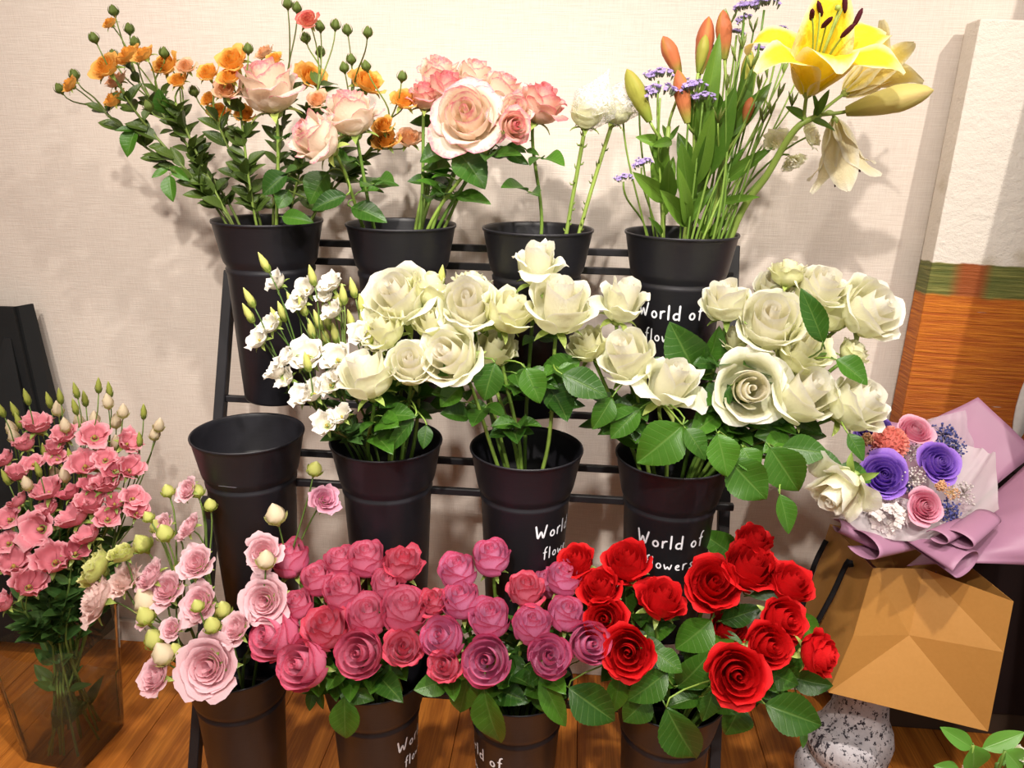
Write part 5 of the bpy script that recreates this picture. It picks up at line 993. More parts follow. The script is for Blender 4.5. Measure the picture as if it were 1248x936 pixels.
STAMEN = MB(); STAMEN.add(*lathe_vf([(0.02, 0), (0.07, 0.12), (0.09, 0.34), (0.02, 0.42)], 8)); STAMEN = STAMEN.build('flower_eye', MAT['pollen'])

# ------------------------------------------------------------------ leaves (unit length along +y, face +z, width given at build)
def leaf_vf(w=0.6, fold=0.18, droop=0.25, serr=0.0, nu=7, nv=12, peak=0.42, twist=0.0, wave=0.0, petiole=0.12, power=0.85):
    u = np.linspace(-1, 1, nu); s = np.linspace(0, 1, nv); U, S = np.meshgrid(u, s)
    g = np.where(S < peak, S / peak * 0.5, 0.5 + (S - peak) / (1 - peak) * 0.5)
    half = 0.5 * w * np.clip(np.sin(math.pi * g), 0, 1) ** power
    if serr:
        edge = np.abs(U) > 0.99
        half = np.where(edge, half * (1 + serr * np.where(np.arange(nv)[:, None] % 2 == 0, 1, -0.35)), half)
    X = U * half; Y = S; Z = fold * np.abs(U) * half * 2 - droop * S * S + wave * np.sin(S * 9 + U * 2) * np.abs(U) * w + twist * U * half * S
    V = np.stack([X, Y, Z], -1).reshape(-1, 3); UVs = np.stack([U * .5 + .5, S], -1).reshape(-1, 2)
    Fc = grid_faces(nu, nv)
    b = MB(); b.add(V, Fc, None, UVs)
    if petiole:
        P, F2 = tube_vf([(0, -petiole, 0.0), (0, -petiole * .4, 0.0), (0, 0.04, 0.0)], [0.014, 0.013, 0.008], 5)
        b.add(P, F2, None, np.full((len(P), 2), 0.5))
    return b
LEAF = {}
def leaf_mesh(kind, wq, v):
    key = (kind, wq, v)
    if key not in LEAF:
        r = random.Random(v * 13 + 1); w = wq / 20.0
        if kind == 'rose': b = leaf_vf(w, r.uniform(0.10, 0.35), r.uniform(0.02, 0.30), 0.028, 7, 27, 0.42, r.uniform(-.4, .4), r.uniform(0.01, 0.05))
        elif kind == 'lily': b = leaf_vf(w, r.uniform(0.2, 0.4), r.uniform(-0.1, 0.25), 0, 5, 12, 0.4, r.uniform(-.5, .5), 0.02, 0, 0.8)
        elif kind == 'lis': b = leaf_vf(w, 0.25, r.uniform(0.0, 0.3), 0, 5, 8, 0.35, 0, 0.02, 0)
        else: b = leaf_vf(w, 0.15, r.uniform(0.05, 0.22), 0, 7, 12, 0.4, r.uniform(-.2, .2), 0.02, 0.06)
        LEAF[key] = b.build('leaf_' + kind, MAT[{'rose': 'leaf', 'olive': 'leaf_olive', 'lily': 'leaf_lily', 'lis': 'leaf_lis', 'sprig': 'sprig'}[kind]])
    return LEAF[key]
OLIVE = {}
def olive_mesh(wq, v):
    if (wq, v) not in OLIVE:
        me = leaf_mesh('rose', wq, v).copy(); me.materials.clear(); me.materials.append(MAT['leaf_olive']); OLIVE[wq, v] = me
    return OLIVE[wq, v]

def leaf_matrix(base, tip, nrm, origin):
    base, tip = Vector(base), Vector(tip)
    y = (tip - base); L = y.length; y = y / L
    n = Vector(nrm); n = (n - y * n.dot(y)); n.normalize(); x = y.cross(n)
    R = Matrix((x, y, n)).transposed()
    return xf(base - Vector(origin), R, L)

LEAF_STUDY = 0

# ------------------------------------------------------------------ room
def structure(name, me, mat=None):
    o = obj(name, me, None, mat); o['kind'] = 'structure'; return o

structure('wall_back', mesh('wall', *box_vf((-3.2, 1.50, -0.02), (2.6, 1.62, 2.75)), MAT['wall'], False))
structure('wall_left', mesh('wall', *box_vf((-3.32, -3.0, -0.02), (-3.2, 1.62, 2.75)), MAT['wall'], False))
structure('ceiling', mesh('ceiling', *box_vf((-3.32, -3.0, 2.75), (2.6, 1.62, 2.85)), MAT['base_white'], False))
fl = structure('floor', mesh('subfloor', *box_vf((-3.32, -3.0, -0.06), (2.6, 1.62, -0.014)), MAT['darkwood'], False))
_pw = 0.125
for i in range(40):
    x0 = -3.2 + i * _pw
    if x0 > 1.9: break
    p = obj('plank', bevel_box('plank', (0, -1.2 - 0.17 * (i % 3), -0.014), (_pw - 0.0012, 1.5, 0.0), MAT['floor'], 0.0008, 1), fl)
    p.location = (x0, 0, 0)
structure('baseboard_back', bevel_box('baseboard', (-3.2, 1.488, 0.0), (2.6, 1.4999, 0.055), MAT['wall'], 0.002))

# ------------------------------------------------------------------ display stand
stand = empty('flower_stand', (-0.18, 1.2, 0.0), 'black metal tiered stand carrying the flower buckets against the wall', 'stand')
def to_local(o, pts): return np.asarray(pts, float) - np.array(o.location)
def bar(name, parent, a, b, w, h, mat, nrm=(0, -1, 0)):
    a, b = Vector(a), Vector(b); y = (b - a); L = y.length; y /= L
    n = Vector(nrm); n = (n - y * n.dot(y)).normalized(); x = y.cross(n)
    me = bevel_box(name, (-w / 2, 0, -h / 2), (w / 2, L, h / 2), mat, 0.0015, 1)
    M = Matrix.Translation(a - Vector(parent.location)) @ Matrix((x, y, n)).transposed().to_4x4()
    return obj(name, me, parent, None, M)
for (t, m_, b) in LEGS:
    t, m_, b = (np.array(q) for q in (t, m_, b)); d = (b - t)
    lo = b + d * (b[2] / -d[2]) * 0.999
    bar('leg', stand, t, lo, 0.019, 0.019, MAT['iron'])
bar('rear_leg', stand, (0.274, 1.20, 0.545), (0.262, 1.455, 0.005), 0.017, 0.017, MAT['iron'])
bar('rear_leg', stand, (-0.643, 1.20, 0.545), (-0.640, 1.455, 0.005), 0.017, 0.017, MAT['iron'])
xl = lambda z: -0.6279 + (0.9314 - z) * -0.0384
xr = lambda z: 0.2695 + (1.0052 - z) * 0.0138
for (p, _k) in STAND_RAILS:
    bar('rail', stand, (xl(p[2]) + (0.035 if p[1] < 1.2 else 0), p[1], p[2]), (xr(p[2]), p[1], p[2]), 0.012, 0.010, MAT['iron'])

# ------------------------------------------------------------------ buckets
BH = 0.31
_prof = [(0.0, 0.004), (0.054, 0.004), (0.0595, 0.0), (0.0615, 0.004), (0.0715, 0.222), (0.0735, 0.226), (0.0738, 0.231), (0.0715, 0.234), (0.0722, 0.236), (0.0765, 0.243), (0.0785, 0.250), (0.0885, 0.304), (0.0902, 0.307), (0.0900, 0.3095), (0.0888, 0.310), (0.0876, 0.3085),
         (0.0868, 0.303), (0.0768, 0.250), (0.0745, 0.243), (0.0695, 0.233), (0.0690, 0.220), (0.0595, 0.008), (0.0, 0.008)]
_bv, _bf = lathe_vf(_prof, 72)
BUCKET_MESH = mesh('bucket_body', _bv, _bf, MAT['bucket'])
_lip = [(0.0889, 0.3100), (0.0902, 0.3105), (0.0909, 0.3088), (0.0904, 0.3060), (0.0886, 0.3052)]
_lv, _lf = lathe_vf(_lip, 72)
LIP_MESH = mesh('bucket_rim', _lv, _lf, MAT['bucket'])
_wv, _wf = lathe_vf([(0.0, 0.0), (0.066, 0.0), (0.0665, -0.002)], 40)
WATER_MESH = mesh('bucket_water', _wv, _wf, MAT['water'])

STROKES = {  # handwritten letters, unit x-height about 0.6, baseline 0
    'W': [[(0, 1), (.14, .02), (.34, .62), (.50, .02), (.72, 1)]], 'o': [[(.26, .52), (.08, .40), (.06, .16), (.24, .02), (.42, .14), (.44, .38), (.26, .52)]],
    'r': [[(.06, .55), (.06, .0)], [(.06, .34), (.18, .52), (.34, .54)]], 'l': [[(.06, 1.0), (.05, 0)]], 'd': [[(.40, .44), (.20, .52), (.05, .28), (.16, .03), (.40, .14)], [(.44, 1.02), (.43, 0)]],
    'f': [[(.36, 1.0), (.22, 1.0), (.15, .8), (.13, -.05)], [(.0, .55), (.32, .58)]], 'w': [[(0, .52), (.12, .02), (.26, .40), (.40, .02), (.54, .52)]], 'e': [[(.05, .28), (.40, .32), (.34, .50), (.16, .50), (.05, .26), (.18, .03), (.42, .08)]],
    's': [[(.34, .50), (.12, .50), (.10, .34), (.32, .20), (.28, .03), (.04, .04)]]}
ADV = {'W': .86, 'o': .58, 'r': .46, 'l': .26, 'd': .62, 'f': .46, 'w': .68, 'e': .56, 's': .5, ' ': .30}

def ribbon(b, pts2, width, wrap):
    """flat rounded stroke in the lettering plane, laid on the bucket by wrap(x, y)"""
    P = np.asarray(pts2, float)
    Q = [P[0]]
    for a, c in zip(P[:-1], P[1:]):
        n = max(2, int(np.linalg.norm(c - a) / 0.002))
        for i in range(1, n + 1): Q.append(a + (c - a) * i / n)
    Q = np.array(Q)
    if len(P) > 3:
        for _ in range(3): Q[1:-1] = (Q[:-2] + Q[1:-1] * 2 + Q[2:]) / 4
    T = np.gradient(Q, axis=0); T /= np.linalg.norm(T, axis=1)[:, None] + 1e-9
    Nn = np.stack([-T[:, 1], T[:, 0]], 1)
    m = len(Q); w = np.full(m, width / 2); w[0] *= 0.6; w[-1] *= 0.6
    V = np.concatenate([np.stack([wrap(*(Q[i] - Nn[i] * w[i])), wrap(*(Q[i] + Nn[i] * w[i]))]) for i in range(m)])
    b.add(V, grid_faces(2, m))

def write_on_bucket(parent, az, tilt=0.0):
    """white hand lettering round the bucket's body; az turns it round the bucket (0 = towards the room)"""
    zt, x0 = 0.190, None
    def wrap_at(zline):
        def wrap(x, y):
            z = zline + y; r = 0.0617 + (0.0715 - 0.0617) * (z - 0.004) / 0.218 + 0.0004
            a = -math.pi / 2 + az + x / 0.0705
            return np.array([r * math.cos(a), r * math.sin(a), z])
        return wrap
    for text, zline, h, word in (('World of', 0.181, 0.0245, 'lettering_upper_line'), ('flowers', 0.143, 0.0215, 'lettering_lower_line')):
        wid = sum(ADV[c] for c in text) * h * 1.12
        x = -wid / 2; b = MB(); rr = random.Random(4)
        for c in text:
            if c != ' ':
                dy = rr.uniform(-.0012, .0012)
                for st in STROKES[c]: ribbon(b, [(x + px * h * 1.05, py * h + dy) for px, py in st], 0.0030 if h > .022 else 0.0024, wrap_at(zline))
            x += ADV[c] * h * 1.12
        obj('lettering', b.build(word, MAT['print']), parent)

BUCKET_OBJS = []
for i, (rim, az, lab) in enumerate(BUCKETS):
    b = empty('flower_bucket', (rim[0], rim[1], rim[2] - BH), lab, 'bucket', 'black flower buckets on the stand')
    obj('body', BUCKET_MESH, b); obj('rim', LIP_MESH, b)
    w = obj('water', WATER_MESH, b); w.location = (0, 0, 0.15 if i != 4 else 0.246); w.scale = (1.0, 1.0, 1.0) if i != 4 else (1.13, 1.13, 1.0)
    if az is not None: write_on_bucket(b, az)
    if i == 4:
        sb = MB()
        def wr(x, y):
            z = 0.235 + y; r = 0.0735 if z < .232 else 0.0765 + (z - .243) * .185 + .0005
            a = -math.pi / 2 + .12 + x / .075
            return np.array([r * math.cos(a), r * math.sin(a), z])
        for st in ([(0, .030), (.001, .024), (-.001, .018)], [(-.012, .040), (-.004, .038), (.002, .039)], [(-.03, .012), (-.02, .013), (.0, .012)], [(.001, .022), (.003, .017)]): ribbon(sb, st, 0.0007, wr)
        obj('scratch', sb.build('scratches', MAT['scratch']), b)
    BUCKET_OBJS.append(b)
# a broad clear vase is bucket number 12 for the stems below
def stem_origin(b, target, rng, spread=0.7):
    """start point near the bottom and the place where the stem passes the rim"""
    if b < 12:
        c = np.array(BUCKETS[b][0]); R = 0.074; low = c - [0, 0, 0.255]; rlow = 0.045
    else:
        c = np.array(VASE_CENTRE) + [0, 0, 0.255]; R = 0.072; low = c - [0, 0, 0.245]; rlow = 0.056
    d = np.asarray(target, float)[:2] - c[:2]
    L = np.linalg.norm(d); u = d / (L + 1e-9)
    e = u * min(R, L * 0.42) + np.array([rng.uniform(-1, 1), rng.uniform(-1, 1)]) * R * 0.22
    if np.linalg.norm(e) > R: e = e / np.linalg.norm(e) * R
    s = -e * (0.55 if b < 12 else 0.35) + np.array([rng.uniform(-1, 1), rng.uniform(-1, 1)]) * (0.012 if b < 12 else 0.045)
    if np.linalg.norm(s) > rlow: s = s / np.linalg.norm(s) * rlow
    return low + [s[0], s[1], 0], c + [e[0], e[1], 0], c

def through_rim(p0, pr, p1, axis, n=18):
    """curve from p0 through the rim point pr ending at p1 along axis"""
    p0, pr, p1 = (np.asarray(p, float) for p in (p0, pr, p1)); axis = np.asarray(axis, float)
    L2 = np.linalg.norm(p1 - pr)
    d = (pr - p0); d /= np.linalg.norm(d)
    t2 = p1 - pr; t2 /= np.linalg.norm(t2)
    mid = d * 0.6 + t2 * 0.4; mid /= np.linalg.norm(mid)
    a = bezier(p0, p0 + d * 0.08, pr - mid * 0.07, pr, max(5, n // 3))
    b = bezier(pr, pr + mid * L2 * 0.35, p1 - axis * L2 * 0.30, p1, n)
    return np.concatenate([a, b[1:]]), len(a) - 1

# ------------------------------------------------------------------ roses
rng = random.Random(17)
ROSE_OBJS = []
def put_rose_bloom(kind, c, R, axis, root, origin, roll, variant, name='bloom'):
    hm, gm, H = unit_rose(kind, variant)
    base = np.asarray(c) - np.asarray(axis) * (H * R * 0.52)
    M = xf(base - np.asarray(origin), frame_from_axis(axis, roll), R)
    bl = obj(name, hm, root, None, M)
    for g in gm: obj('petal', g, bl)
    obj('calyx', CALYX, bl)
    return base

for i, (kind, b, c, R, axis, label, group, nl) in enumerate(ROSES):
    c = np.array(c); axis = np.array(axis)
    p0, pr, cen = stem_origin(b, c, rng)
    root = empty('rose', p0, label, 'rose', group)
    base = put_rose_bloom(kind, c, R * (1.04 if kind[0] == 'm' else 1.16), axis, root, p0, rng.uniform(0, 6.28), i % 3)
    # stems bow up towards the bloom: arrival direction between bloom axis and the straight line
    st = (base - pr); st /= np.linalg.norm(st); ar = axis * 0.45 + st * 0.75; ar /= np.linalg.norm(ar)
    pts, kr = through_rim(p0, pr, base, ar)
    sb = MB(); sr = 0.0028 if kind[0] != 'c' else 0.0026
    sb.add(*tube_vf(pts - p0, np.linspace(sr * 1.15, sr, len(pts)), 7))
    for q in range(6):   # thorns
        k = rng.randint(kr, len(pts) - 3); t = pts[k + 1] - pts[k]; t /= np.linalg.norm(t)
        sd = np.cross(t, [rng.uniform(-1, 1), rng.uniform(-1, 1), rng.uniform(-1, 1)]); sd /= np.linalg.norm(sd)
        sb.add(*tube_vf([pts[k] - p0 + sd * .002, pts[k] - p0 + sd * .0055 - t * .001], [.0013, .0002], 4))
    obj('stem', sb.build('rose_stem', MAT['stem']), root)
    # compound leaves along the stem above the rim
    m = len(pts)
    for q in range(nl):
        k = int(kr + (m - 1 - kr) * (0.22 + 0.55 * (q + rng.uniform(0.1, 0.9)) / nl)); k = min(k, m - 2)
        t = pts[k + 1] - pts[k]; t /= np.linalg.norm(t)
        sd = np.array([rng.uniform(-1, 1), rng.uniform(-1, 0.35), 0.0]); sd /= np.linalg.norm(sd)
        dr = sd * 0.85 + t * 0.45 + np.array([0, 0, rng.uniform(-.45, .1)]); dr /= np.linalg.norm(dr)
        pl = rng.uniform(0.018, 0.03); node = pts[k] + dr * pl
        me = None
        for ang, Lf, off in ((0, rng.uniform(.045, .06), 0.0), (1.0, rng.uniform(.032, .042), -.3), (-1.0, rng.uniform(.032, .042), -.3)):
            if ang and rng.random() < .25: continue
            sidev = np.cross(dr, [0, 0, 1.0]); sidev /= np.linalg.norm(sidev) + 1e-9
            ld = dr * math.cos(ang) + sidev * math.sin(ang); bs = node + dr * pl * off
            lm = leaf_mesh('rose', rng.choice((12, 13, 14)), rng.randint(0, 4))
            nr = np.array([rng.uniform(-.25, .25), -0.55 + rng.uniform(-.2, .2), 0.8])
            tipp = bs + ld * Lf
            if tipp[1] > 1.485: tipp[1] = 1.485
            obj('leaf', lm, root, None, leaf_matrix(bs, tipp, nr, p0))
        pm = MB(); pm.add(*tube_vf([pts[k] - p0, (pts[k] + node) / 2 - p0 + [0, 0, .002], node - p0], [.0011, .0009, .0008], 5))
        obj('leaf_stalk', pm.build('leaf_stalk', MAT['stem']), root)
    ROSE_OBJS.append((b, root, p0, pts, kr))

# larger leaves whose places are known one by one, each held by a stalk to the nearest rose stem of its bucket
for (b, base, tip, w) in LEAVES:
    base, tip = np.array(base), np.array(tip)
    best = None
    for (bb, root, p0, pts, kr) in ROSE_OBJS:
        if bb != b or (b == 0): continue
        dd = np.linalg.norm(pts[kr:] - base, axis=1) + 0.02 * len(root.children) / 10; k = int(dd.argmin())
        if best is None or dd[k] < best[0]: best = (dd[k], root, p0, pts, kr + k)
    if best is None:
        SPARE = globals().setdefault('SPARE_LEAVES', []); SPARE.append((b, base, tip, w)); continue
    _, root, p0, pts, k = best
    L = np.linalg.norm(tip - base); wq = max(5, min(18, round(20 * w / L)))
    nr = (rng.uniform(-.3, .3), -1.0, 0.45 + rng.uniform(-.2, .3))
    obj('leaf', leaf_mesh('rose', wq, rng.randint(0, 4)), root, None, leaf_matrix(base, tip, nr, p0))
    pm = MB(); pm.add(*tube_vf(bezier(pts[k] - p0, pts[k] - p0 + [0, -.01, .01], base - p0 - (tip - base) * .25, base - p0, 6), [.0013] * 6, 5))
    obj('leaf_stalk', pm.build('leaf_stalk', MAT['stem']), root)

# ------------------------------------------------------------------ branching sprays: spray roses and lisianthus
SPRAY_STYLE = {
    'spray_rose': dict(grow=1.4, growb=1.0, bloom={'bloom': 'orange', 'pale': 'pale', 'red': 'redtip'}, bud={'bud': 'rose_bud'}, stem='stem_dark', r=0.0019, leaf='olive', cat='spray rose', nleaf=26, ll=(.024, .042)),
    'white_lisianthus': dict(grow=1.35, growb=1.05, bloom={'bloom': 'wl'}, bud={'bud': 'lis_lime'}, stem='stem_lis', r=0.0018, leaf='lis', cat='lisianthus', nleaf=9, ll=(.028, .045)),
    'pink_lisianthus': dict(grow=1.22, growb=0.9, bloom={'bloom': 'pl', 'open': 'pl', 'dark': 'pld'}, bud={'bud': 'lis_green', 'cream_bud': 'cream_slim'}, stem='stem_lis', r=0.0019, leaf='lis', cat='lisianthus', nleaf=24, ll=(.03, .06)),
    'pale_lisianthus': dict(grow=1.18, growb=1.0, bloom={'bloom': 'dl', 'big': 'dlb', 'deep': 'dld', 'frilly': 'frill', 'green': 'lime'}, bud={'bud': 'round_lime', 'cream_bud': 'cream_bud'}, stem='stem_lis', r=0.0022, leaf='lis', cat='lisianthus', nleaf=4, ll=(.03, .045)),
}
SPRAY_ROOTS = []
for si, (kind, b, node, parts, label, group) in enumerate(SPRAYS):
    stl = SPRAY_STYLE[kind]; node = np.array(node)
    p0, pr, cen = stem_origin(b, node, rng)
    root = empty(kind, p0, label, stl['cat'], group)
    up = node - pr; up /= np.linalg.norm(up); ar = up * .8 + np.array([0, 0, .4]); ar /= np.linalg.norm(ar)
    pts, kr = through_rim(p0, pr, node, ar, 14)
    sb = MB(); sb.add(*tube_vf(pts - p0, np.linspace(stl['r'] * 1.25, stl['r'], len(pts)), 6))
    for q, (t, c, R, axis) in enumerate(parts):
        c = np.array(c); axis = np.array(axis); R = R * stl['grow'] if t in stl['bloom'] else R * stl['growb']
        if t in stl['bloom']:
            key = (stl['bloom'][t], (si + q) % 3); me, H, pcs = SB[key]
            base = c - axis * (H * R * 0.5)
            M = xf(base - p0, frame_from_axis(axis, rng.uniform(0, 6.28)), R)
            if key in PM and R > 0.012:
                bl = obj('bloom', STAMEN, root, None, M)
                for pmh in PM[key]: obj('petal', pmh, bl)
            else: bl = obj('bloom', me, root, None, M)
            obj('calyx', CALYX, bl)
        else:
            me, H = BUD[stl['bud'].get(t, list(stl['bud'].values())[0])]
            base = c - axis * (H * R * 0.5)
            obj('bud', me, root, None, xf(base - p0, frame_from_axis(axis, rng.uniform(0, 6.28)), R))
        # twig from the stem to this bloom
        k = max(kr + 2, len(pts) - 1 - rng.randint(0, 4)); a = pts[k]
        if a[2] > base[2] - 0.004: k = max(kr + 1, k - 4); a = pts[k]
        tdir = pts[k] - pts[k - 1]; tdir /= np.linalg.norm(tdir); Lb = np.linalg.norm(base - a)
        tw = bezier(a, a + tdir * Lb * .35, base - axis * Lb * .35, base, 8)
        sb.add(*tube_vf(tw - p0, np.linspace(stl['r'] * .8, stl['r'] * .55, 8), 5))
    obj('stem', sb.build('branching_stem', MAT[stl['stem']]), root)
    for q in range(stl['nleaf']):
        k = rng.randint(kr + 1 if b < 12 else (kr + 2 if q < 13 else 1), len(pts) - 2); t = pts[k + 1] - pts[k]; t /= np.linalg.norm(t)
        sd = np.array([rng.uniform(-1, 1), rng.uniform(-1, .5), rng.uniform(-.2, .2)]); sd /= np.linalg.norm(sd)
        dr = sd * .7 + t * .7; dr /= np.linalg.norm(dr); Lf = rng.uniform(*stl['ll'])
        lm = olive_mesh(rng.choice((10, 12)), rng.randint(0, 3)) if stl['leaf'] == 'olive' else leaf_mesh('lis', rng.choice((7, 9)), rng.randint(0, 3))
        bs = pts[k] + sd * .002
        tp = bs + dr * Lf
        if tp[1] > 1.485: tp[1] = 1.485
        obj('leaf', lm, root, None, leaf_matrix(bs, tp, (rng.uniform(-.3, .3), -.6, .8), p0))
    SPRAY_ROOTS.append((b, root, p0, pts, kr))
for (b, base, tip, w) in globals().get('SPARE_LEAVES', []):
    best = min(((float(np.linalg.norm(pts[kr:] - base, axis=1).min()), r_, p0, pts, kr + int(np.linalg.norm(pts[kr:] - base, axis=1).argmin())) for (bb, r_, p0, pts, kr) in SPRAY_ROOTS if bb == b), key=lambda t: t[0])
    _, root, p0, pts, k = best; L = np.linalg.norm(tip - base)
    obj('leaf', leaf_mesh('rose', max(5, min(18, round(20 * w / L))), rng.randint(0, 4)), root, None, leaf_matrix(base, tip, (rng.uniform(-.3, .3), -1, .5), p0))
    pm = MB(); pm.add(*tube_vf([pts[k] - p0, base - p0], [.0012, .001], 5)); obj('leaf_stalk', pm.build('leaf_stalk', MAT['stem_dark']), root)

# ------------------------------------------------------------------ net-capped roses
for i, (c, R, tip, foot) in enumerate(NET_ROSES):
    c, tip, foot = np.array(c), np.array(tip), np.array(foot)
    p0 = np.array([foot[0], foot[1], BUCKETS[2][0][2] - 0.2]); p0[:2] = BUCKETS[2][0][:2] * np.array(1.0) + (foot[:2] - BUCKETS[2][0][:2]) * .6
    ax = (c - foot); ax /= np.linalg.norm(ax)
    root = empty('rose', p0, ('white rose in a pointed white net cap, front one above the nearly bare bucket', 'white rose in a white net cap, behind the statice edge')[i], 'rose', 'net-capped white roses')
    base = put_rose_bloom('white', c, R * .92, ax, root, p0, 1.0 + i, i)
    ts = bezier(p0, p0 + [0, 0, .1], base - ax * .08, base, 14)
    sb = MB(); sb.add(*tube_vf(ts - p0, [.0032] * 14, 7)); obj('stem', sb.build('rose_stem', MAT['stem_pale']), root)
    tb = MB()
    for q in range(22):
        k = 3 + int(q * 9.8 / 22); f = rng.random(); pp = ts[k] * (1 - f) + ts[k + 1] * f
        sd = np.array([rng.uniform(-1, 1), rng.uniform(-1, 1), rng.uniform(0, .6)]); sd /= np.linalg.norm(sd)
        tb.add(*tube_vf([pp - p0 + sd * .002, pp - p0 + sd * .0065, pp - p0 + sd * .009 + [0, 0, .003]], [.0016, .0014, .0003], 4))
    obj('thorn', tb.build('thorn_stubs', MAT['stem_dark']), root)['kind'] = 'stuff'
    # net sleeve: gathered at the base, loose over the bloom, drawn to a point
    axl = tip - base; n = 26; m = 16; V = []; an = np.arange(n) * 2 * math.pi / n
    side = np.cross(axl / np.linalg.norm(axl), [0, 1, 0]); side /= np.linalg.norm(side); oth = np.cross(side, axl / np.linalg.norm(axl))
    for j in range(m):
        s = j / (m - 1); r = R * (0.25 + .80 * math.sin(math.pi * min(1, s * 2.2 + .05) * .5)) if s < .48 else R * 1.05 * (1 - (s - .48) / .52) ** 1.25 + .001
        w = r * (1 + .08 * np.sin(an * 5 + s * 14) + .07 * np.sin(an * 9 + s * 33 + np.sin(an * 3) * 2))
        V.append(base + axl * s + np.cos(an)[:, None] * w[:, None] * side + np.sin(an)[:, None] * w[:, None] * oth - p0)
    obj('net_sleeve', mesh('net_sleeve', np.concatenate(V), grid_faces(n, m, 0, True), MAT['net']), root)
# the stem of the deep pink edged rose leans out of the same bucket: it is built with the roses

# ------------------------------------------------------------------ lilies
def lily_petal(w=0.36, L=1.0, a0=0.25, a1=2.3, p=1.8, ruf=0.02, seed=0, nu=9, nv=18, cup=0.35):
    """path starts near the axis (+z) and bends outwards; returned for azimuth 0"""
    s = np.linspace(0, 1, nv); u = np.linspace(-1, 1, nu); rg = np.random.RandomState(seed)
    phi = a0 + (a1 - a0) * s ** p
    ds = L / (nv - 1); r = 0.03 + np.concatenate([[0], np.cumsum(np.sin(phi[:-1]) * ds)]); z = np.concatenate([[0], np.cumsum(np.cos(phi[:-1]) * ds)])
    half = 0.5 * w * L * (np.sin(math.pi * np.clip(0.06 + 0.92 * s ** 0.9, 0, 1)) ** 0.75)
    V = []; T = []
    for j in range(nv):
        nrm = np.array([-math.cos(phi[j]), 0, math.sin(phi[j])])   # towards the inside
        for i in range(nu):
            e = abs(u[i]) ** 2
            off = cup * half[j] * e * (1 - 0.7 * s[j]) + ruf * L * abs(u[i]) ** 3 * math.sin(s[j] * 16 + u[i] * 2 + seed) - 0.03 * L * math.exp(-(u[i] / .12) ** 2) * .4
            V.append(np.array([r[j], u[i] * half[j], z[j]]) + nrm * off)
            T.append((s[j], max(abs(u[i]) ** 1.3, max(0, s[j] - .55) / .45), 0.3))
    return np.array(V), grid_faces(nu, nv), np.array(T)

lily = empty('lily', LILY['stem'][0], 'tall lily stem with open yellow trumpet flowers leaning right out of its bucket', 'lily', 'lilies')
L0 = np.array(LILY['stem'][0])
def poly_curve(P, n=24):
    P = np.asarray(P, float); t = np.linspace(0, len(P) - 1, n); out = []
    Q = np.vstack([2 * P[0] - P[1], P, 2 * P[-1] - P[-2]])
    for x in t:
        i = min(int(x), len(P) - 2); f = x - i; a, b_, c_, d_ = Q[i], Q[i + 1], Q[i + 2], Q[i + 3]
        out.append(.5 * ((2 * b_) + (-a + c_) * f + (2 * a - 5 * b_ + 4 * c_ - d_) * f * f + (-a + 3 * b_ - 3 * c_ + d_) * f ** 3))
    return np.array(out)
_foot = np.array(BUCKETS[3][0]) + np.array([0.03, 0.01, -0.25])
lily.location = _foot; L0 = _foot
_main = poly_curve([_foot] + list(LILY['stem'][1:]), 30)
sb = MB(); sb.add(*tube_vf(_main - L0, np.linspace(.0062, .0042, 30), 9))
def twig(b, a, c, ax, r=.0028):
    a, c, ax = (np.asarray(q, float) for q in (a, c, ax)); Lb = np.linalg.norm(c - a)
    b.add(*tube_vf(bezier(a - L0, a - L0 + (c - a) * .3, c - L0 - ax * Lb * .3, c - L0, 9), np.linspace(r, r * .9, 9), 7))
_n1, _n2 = (np.array(q) for q in LILY['nodes'])
_tip = _main[-1]
twig(sb, _main[-6], LILY['flower1'][0], LILY['flower1'][1]); twig(sb, _main[-3], LILY['flower2'][0], LILY['flower2'][1]); twig(sb, _tip, LILY['flower3'][0], LILY['flower3'][1])
_bb, _bt = np.array(LILY['bud'][0]), np.array(LILY['bud'][1]); _bx = (_bt - _bb) / np.linalg.norm(_bt - _bb)
twig(sb, _tip, _bb, _bx)
obj('stem', sb.build('lily_stem', MAT['stem_pale']), lily)

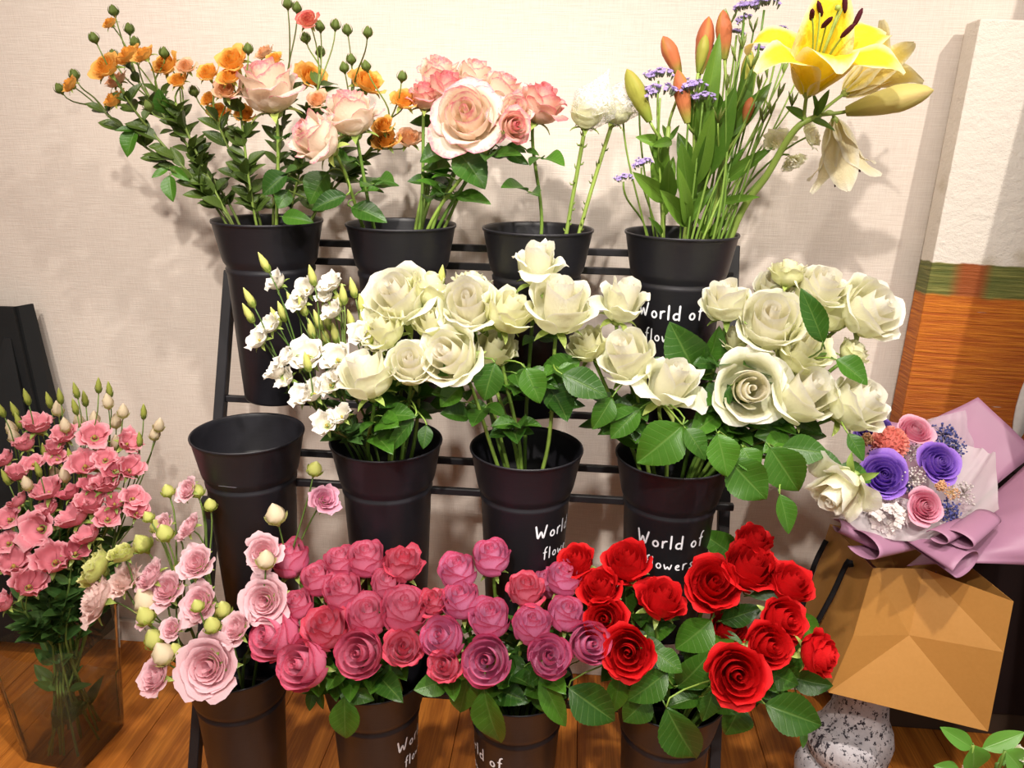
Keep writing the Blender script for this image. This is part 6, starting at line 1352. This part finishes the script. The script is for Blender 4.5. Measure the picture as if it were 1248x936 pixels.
def lily_flower(root, base, axis, size, mat, az0, settings, stamens=True, roll=0):
    R3 = frame_from_axis(axis, roll)
    M = xf(np.asarray(base) - L0, R3, size)
    cb = MB(); cb.add(*lathe_vf([(0.02, -0.05), (0.05, -0.01), (0.055, 0.04), (0.03, 0.06)], 10))
    fl_ = obj('lily_flower', cb.build('flower_base', MAT['calyx']), root, None, M)
    for k in range(6):
        kw = dict(w=0.46 if k % 2 else 0.36, seed=k); kw.update(settings.get(k, settings.get('all', {})))
        V, Fc, T = lily_petal(**kw); a = az0 + k * math.pi / 3
        ca, sa = math.cos(a), math.sin(a); V = np.stack([V[:, 0] * ca - V[:, 1] * sa, V[:, 0] * sa + V[:, 1] * ca, V[:, 2]], 1)
        obj('petal', mesh('lily_petal', V, Fc, mat, True, T), fl_)
    if stamens:
        for k in range(6):
            a = az0 + .5 + k * math.pi / 3; ca, sa = math.cos(a), math.sin(a)
            pt = bezier((0.02 * ca, 0.02 * sa, 0.02), (0.05 * ca, 0.05 * sa, .3), (0.10 * ca, 0.10 * sa, .55), (0.20 * ca, 0.20 * sa, .74 + .03 * (k % 3)), 9)
            fb = MB(); fb.add(*tube_vf(pt, .008, 5)); obj('filament', fb.build('filament', MAT['stem_pale']), fl_)
            e = pt[-1]; ab = MB(); dv = np.array([.02 * ca - .035 * sa, .02 * sa + .035 * ca, .07])
            ab.add(*tube_vf([e - dv, e - dv * .6, e, e + dv * .6, e + dv], [.006, .021, .024, .021, .006], 7)); obj('anther', ab.build('anther', MAT['anther']), fl_)
        pb = MB(); pb.add(*tube_vf([(0, 0, 0), (0.01, 0, .4), (0.02, 0.01, .84)], .011, 6)); pb.add(*lathe_vf([(0.0, .82), (.022, .83), (.026, .86), (0.0, .875)], 8)); obj('pistil', pb.build('pistil', MAT['stem_pale']), fl_)
    return fl_
# petals of the front flower: two arch out left and right, one folds down in front
lily_flower(lily, *LILY['flower1'], 0.142, MAT['lily'], -math.pi / 2, {'all': dict(a0=.22, a1=2.1, p=2.2), 0: dict(a0=.30, a1=2.5, p=2.8, w=.52), 1: dict(a0=.40, a1=2.3, p=1.9, w=.46), 2: dict(a0=.42, a1=2.4, p=1.7, w=.50), 3: dict(a0=.12, a1=1.0, p=2.4, w=.54), 4: dict(a0=.46, a1=3.6, p=2.0, w=.40), 5: dict(a0=.40, a1=2.6, p=2.0, w=.44)})
f2 = lily_flower(lily, *LILY['flower2'], 0.112, MAT['lily_mid'], 0.5, {'all': dict(a0=.22, a1=1.7, p=2.4)}, False)
pb = MB(); pb.add(*tube_vf([(0, 0, 0), (0.02, 0.01, .5), (.06, .04, .95)], .013, 6)); obj('pistil', pb.build('pistil', MAT['stem_pale']), f2)
sbm = MB(); sbm.add(*lathe_vf([(0, -.03), (.03, -.015), (.034, .01), (0, .03)], 8)); obj('stigma', sbm.build('stigma', MAT['anther']), f2).location = (.06, .04, .96)
lily_flower(lily, *LILY['flower3'], 0.110, MAT['lily_pale'], 0.9, {'all': dict(a0=.30, a1=1.25, p=2.6)}, True)

def lily_bud(name, mat, L, R, root, base, axis, origin, roll=0.0):
    n, m = 18, 16; an = np.arange(n) * 2 * math.pi / n; V = []; T = []
    for j in range(m):
        s = j / (m - 1); r = R * (0.22 + .78 * math.sin(math.pi * (0.08 + .62 * s ** .9)) ** 1.2) if s < .55 else R * (1 - ((s - .55) / .45) ** 2.0) ** .75 * .985 + R * .05
        w = r * (1 + .07 * np.cos(3 * an) - .05 * np.abs(np.cos(1.5 * an)))
        V.append(np.stack([w * np.cos(an), w * np.sin(an), np.full(n, L * s)], 1))
        g = .5 + .5 * np.cos(3 * an); T.append(np.stack([np.full(n, s), .35 + .6 * g * (.4 + .6 * s), np.full(n, .3 + .5 * s)], 1))
    me = mesh(name, np.concatenate(V), grid_faces(n, m, 0, True) + [tuple(range((m - 1) * n, m * n))], mat, True, np.concatenate(T))
    return obj(name, me, root, None, xf(np.asarray(base) - np.asarray(origin), frame_from_axis(axis, roll)))
lily_bud('lily_bud', MAT['lily_bud_big'], float(np.linalg.norm(_bt - _bb)), 0.0185, lily, _bb, _bx, L0, .4)
for k, (a, t, w) in enumerate([((_main[-5]), (_main[-5] + [-.03, -.01, .02]), .014), (_main[-3], _main[-3] + [.01, -.02, .035], .012), (_main[-4], _main[-4] + [.03, -.02, -.012], .012), (_main[-2], _main[-2] + [-.012, -.02, .03], .010)]):
    Lf = float(np.linalg.norm(np.asarray(t) - a)); obj('leaf', leaf_mesh('lily', max(5, round(20 * w / Lf)), k), lily, None, leaf_matrix(a, t, (0, -1, .5), L0))

# three upright stems with closed buds share the leafy middle of the bucket
budstems = []
_bc = np.array(BUCKETS[3][0])
LAB = ['lily stem with pinkish closed buds at the left of the leafy clump', 'lily stem with tall orange-red buds in the middle of the leafy clump', 'lily stem with green buds at the right of the leafy clump']
LX = [(840, -.045), (858, -.01), (890, .02)]
for i in range(3):
    p0 = _bc + [LX[i][1] * .5, .0, -.25]; top = _bc + [LX[i][1] + .01 + .012 * i, -.01, .16 + .03 * (i == 1)]
    rt = empty('lily', p0, LAB[i], 'lily', 'lilies'); P = bezier(p0, p0 + [0, 0, .1], top - [0, 0, .12], top, 16)
    budstems.append((rt, p0, P, MB()))
    budstems[-1][3].add(*tube_vf(P - p0, np.linspace(.005, .0035, 16), 8))
for j, (a, t, r, k) in enumerate(LILY_BUDS):
    a, t = np.array(a), np.array(t); i = int(np.argmin([abs(s[2][-1][0] - a[0]) for s in budstems])); rt, p0, P, b_ = budstems[i]
    ax = (t - a) / np.linalg.norm(t - a)
    lily_bud('lily_bud', MAT['lily_bud_' + k], float(np.linalg.norm(t - a)), r, rt, a, ax, p0, j * 1.3)
    q = P[max(6, 15 - (j % 3) * 2)]
    if q[2] > a[2]: q = P[9]
    Lb = np.linalg.norm(a - q); b_.add(*tube_vf(bezier(q - p0, q - p0 + [0, 0, Lb * .3], a - p0 - ax * Lb * .3, a - p0, 8), .0024, 6))
for j, (a, t, w) in enumerate(LILY_LEAVES):
    a, t = np.array(a), np.array(t); i = int(np.argmin([np.linalg.norm(s[2][6:] - a, axis=1).min() for s in budstems])); rt, p0, P, b_ = budstems[i]
    q = P[6 + int(np.argmin(np.linalg.norm(P[6:] - a, axis=1)))]; d = a - q
    if np.linalg.norm(d) > .012: a = q + d * .25
    L = float(np.linalg.norm(t - a)); obj('leaf', leaf_mesh('lily', max(3, min(12, round(20 * w / L))), j % 5), rt, None, leaf_matrix(a, t, (rng.uniform(-.4, .4), -1, .35), p0))
for i, (rt, p0, P, b_) in enumerate(budstems):
    for q in range(12):
        k = rng.randint(9, 14); a = P[k]; an = rng.uniform(0, 6.28); t = a + np.array([math.cos(an) * .03, math.sin(an) * .03 - .008, rng.uniform(.03, .075)])
        t[1] = min(t[1], 1.47)
        L = float(np.linalg.norm(t - a)); obj('leaf', leaf_mesh('lily', rng.choice((4, 5, 6)), q % 5), rt, None, leaf_matrix(a, t, (rng.uniform(-.4, .4), -1, .3), p0))
    obj('stem', b_.build('lily_stem', MAT['stem_pale']), rt)

# ------------------------------------------------------------------ statice and bare green stems
def floret_cluster(seed, n=34):
    rg = np.random.RandomState(seed); b = MB()
    for k in range(n):
        x = rg.uniform(-1, 1); y = rg.uniform(-.6, .6); z = .35 + .35 * math.cos(x * 1.4) + rg.uniform(-.12, .12)
        d = np.array([x * .45, y * .5, 1.0]); d /= np.linalg.norm(d); R3 = np.array(frame_from_axis(d))
        b.add(np.array(lathe_vf([(.03, -.36), (.085, -.12), (.09, 0.0)], 5)[0]) @ R3.T + [x, y, z], lathe_vf([(.03, -.36), (.085, -.12), (.09, 0)], 5)[1], np.tile([0.0, 0, 0], (15, 1)))
        an = np.arange(10) * math.pi / 5; rr = np.where(np.arange(10) % 2, .11, .2)
        V = np.vstack([[0, 0, .0], np.stack([rr * np.cos(an), rr * np.sin(an), np.full(10, .12)], 1)]) @ R3.T + [x, y, z]
        b.add(V, [(0, 1 + i, 1 + (i + 1) % 10) for i in range(10)], np.tile([.8, rg.uniform(.5, 1), .5], (11, 1)))
    return b
STAT = [floret_cluster(s).build('floret_cluster', MAT['statice']) for s in range(3)]
SL = ['left edge of the clump', 'beside the pink lily buds', 'under the pale buds']
for i, (c, r) in enumerate(STATICE):
    c = np.array(c); dx = c[0] - _bc[0]
    p0 = _bc + [max(-.03, min(.03, -dx * .2)), .01, -.25]; pr = _bc + [max(-.065, min(.06, dx * .55)), rng.uniform(-.05, .03), 0]
    kind_ = ('low ' if c[2] < 1.2 else 'tall ' if c[2] > 1.32 else '')
    rt = empty('statice', p0, f"{kind_}purple statice sprig in the lily bucket, {['first','second','third','fourth','fifth','sixth','seventh','eighth','ninth','tenth','eleventh','twelfth','thirteenth','fourteenth','fifteenth'][sorted(range(len(STATICE)), key=lambda k: STATICE[k][0][0]).index(i)]} from the left", 'statice', 'statice sprigs among the lilies')
    pts, kr = through_rim(p0, pr, c - [0, 0, r * .4], (0, 0, 1), 10)
    sb = MB(); sb.add(*tube_vf(pts - p0, .0017, 6)); obj('stem', sb.build('statice_stem', MAT['stem']), rt)
    obj('floret_cluster', STAT[i % 3], rt, None, xf(c - p0 - [0, 0, r * .4], frame_from_axis((rng.uniform(-.3, .3), -.5, 1), rng.uniform(-.4, .4)), r * 1.25))
for i, tip in enumerate(GRASS_STEMS):
    tip = np.array(tip); p0 = _bc + [-.02 + .004 * (i % 5), .0, -.25]; pr = _bc + [.012 + .0036 * i, rng.uniform(-.06, .03), 0]
    rt = empty('green_stem', p0, f"slender bare green stem among the lily leaves, {['first','second','third','fourth','fifth','sixth','seventh','eighth','ninth','tenth','eleventh','twelfth','thirteenth','fourteenth','fifteenth','sixteenth'][sorted(range(len(GRASS_STEMS)), key=lambda k: GRASS_STEMS[k][0]).index(i)]} tip from the left", 'flower stem', 'bare green stems in the lily bucket')
    pts, kr = through_rim(p0, pr, tip, (tip - pr) / np.linalg.norm(tip - pr), 9)
    sb = MB(); sb.add(*tube_vf(pts - p0, np.linspace(.0024, .0013, len(pts)), 6)); obj('stem', sb.build('green_stem', MAT['stem']), rt)
    fb = MB(); e = pts[-1] - p0
    for q in range(3):
        d = np.array([rng.uniform(-.5, .5), rng.uniform(-.3, .3), 1.0]); fb.add(*tube_vf([e, e + d * .012, e + d * .022], [.0009, .0022, .0003], 5))
    obj('bud', fb.build('green_tip', MAT['stem_dark']), rt)
for i, (c, r) in enumerate(CREAM_CARNATIONS):
    c = np.array(c); p0 = _bc + [.02, .02, -.25]; pr = _bc + [.055, .0 + .01 * i, 0]
    rt = empty('carnation', p0, ('cream ruffled flower hanging behind the thick lily stem, upper one', 'cream ruffled flower below the lily bud, behind the stem fork', 'smallest cream ruffled flower, lowest behind the lily stem')[i], 'carnation', 'cream ruffled flowers behind the lilies')
    ax = np.array([(-.3, -.5, .6), (.5, -.4, .3), (.1, -.5, -.5)][i]); ax /= np.linalg.norm(ax)
    me, H, _p = SB['carn', i]; base = c - ax * H * r * .5
    pts, kr = through_rim(p0, pr, base, ax, 12); sb = MB(); sb.add(*tube_vf(pts - p0, .0016, 6)); obj('stem', sb.build('carnation_stem', MAT['stem']), rt)
    obj('bloom', me, rt, None, xf(base - p0, frame_from_axis(ax, i), r))

# ------------------------------------------------------------------ clear square vase on the floor
vase = empty('clear_vase', VASE_CENTRE, 'clear square vase crammed with pink lisianthus stems, standing on the floor', 'vase')
def vase_shell(scale, z0, z1, top, scoop=True, mat='clear', name='vase_wall', nz=10, closed_top=False):
    b = MB(); n = 40; V = []
    for j in range(nz + 1):
        s = j / nz
        for i in range(n):
            t = i / n * 4; sd = int(t); f = t - sd
            cs = [(1, 1), (-1, 1), (-1, -1), (1, -1)]; a, c = cs[sd], cs[(sd + 1) % 4]
            x, y = a[0] + (c[0] - a[0]) * f, a[1] + (c[1] - a[1]) * f
            q = 0.064 * (1 + (top - 1) * s) * scale
            l = math.hypot(x, y); x, y = x / max(1, l / 1.38), y / max(1, l / 1.38)   # softened corners
            h = z1 - (0.030 * math.sin(f * math.pi) if scoop else 0)
            V.append((x * q, y * q, z0 + (h - z0) * s))
    b.add(V, grid_faces(n, nz + 1, 0, True))
    if not closed_top: b.add(V[:n], [tuple(range(n))[::-1]])
    if closed_top: b.add(V[-n:], [tuple(range(n))])
    return b.build(name, MAT[mat], True)
VR = math.radians(-6)
w_ = obj('vase_wall', vase_shell(1.0, 0.0, 0.285, 1.28), vase); w_.rotation_euler.z = VR
w_ = obj('water', vase_shell(0.96, 0.004, 0.13, 1.13, False, 'water', 'vase_water', 4, True), vase); w_.rotation_euler.z = VR

# ------------------------------------------------------------------ black folding board at the left
bd = empty('folding_board', (-1.2, 1.42, 0.0), 'black folding board stand cut off at the left edge, behind the pink lisianthus', 'board')
def slab(name, parent, quad, th, mat):
    Q = [Vector(q) - Vector(parent.location) for q in quad]; n = (Q[1] - Q[0]).cross(Q[3] - Q[0]).normalized() * th
    V = [tuple(q) for q in Q] + [tuple(q + n) for q in Q]
    return obj(name, mesh(name, V, [(3, 2, 1, 0), (4, 5, 6, 7), (0, 1, 5, 4), (1, 2, 6, 5), (2, 3, 7, 6), (3, 0, 4, 7)], mat, False), parent)
slab('front_panel', bd, [(-1.42, 1.40, 0.05), (-1.06, 1.40, 0.05), (-1.133, 1.45, .825), (-1.42, 1.45, .822)], .010, MAT['board'])
slab('side_flap', bd, [(-1.06, 1.40, 0.05), (-1.05, 1.47, 0.05), (-1.118, 1.475, .826), (-1.133, 1.45, .825)], .006, MAT['board'])
slab('brace', bd, [(-1.30, 1.36, .40), (-1.10, 1.385, .40), (-1.145, 1.44, .76), (-1.16, 1.44, .76)], .006, MAT['board'])
for x in (-1.38, -1.12): obj('foot', bevel_box('foot', (x + 1.2 - .02, -.04, 0), (x + 1.2 + .02, .04, .055), MAT['board']), bd)

# ------------------------------------------------------------------ right side: cabinet, painting, pedestal, bag, bouquet, sprig
cab = empty('low_cabinet', (0.95, 1.44, 0.0), 'dark low cabinet in shadow behind the gold bag', 'cabinet')
obj('body', bevel_box('cabinet_body', (-.345, -.05, .055), (.40, .055, .60), MAT['darkwood']), cab)
obj('plinth', bevel_box('cabinet_plinth', (-.338, -.046, 0), (.40, .05, .055), MAT['plinth']), cab)
obj('top', bevel_box('cabinet_top', (-.352, -.056, .60), (.41, .058, .618), MAT['darkwood']), cab)

scr = empty('shade_panel', (.98, 1.18, 0.0), 'tall dark leaning panel added out of view at the right to shade the canvas', 'shadow caster')
slab('panel', scr, [(.765, .96, 0.0), (1.2, .96, 0.0), (1.2, 1.403, 1.55), (.765, 1.403, 1.55)], .02, MAT['darkwood'])  # unseen panel, added to cast the slanting shadow on the canvas
pt = empty('painting', (PAINT['bl'][0] - .004, 1.41, .619), 'abstract canvas leaning on the wall, cream above and burnt orange below', 'painting')
_h = 1.375 - .619; _lean = math.atan2(.028, _h); _skew = math.atan2(PAINT['tl'][0] - PAINT['bl'][0], PAINT['tl'][2] - PAINT['bl'][2])
pt.rotation_euler = (-_lean, _skew * .8, 0)
ZG, ZT = .925 - .619, .985 - .619
MAT['canvas'] = canvas_mat(0.0, ZG, ZT)
cv = bevel_box('canvas', (0, -.008, 0), (.52, .042, _h), MAT['canvas'], .003, 2)
obj('canvas', cv, pt)
# thick palette-knife dabs
db = MB()
for (x, z, w, h) in [(.21, .04, .030, .14), (.235, .07, .02, .13)]:
    V, Fc = lathe_vf([(0, 0), (.6, .02), (1, .06), (.95, .12), (0, .16)], 14); V = V * [w / 2, h / 2, .05]; V = np.stack([V[:, 0] + x, -V[:, 2] - .0082, V[:, 1] + z + h / 2], 1); db.add(V, Fc)
obj('paint_dab', db.build('paint_dab', plain('thick_white_paint', (.66, .62, .60), .6, .3, 0, .2, 60, .6)), pt)

ped = empty('speckled_pedestal', (.515, 1.13, 0.0), 'white black-speckled sculptural pedestal under the gold paper bag', 'pedestal')
def ped_r(r, z, an):
    return r * (1 + .05 * np.cos(2 * an + z * 30) + .035 * np.cos(3 * an - z * 18))
def blob(name, cx, cy, prof, ph=0):
    V, Fc = lathe_vf(prof, 40, lambda r, z, a: ped_r(r, z, a + ph)); V = V + [cx, cy, 0]
    return obj(name, mesh(name, V, Fc, MAT['speckle']), ped)
blob('column', 0.005, 0, [(0, .361), (.058, .361), (.060, .352), (.050, .335), (.044, .31), (.042, .28), (.045, .25), (.056, .225), (.063, .20), (.063, .17), (.058, .14), (.062, .10), (.075, .05), (.08, .0)])
blob('upper_lobe', -.018, -.018, [(0, .232), (.03, .232), (.052, .222), (.060, .20), (.056, .18), (.046, .165), (0, .16)], 1)
blob('lower_lobe', -.020, -.015, [(0, .172), (.035, .170), (.058, .158), (.066, .135), (.062, .11), (.05, .09), (.058, .05), (.07, 0)], 2)

bag = empty('paper_bag', (.54, 1.10, .3625), 'gold paper gift bag holding the wrapped bouquet, on the speckled pedestal', 'gift bag')
bo = np.array(bag.location)
Bp = {k: np.array(v) for k, v in BAG.items()}
A, B_, C_, D_, E_, F_, Mm, K_, J_ = (Bp[k] for k in 'ABCDEFMKJ')
A[2] = .3635; B_[2] = .3635
back = F_ - D_; back[2] *= .35
F2 = D_ + back; G2 = C_ + back; Ab = A + back * .9; Bb = B_ + back * .9; Ab[2] = Bb[2] = .3635
Eb = E_ + back; Eb = Eb + np.array([0, -.03, 0])
def panel(name, polys, th=.0008, mat='kraft', parent=None):
    P = []; Fc = []
    for poly in polys:
        i0 = len(P); P += [tuple(np.asarray(q) - bo) for q in poly]; Fc.append(tuple(range(i0, i0 + len(poly))))
    o = obj(name, mesh(name, P, Fc, MAT[mat], False), parent or bag)
    md = o.modifiers.new('thickness', 'SOLIDIFY'); md.thickness = th; md.offset = 0
    return o
BM = (A + B_) / 2; BM = BM + np.array([-.004, 0, 0])
# gusset side: a pushed-in centre fold and the triangular bottom folds, each facet its own piece of board
panel('gusset_facet', [[D_, E_, Mm, K_]]); panel('gusset_facet', [[E_, C_, J_, Mm]])
panel('gusset_facet', [[K_, Mm, A]]); panel('gusset_facet', [[Mm, J_, B_]]); panel('bottom_fold', [[A, Mm, B_]])
panel('side_panel', [[A, K_, D_, F2, Ab]]); panel('side_panel', [[B_, J_, C_, G2, Bb]])
panel('rear_gusset', [[F2, Eb, (Ab + Bb) / 2, Ab]]); panel('rear_gusset', [[Eb, G2, Bb, (Ab + Bb) / 2]])
panel('bag_bottom', [[A, B_, Bb, Ab]])
# cord handles on the left face and the cord hole inside the right face
def cord(name, pts, r=.0042): 
    cb = MB(); cb.add(*tube_vf(poly_curve(pts, 26) - bo, r, 8)); return obj(name, cb.build(name, MAT['cord']), bag)
def side_pt(s, t, out=.006):
    lo = A + (Ab - A) * s; hi = D_ + (F2 - D_) * s; n = np.cross(F2 - D_, A - D_); n /= np.linalg.norm(n)
    if n[0] > 0: n = -n
    return lo + (hi - lo) * t + n * out
cord('handle', [side_pt(.33, .88, .002), side_pt(.36, .90, .008), side_pt(.40, .6, .012), side_pt(.48, .25, .02), side_pt(.62, .12, .024), side_pt(.80, .3, .02), side_pt(.90, .65, .014), side_pt(.93, .88, .004)])
hp = lambda s, t: (B_ + (Bb - B_) * s) + ((C_ + (G2 - C_) * s) - (B_ + (Bb - B_) * s)) * t
cord('handle_knot', [hp(.3, .85) + [-.004, 0, 0], hp(.32, .80) + [-.006, 0, 0], hp(.34, .84) + [-.004, 0, 0]], .003)

# bouquet
bq = empty('bouquet', (.56, 1.15, .45), 'wrapped bouquet of purple and pink roses in lavender paper, inside the gold bag', 'bouquet')
qo = np.array(bq.location)
def patch(name, mat, ctrl, n=18, ruf=0.0, seed=0, straight=False):
    Cc = np.array(ctrl, float) - qo; t = np.linspace(0, 1, n); B4 = np.stack([(1-t)**3, 3*t*(1-t)**2, 3*t*t*(1-t), t**3], 1)
    V = np.einsum('ai,bj,ijk->abk', B4, B4, Cc)
    if straight:   # crisp cut edge: straight runs between the outer points
        n = 3 * (n // 3) + 1; t = np.linspace(0, 1, n); B4 = np.stack([(1-t)**3, 3*t*(1-t)**2, 3*t*t*(1-t), t**3], 1)
        Lw = np.maximum(0, 1 - np.abs(t[:, None] * 3 - np.arange(4)[None])); V = np.einsum('ai,bj,ijk->abk', B4, Lw, Cc)
    if ruf:
        a, b_ = np.meshgrid(t, t, indexing='ij'); nn = np.cross(np.gradient(V, axis=1), np.gradient(V, axis=0)); nn /= np.linalg.norm(nn, axis=-1)[..., None] + 1e-9
        V = V + nn * (ruf * a * (np.sin(b_ * 17 + seed) + .6 * np.sin(b_ * 31 + a * 6 + seed)))[..., None]
    o = obj(name, mesh(name, V.reshape(-1, 3), grid_faces(n, n), MAT[mat]), bq)
    if mat == 'lavender':
        md = o.modifiers.new('thickness', 'SOLIDIFY'); md.thickness = .0006
    return o
for k, (nm, mt, ctrl) in enumerate(PAPER): patch(nm, mt, ctrl, 22, {'lavender': .0015, 'tissue': .004, 'film': .002}[mt], k, k in (0, 2, 4))
for k, (a, c, r0, r1) in enumerate(ROLLS):
    a, c = np.array(a), np.array(c); ax = (c - a) / np.linalg.norm(c - a); n, m = 26, 10; V = []
    sd = np.cross(ax, [0, 0, 1.0]); sd /= np.linalg.norm(sd); upv = np.cross(sd, ax)
    for j in range(m):
        s = j / (m - 1)
        for i in range(n):
            t = i / (n - 1); th = -2.3 + 5.4 * t; r = (r0 + (r1 - r0) * s) * (1 + .35 * (t - .3) ** 2)
            V.append(a + (c - a) * s + sd * math.cos(th) * r * 1.15 + upv * math.sin(th) * r * .62 - qo)
    o = obj('rolled_flap', mesh('rolled_flap', V, grid_faces(n, m), MAT['lavender']), bq)
    md = o.modifiers.new('thickness', 'SOLIDIFY'); md.thickness = .0008
cone_b = MB(); V, Fc = lathe_vf([(.015, -.085), (.024, -.04), (.034, .02), (.055, .07)], 28, lambda r, z, a: r * (1 + .06 * np.sin(a * 7))); cone_b.add(V, Fc)
obj('wrap_cone', cone_b.build('wrap_cone', MAT['lavender']), bq).location = (0, .03, 0)
SPEC['bq'] = dict(H=1.0, n0=6, n1=8, n2=6, c2=.2, dc2=.16, ruf=.015, m1=.4, r2=.76)
BQM = {'purple': 'purple', 'violet': 'violet', 'pink': 'bq_pink'}
for k, (kind, c, r) in enumerate(BOUQUET_ROSES):
    SPEC['bq_' + kind] = SPEC['bq']; RMAT['bq_' + kind] = BQM[kind]
    ax = np.array([(.1, -.8, .6), (-.2, -.8, .6), (-.3, -.4, .8), (0, -.6, .8), (.05, -.85, .5)][k]); ax /= np.linalg.norm(ax)
    hm, gm, H = unit_rose('bq_' + kind, k % 3); base = np.array(c) - ax * H * r * .5
    bl = obj({'purple': 'purple_rose', 'violet': 'violet_rose', 'pink': 'pink_rose'}[kind], hm, bq, None, xf(base - qo, frame_from_axis(ax, k * 1.7), r))
    for g in gm: obj('petal', g, bl)
def ball_cluster(seed, n, flat=.6, pet=False, rad=.1):
    rg = np.random.RandomState(seed); b = MB()
    for k in range(n):
        d = rg.randn(3); d /= np.linalg.norm(d); p = d * rg.uniform(.5, 1) * [1, 1, flat]
        if pet:
            R3 = np.array(frame_from_axis(d + np.array([0, 0, .6]), rg.uniform(0, 6)))
            for q in range(4):
                a = q * math.pi / 2; u_ = np.array([math.cos(a), math.sin(a), .25]); w = np.array([-math.sin(a), math.cos(a), 0])
                V = np.array([[0, 0, 0], u_ * .16 + w * .13, u_ * .3 + [0, 0, .03], u_ * .16 - w * .13]) @ R3.T + p
                b.add(V, [(0, 1, 2, 3)], np.tile([.8, rg.uniform(.2, 1), .5], (4, 1)))
        else:
            b.add(*[x for x in tube_vf([p * .1, p * .6, p], .012, 3)], np.tile([.0, 0, 0], (9, 1)))
            V, Fc = lathe_vf([(0, -1), (.8, -.5), (.85, .45), (0, 1)], 6); b.add(V * rad * rg.uniform(.6, 1.2) + p, Fc, np.tile([.9, rg.uniform(.2, 1), .5], (len(V), 1)))
    return b
def mum():
    b = MB(); n = 150
    for k in range(n):
        z = 1 - 1.15 * (k + .5) / n; r = math.sqrt(max(0, 1 - z * z)); a = k * GA; d = np.array([r * math.cos(a), r * math.sin(a), z]); R3 = np.array(frame_from_axis(d, k))
        V = np.array([(-.06, 0, -.3), (.06, 0, -.3), (.1, .03, 0), (-.1, .03, 0), (.07, .0, .10), (-.07, .0, .10)]) @ R3.T + d * .92
        b.add(V, [(0, 1, 2, 3), (3, 2, 4, 5)], np.array([(.1, 0, .3)] * 2 + [(.6, .5, .5)] * 2 + [(1, 1, .5)] * 2))
    V, Fc = lathe_vf([(0, -.5), (.6, -.3), (.84, .1), (.7, .55), (.4, .8), (0, .88)], 16); b.add(V, Fc, np.tile([.1, 0, .2], (len(V), 1)))
    return b
for k, (kind, c, r) in enumerate(BOUQUET_SMALL):
    nm, me = {'mum': lambda: ('coral_pompon', mum().build('coral_pompon', MAT['coral'])), 'blue': lambda: ('blue_filler', ball_cluster(k, 90, .7).build('blue_filler', MAT['blue_dry'])), 'white': lambda: ('white_filler', ball_cluster(k, 70, .7).build('white_filler', MAT['white_dry'])),
              'hydrangea': lambda: ('white_hydrangea', ball_cluster(k, 60, .6, True).build('white_hydrangea', MAT['white_dry'])), 'tail': lambda: ('bunny_tail', ball_cluster(k, 160, 1.2, False, .16).build('bunny_tail', MAT['peach'])), 'peach': lambda: ('peach_filler', ball_cluster(k, 60, .7).build('peach_filler', MAT['peach']))}[kind]()
    obj(nm, me, bq, None, xf(np.array(c) - qo, frame_from_axis((0, -.6, .8), k), r))

# sprig at the lower right corner in a pot on the floor
sg = empty('potted_sprig', (.53, .82, 0.0), 'bright green leafy sprig with a cream bud in the lower right corner', 'plant')
so = np.array(sg.location)
V, Fc = lathe_vf([(0, .003), (.05, 0), (.058, .006), (.07, .2), (.072, .205), (.066, .205), (.062, .19), (0, .185)], 40); obj('pot', mesh('pot', V, Fc, MAT['pot']), sg)
cen = np.mean([l[0] for l in SPRIG_LEAVES], 0)
for k, (a, t, w) in enumerate(SPRIG_LEAVES):
    a, t = np.array(a), np.array(t); L = float(np.linalg.norm(t - a))
    obj('leaf', leaf_mesh('sprig', max(6, min(16, round(20 * w / L))), k), sg, None, leaf_matrix(a, t, (0, -.8, .6), so))
    sb = MB(); f = np.array([(k - 2.5) * .012, 0, .185]); sb.add(*tube_vf(bezier(f, f + [0, 0, .1], a - so - [0, 0, .06], a - so, 10), .0018, 6)); obj('stem', sb.build('sprig_stem', MAT['stem']), sg)
for k, (c, r) in enumerate(SPRIG_FLOWERS):
    c = np.array(c); ax = np.array([.1, -.5, .85]); ax /= np.linalg.norm(ax); me, H, _p = SB['carn' if k == 0 else 'frill', k]
    base = c - ax * H * r * .5; obj('bloom', me, sg, None, xf(base - so, frame_from_axis(ax), r))
    sb = MB(); f = np.array([.03 * (1 - k), .01, .185]); sb.add(*tube_vf(bezier(f, f + [0, 0, .1], base - so - ax * .06, base - so, 10), .0018, 6)); obj('stem', sb.build('sprig_stem', MAT['stem']), sg)
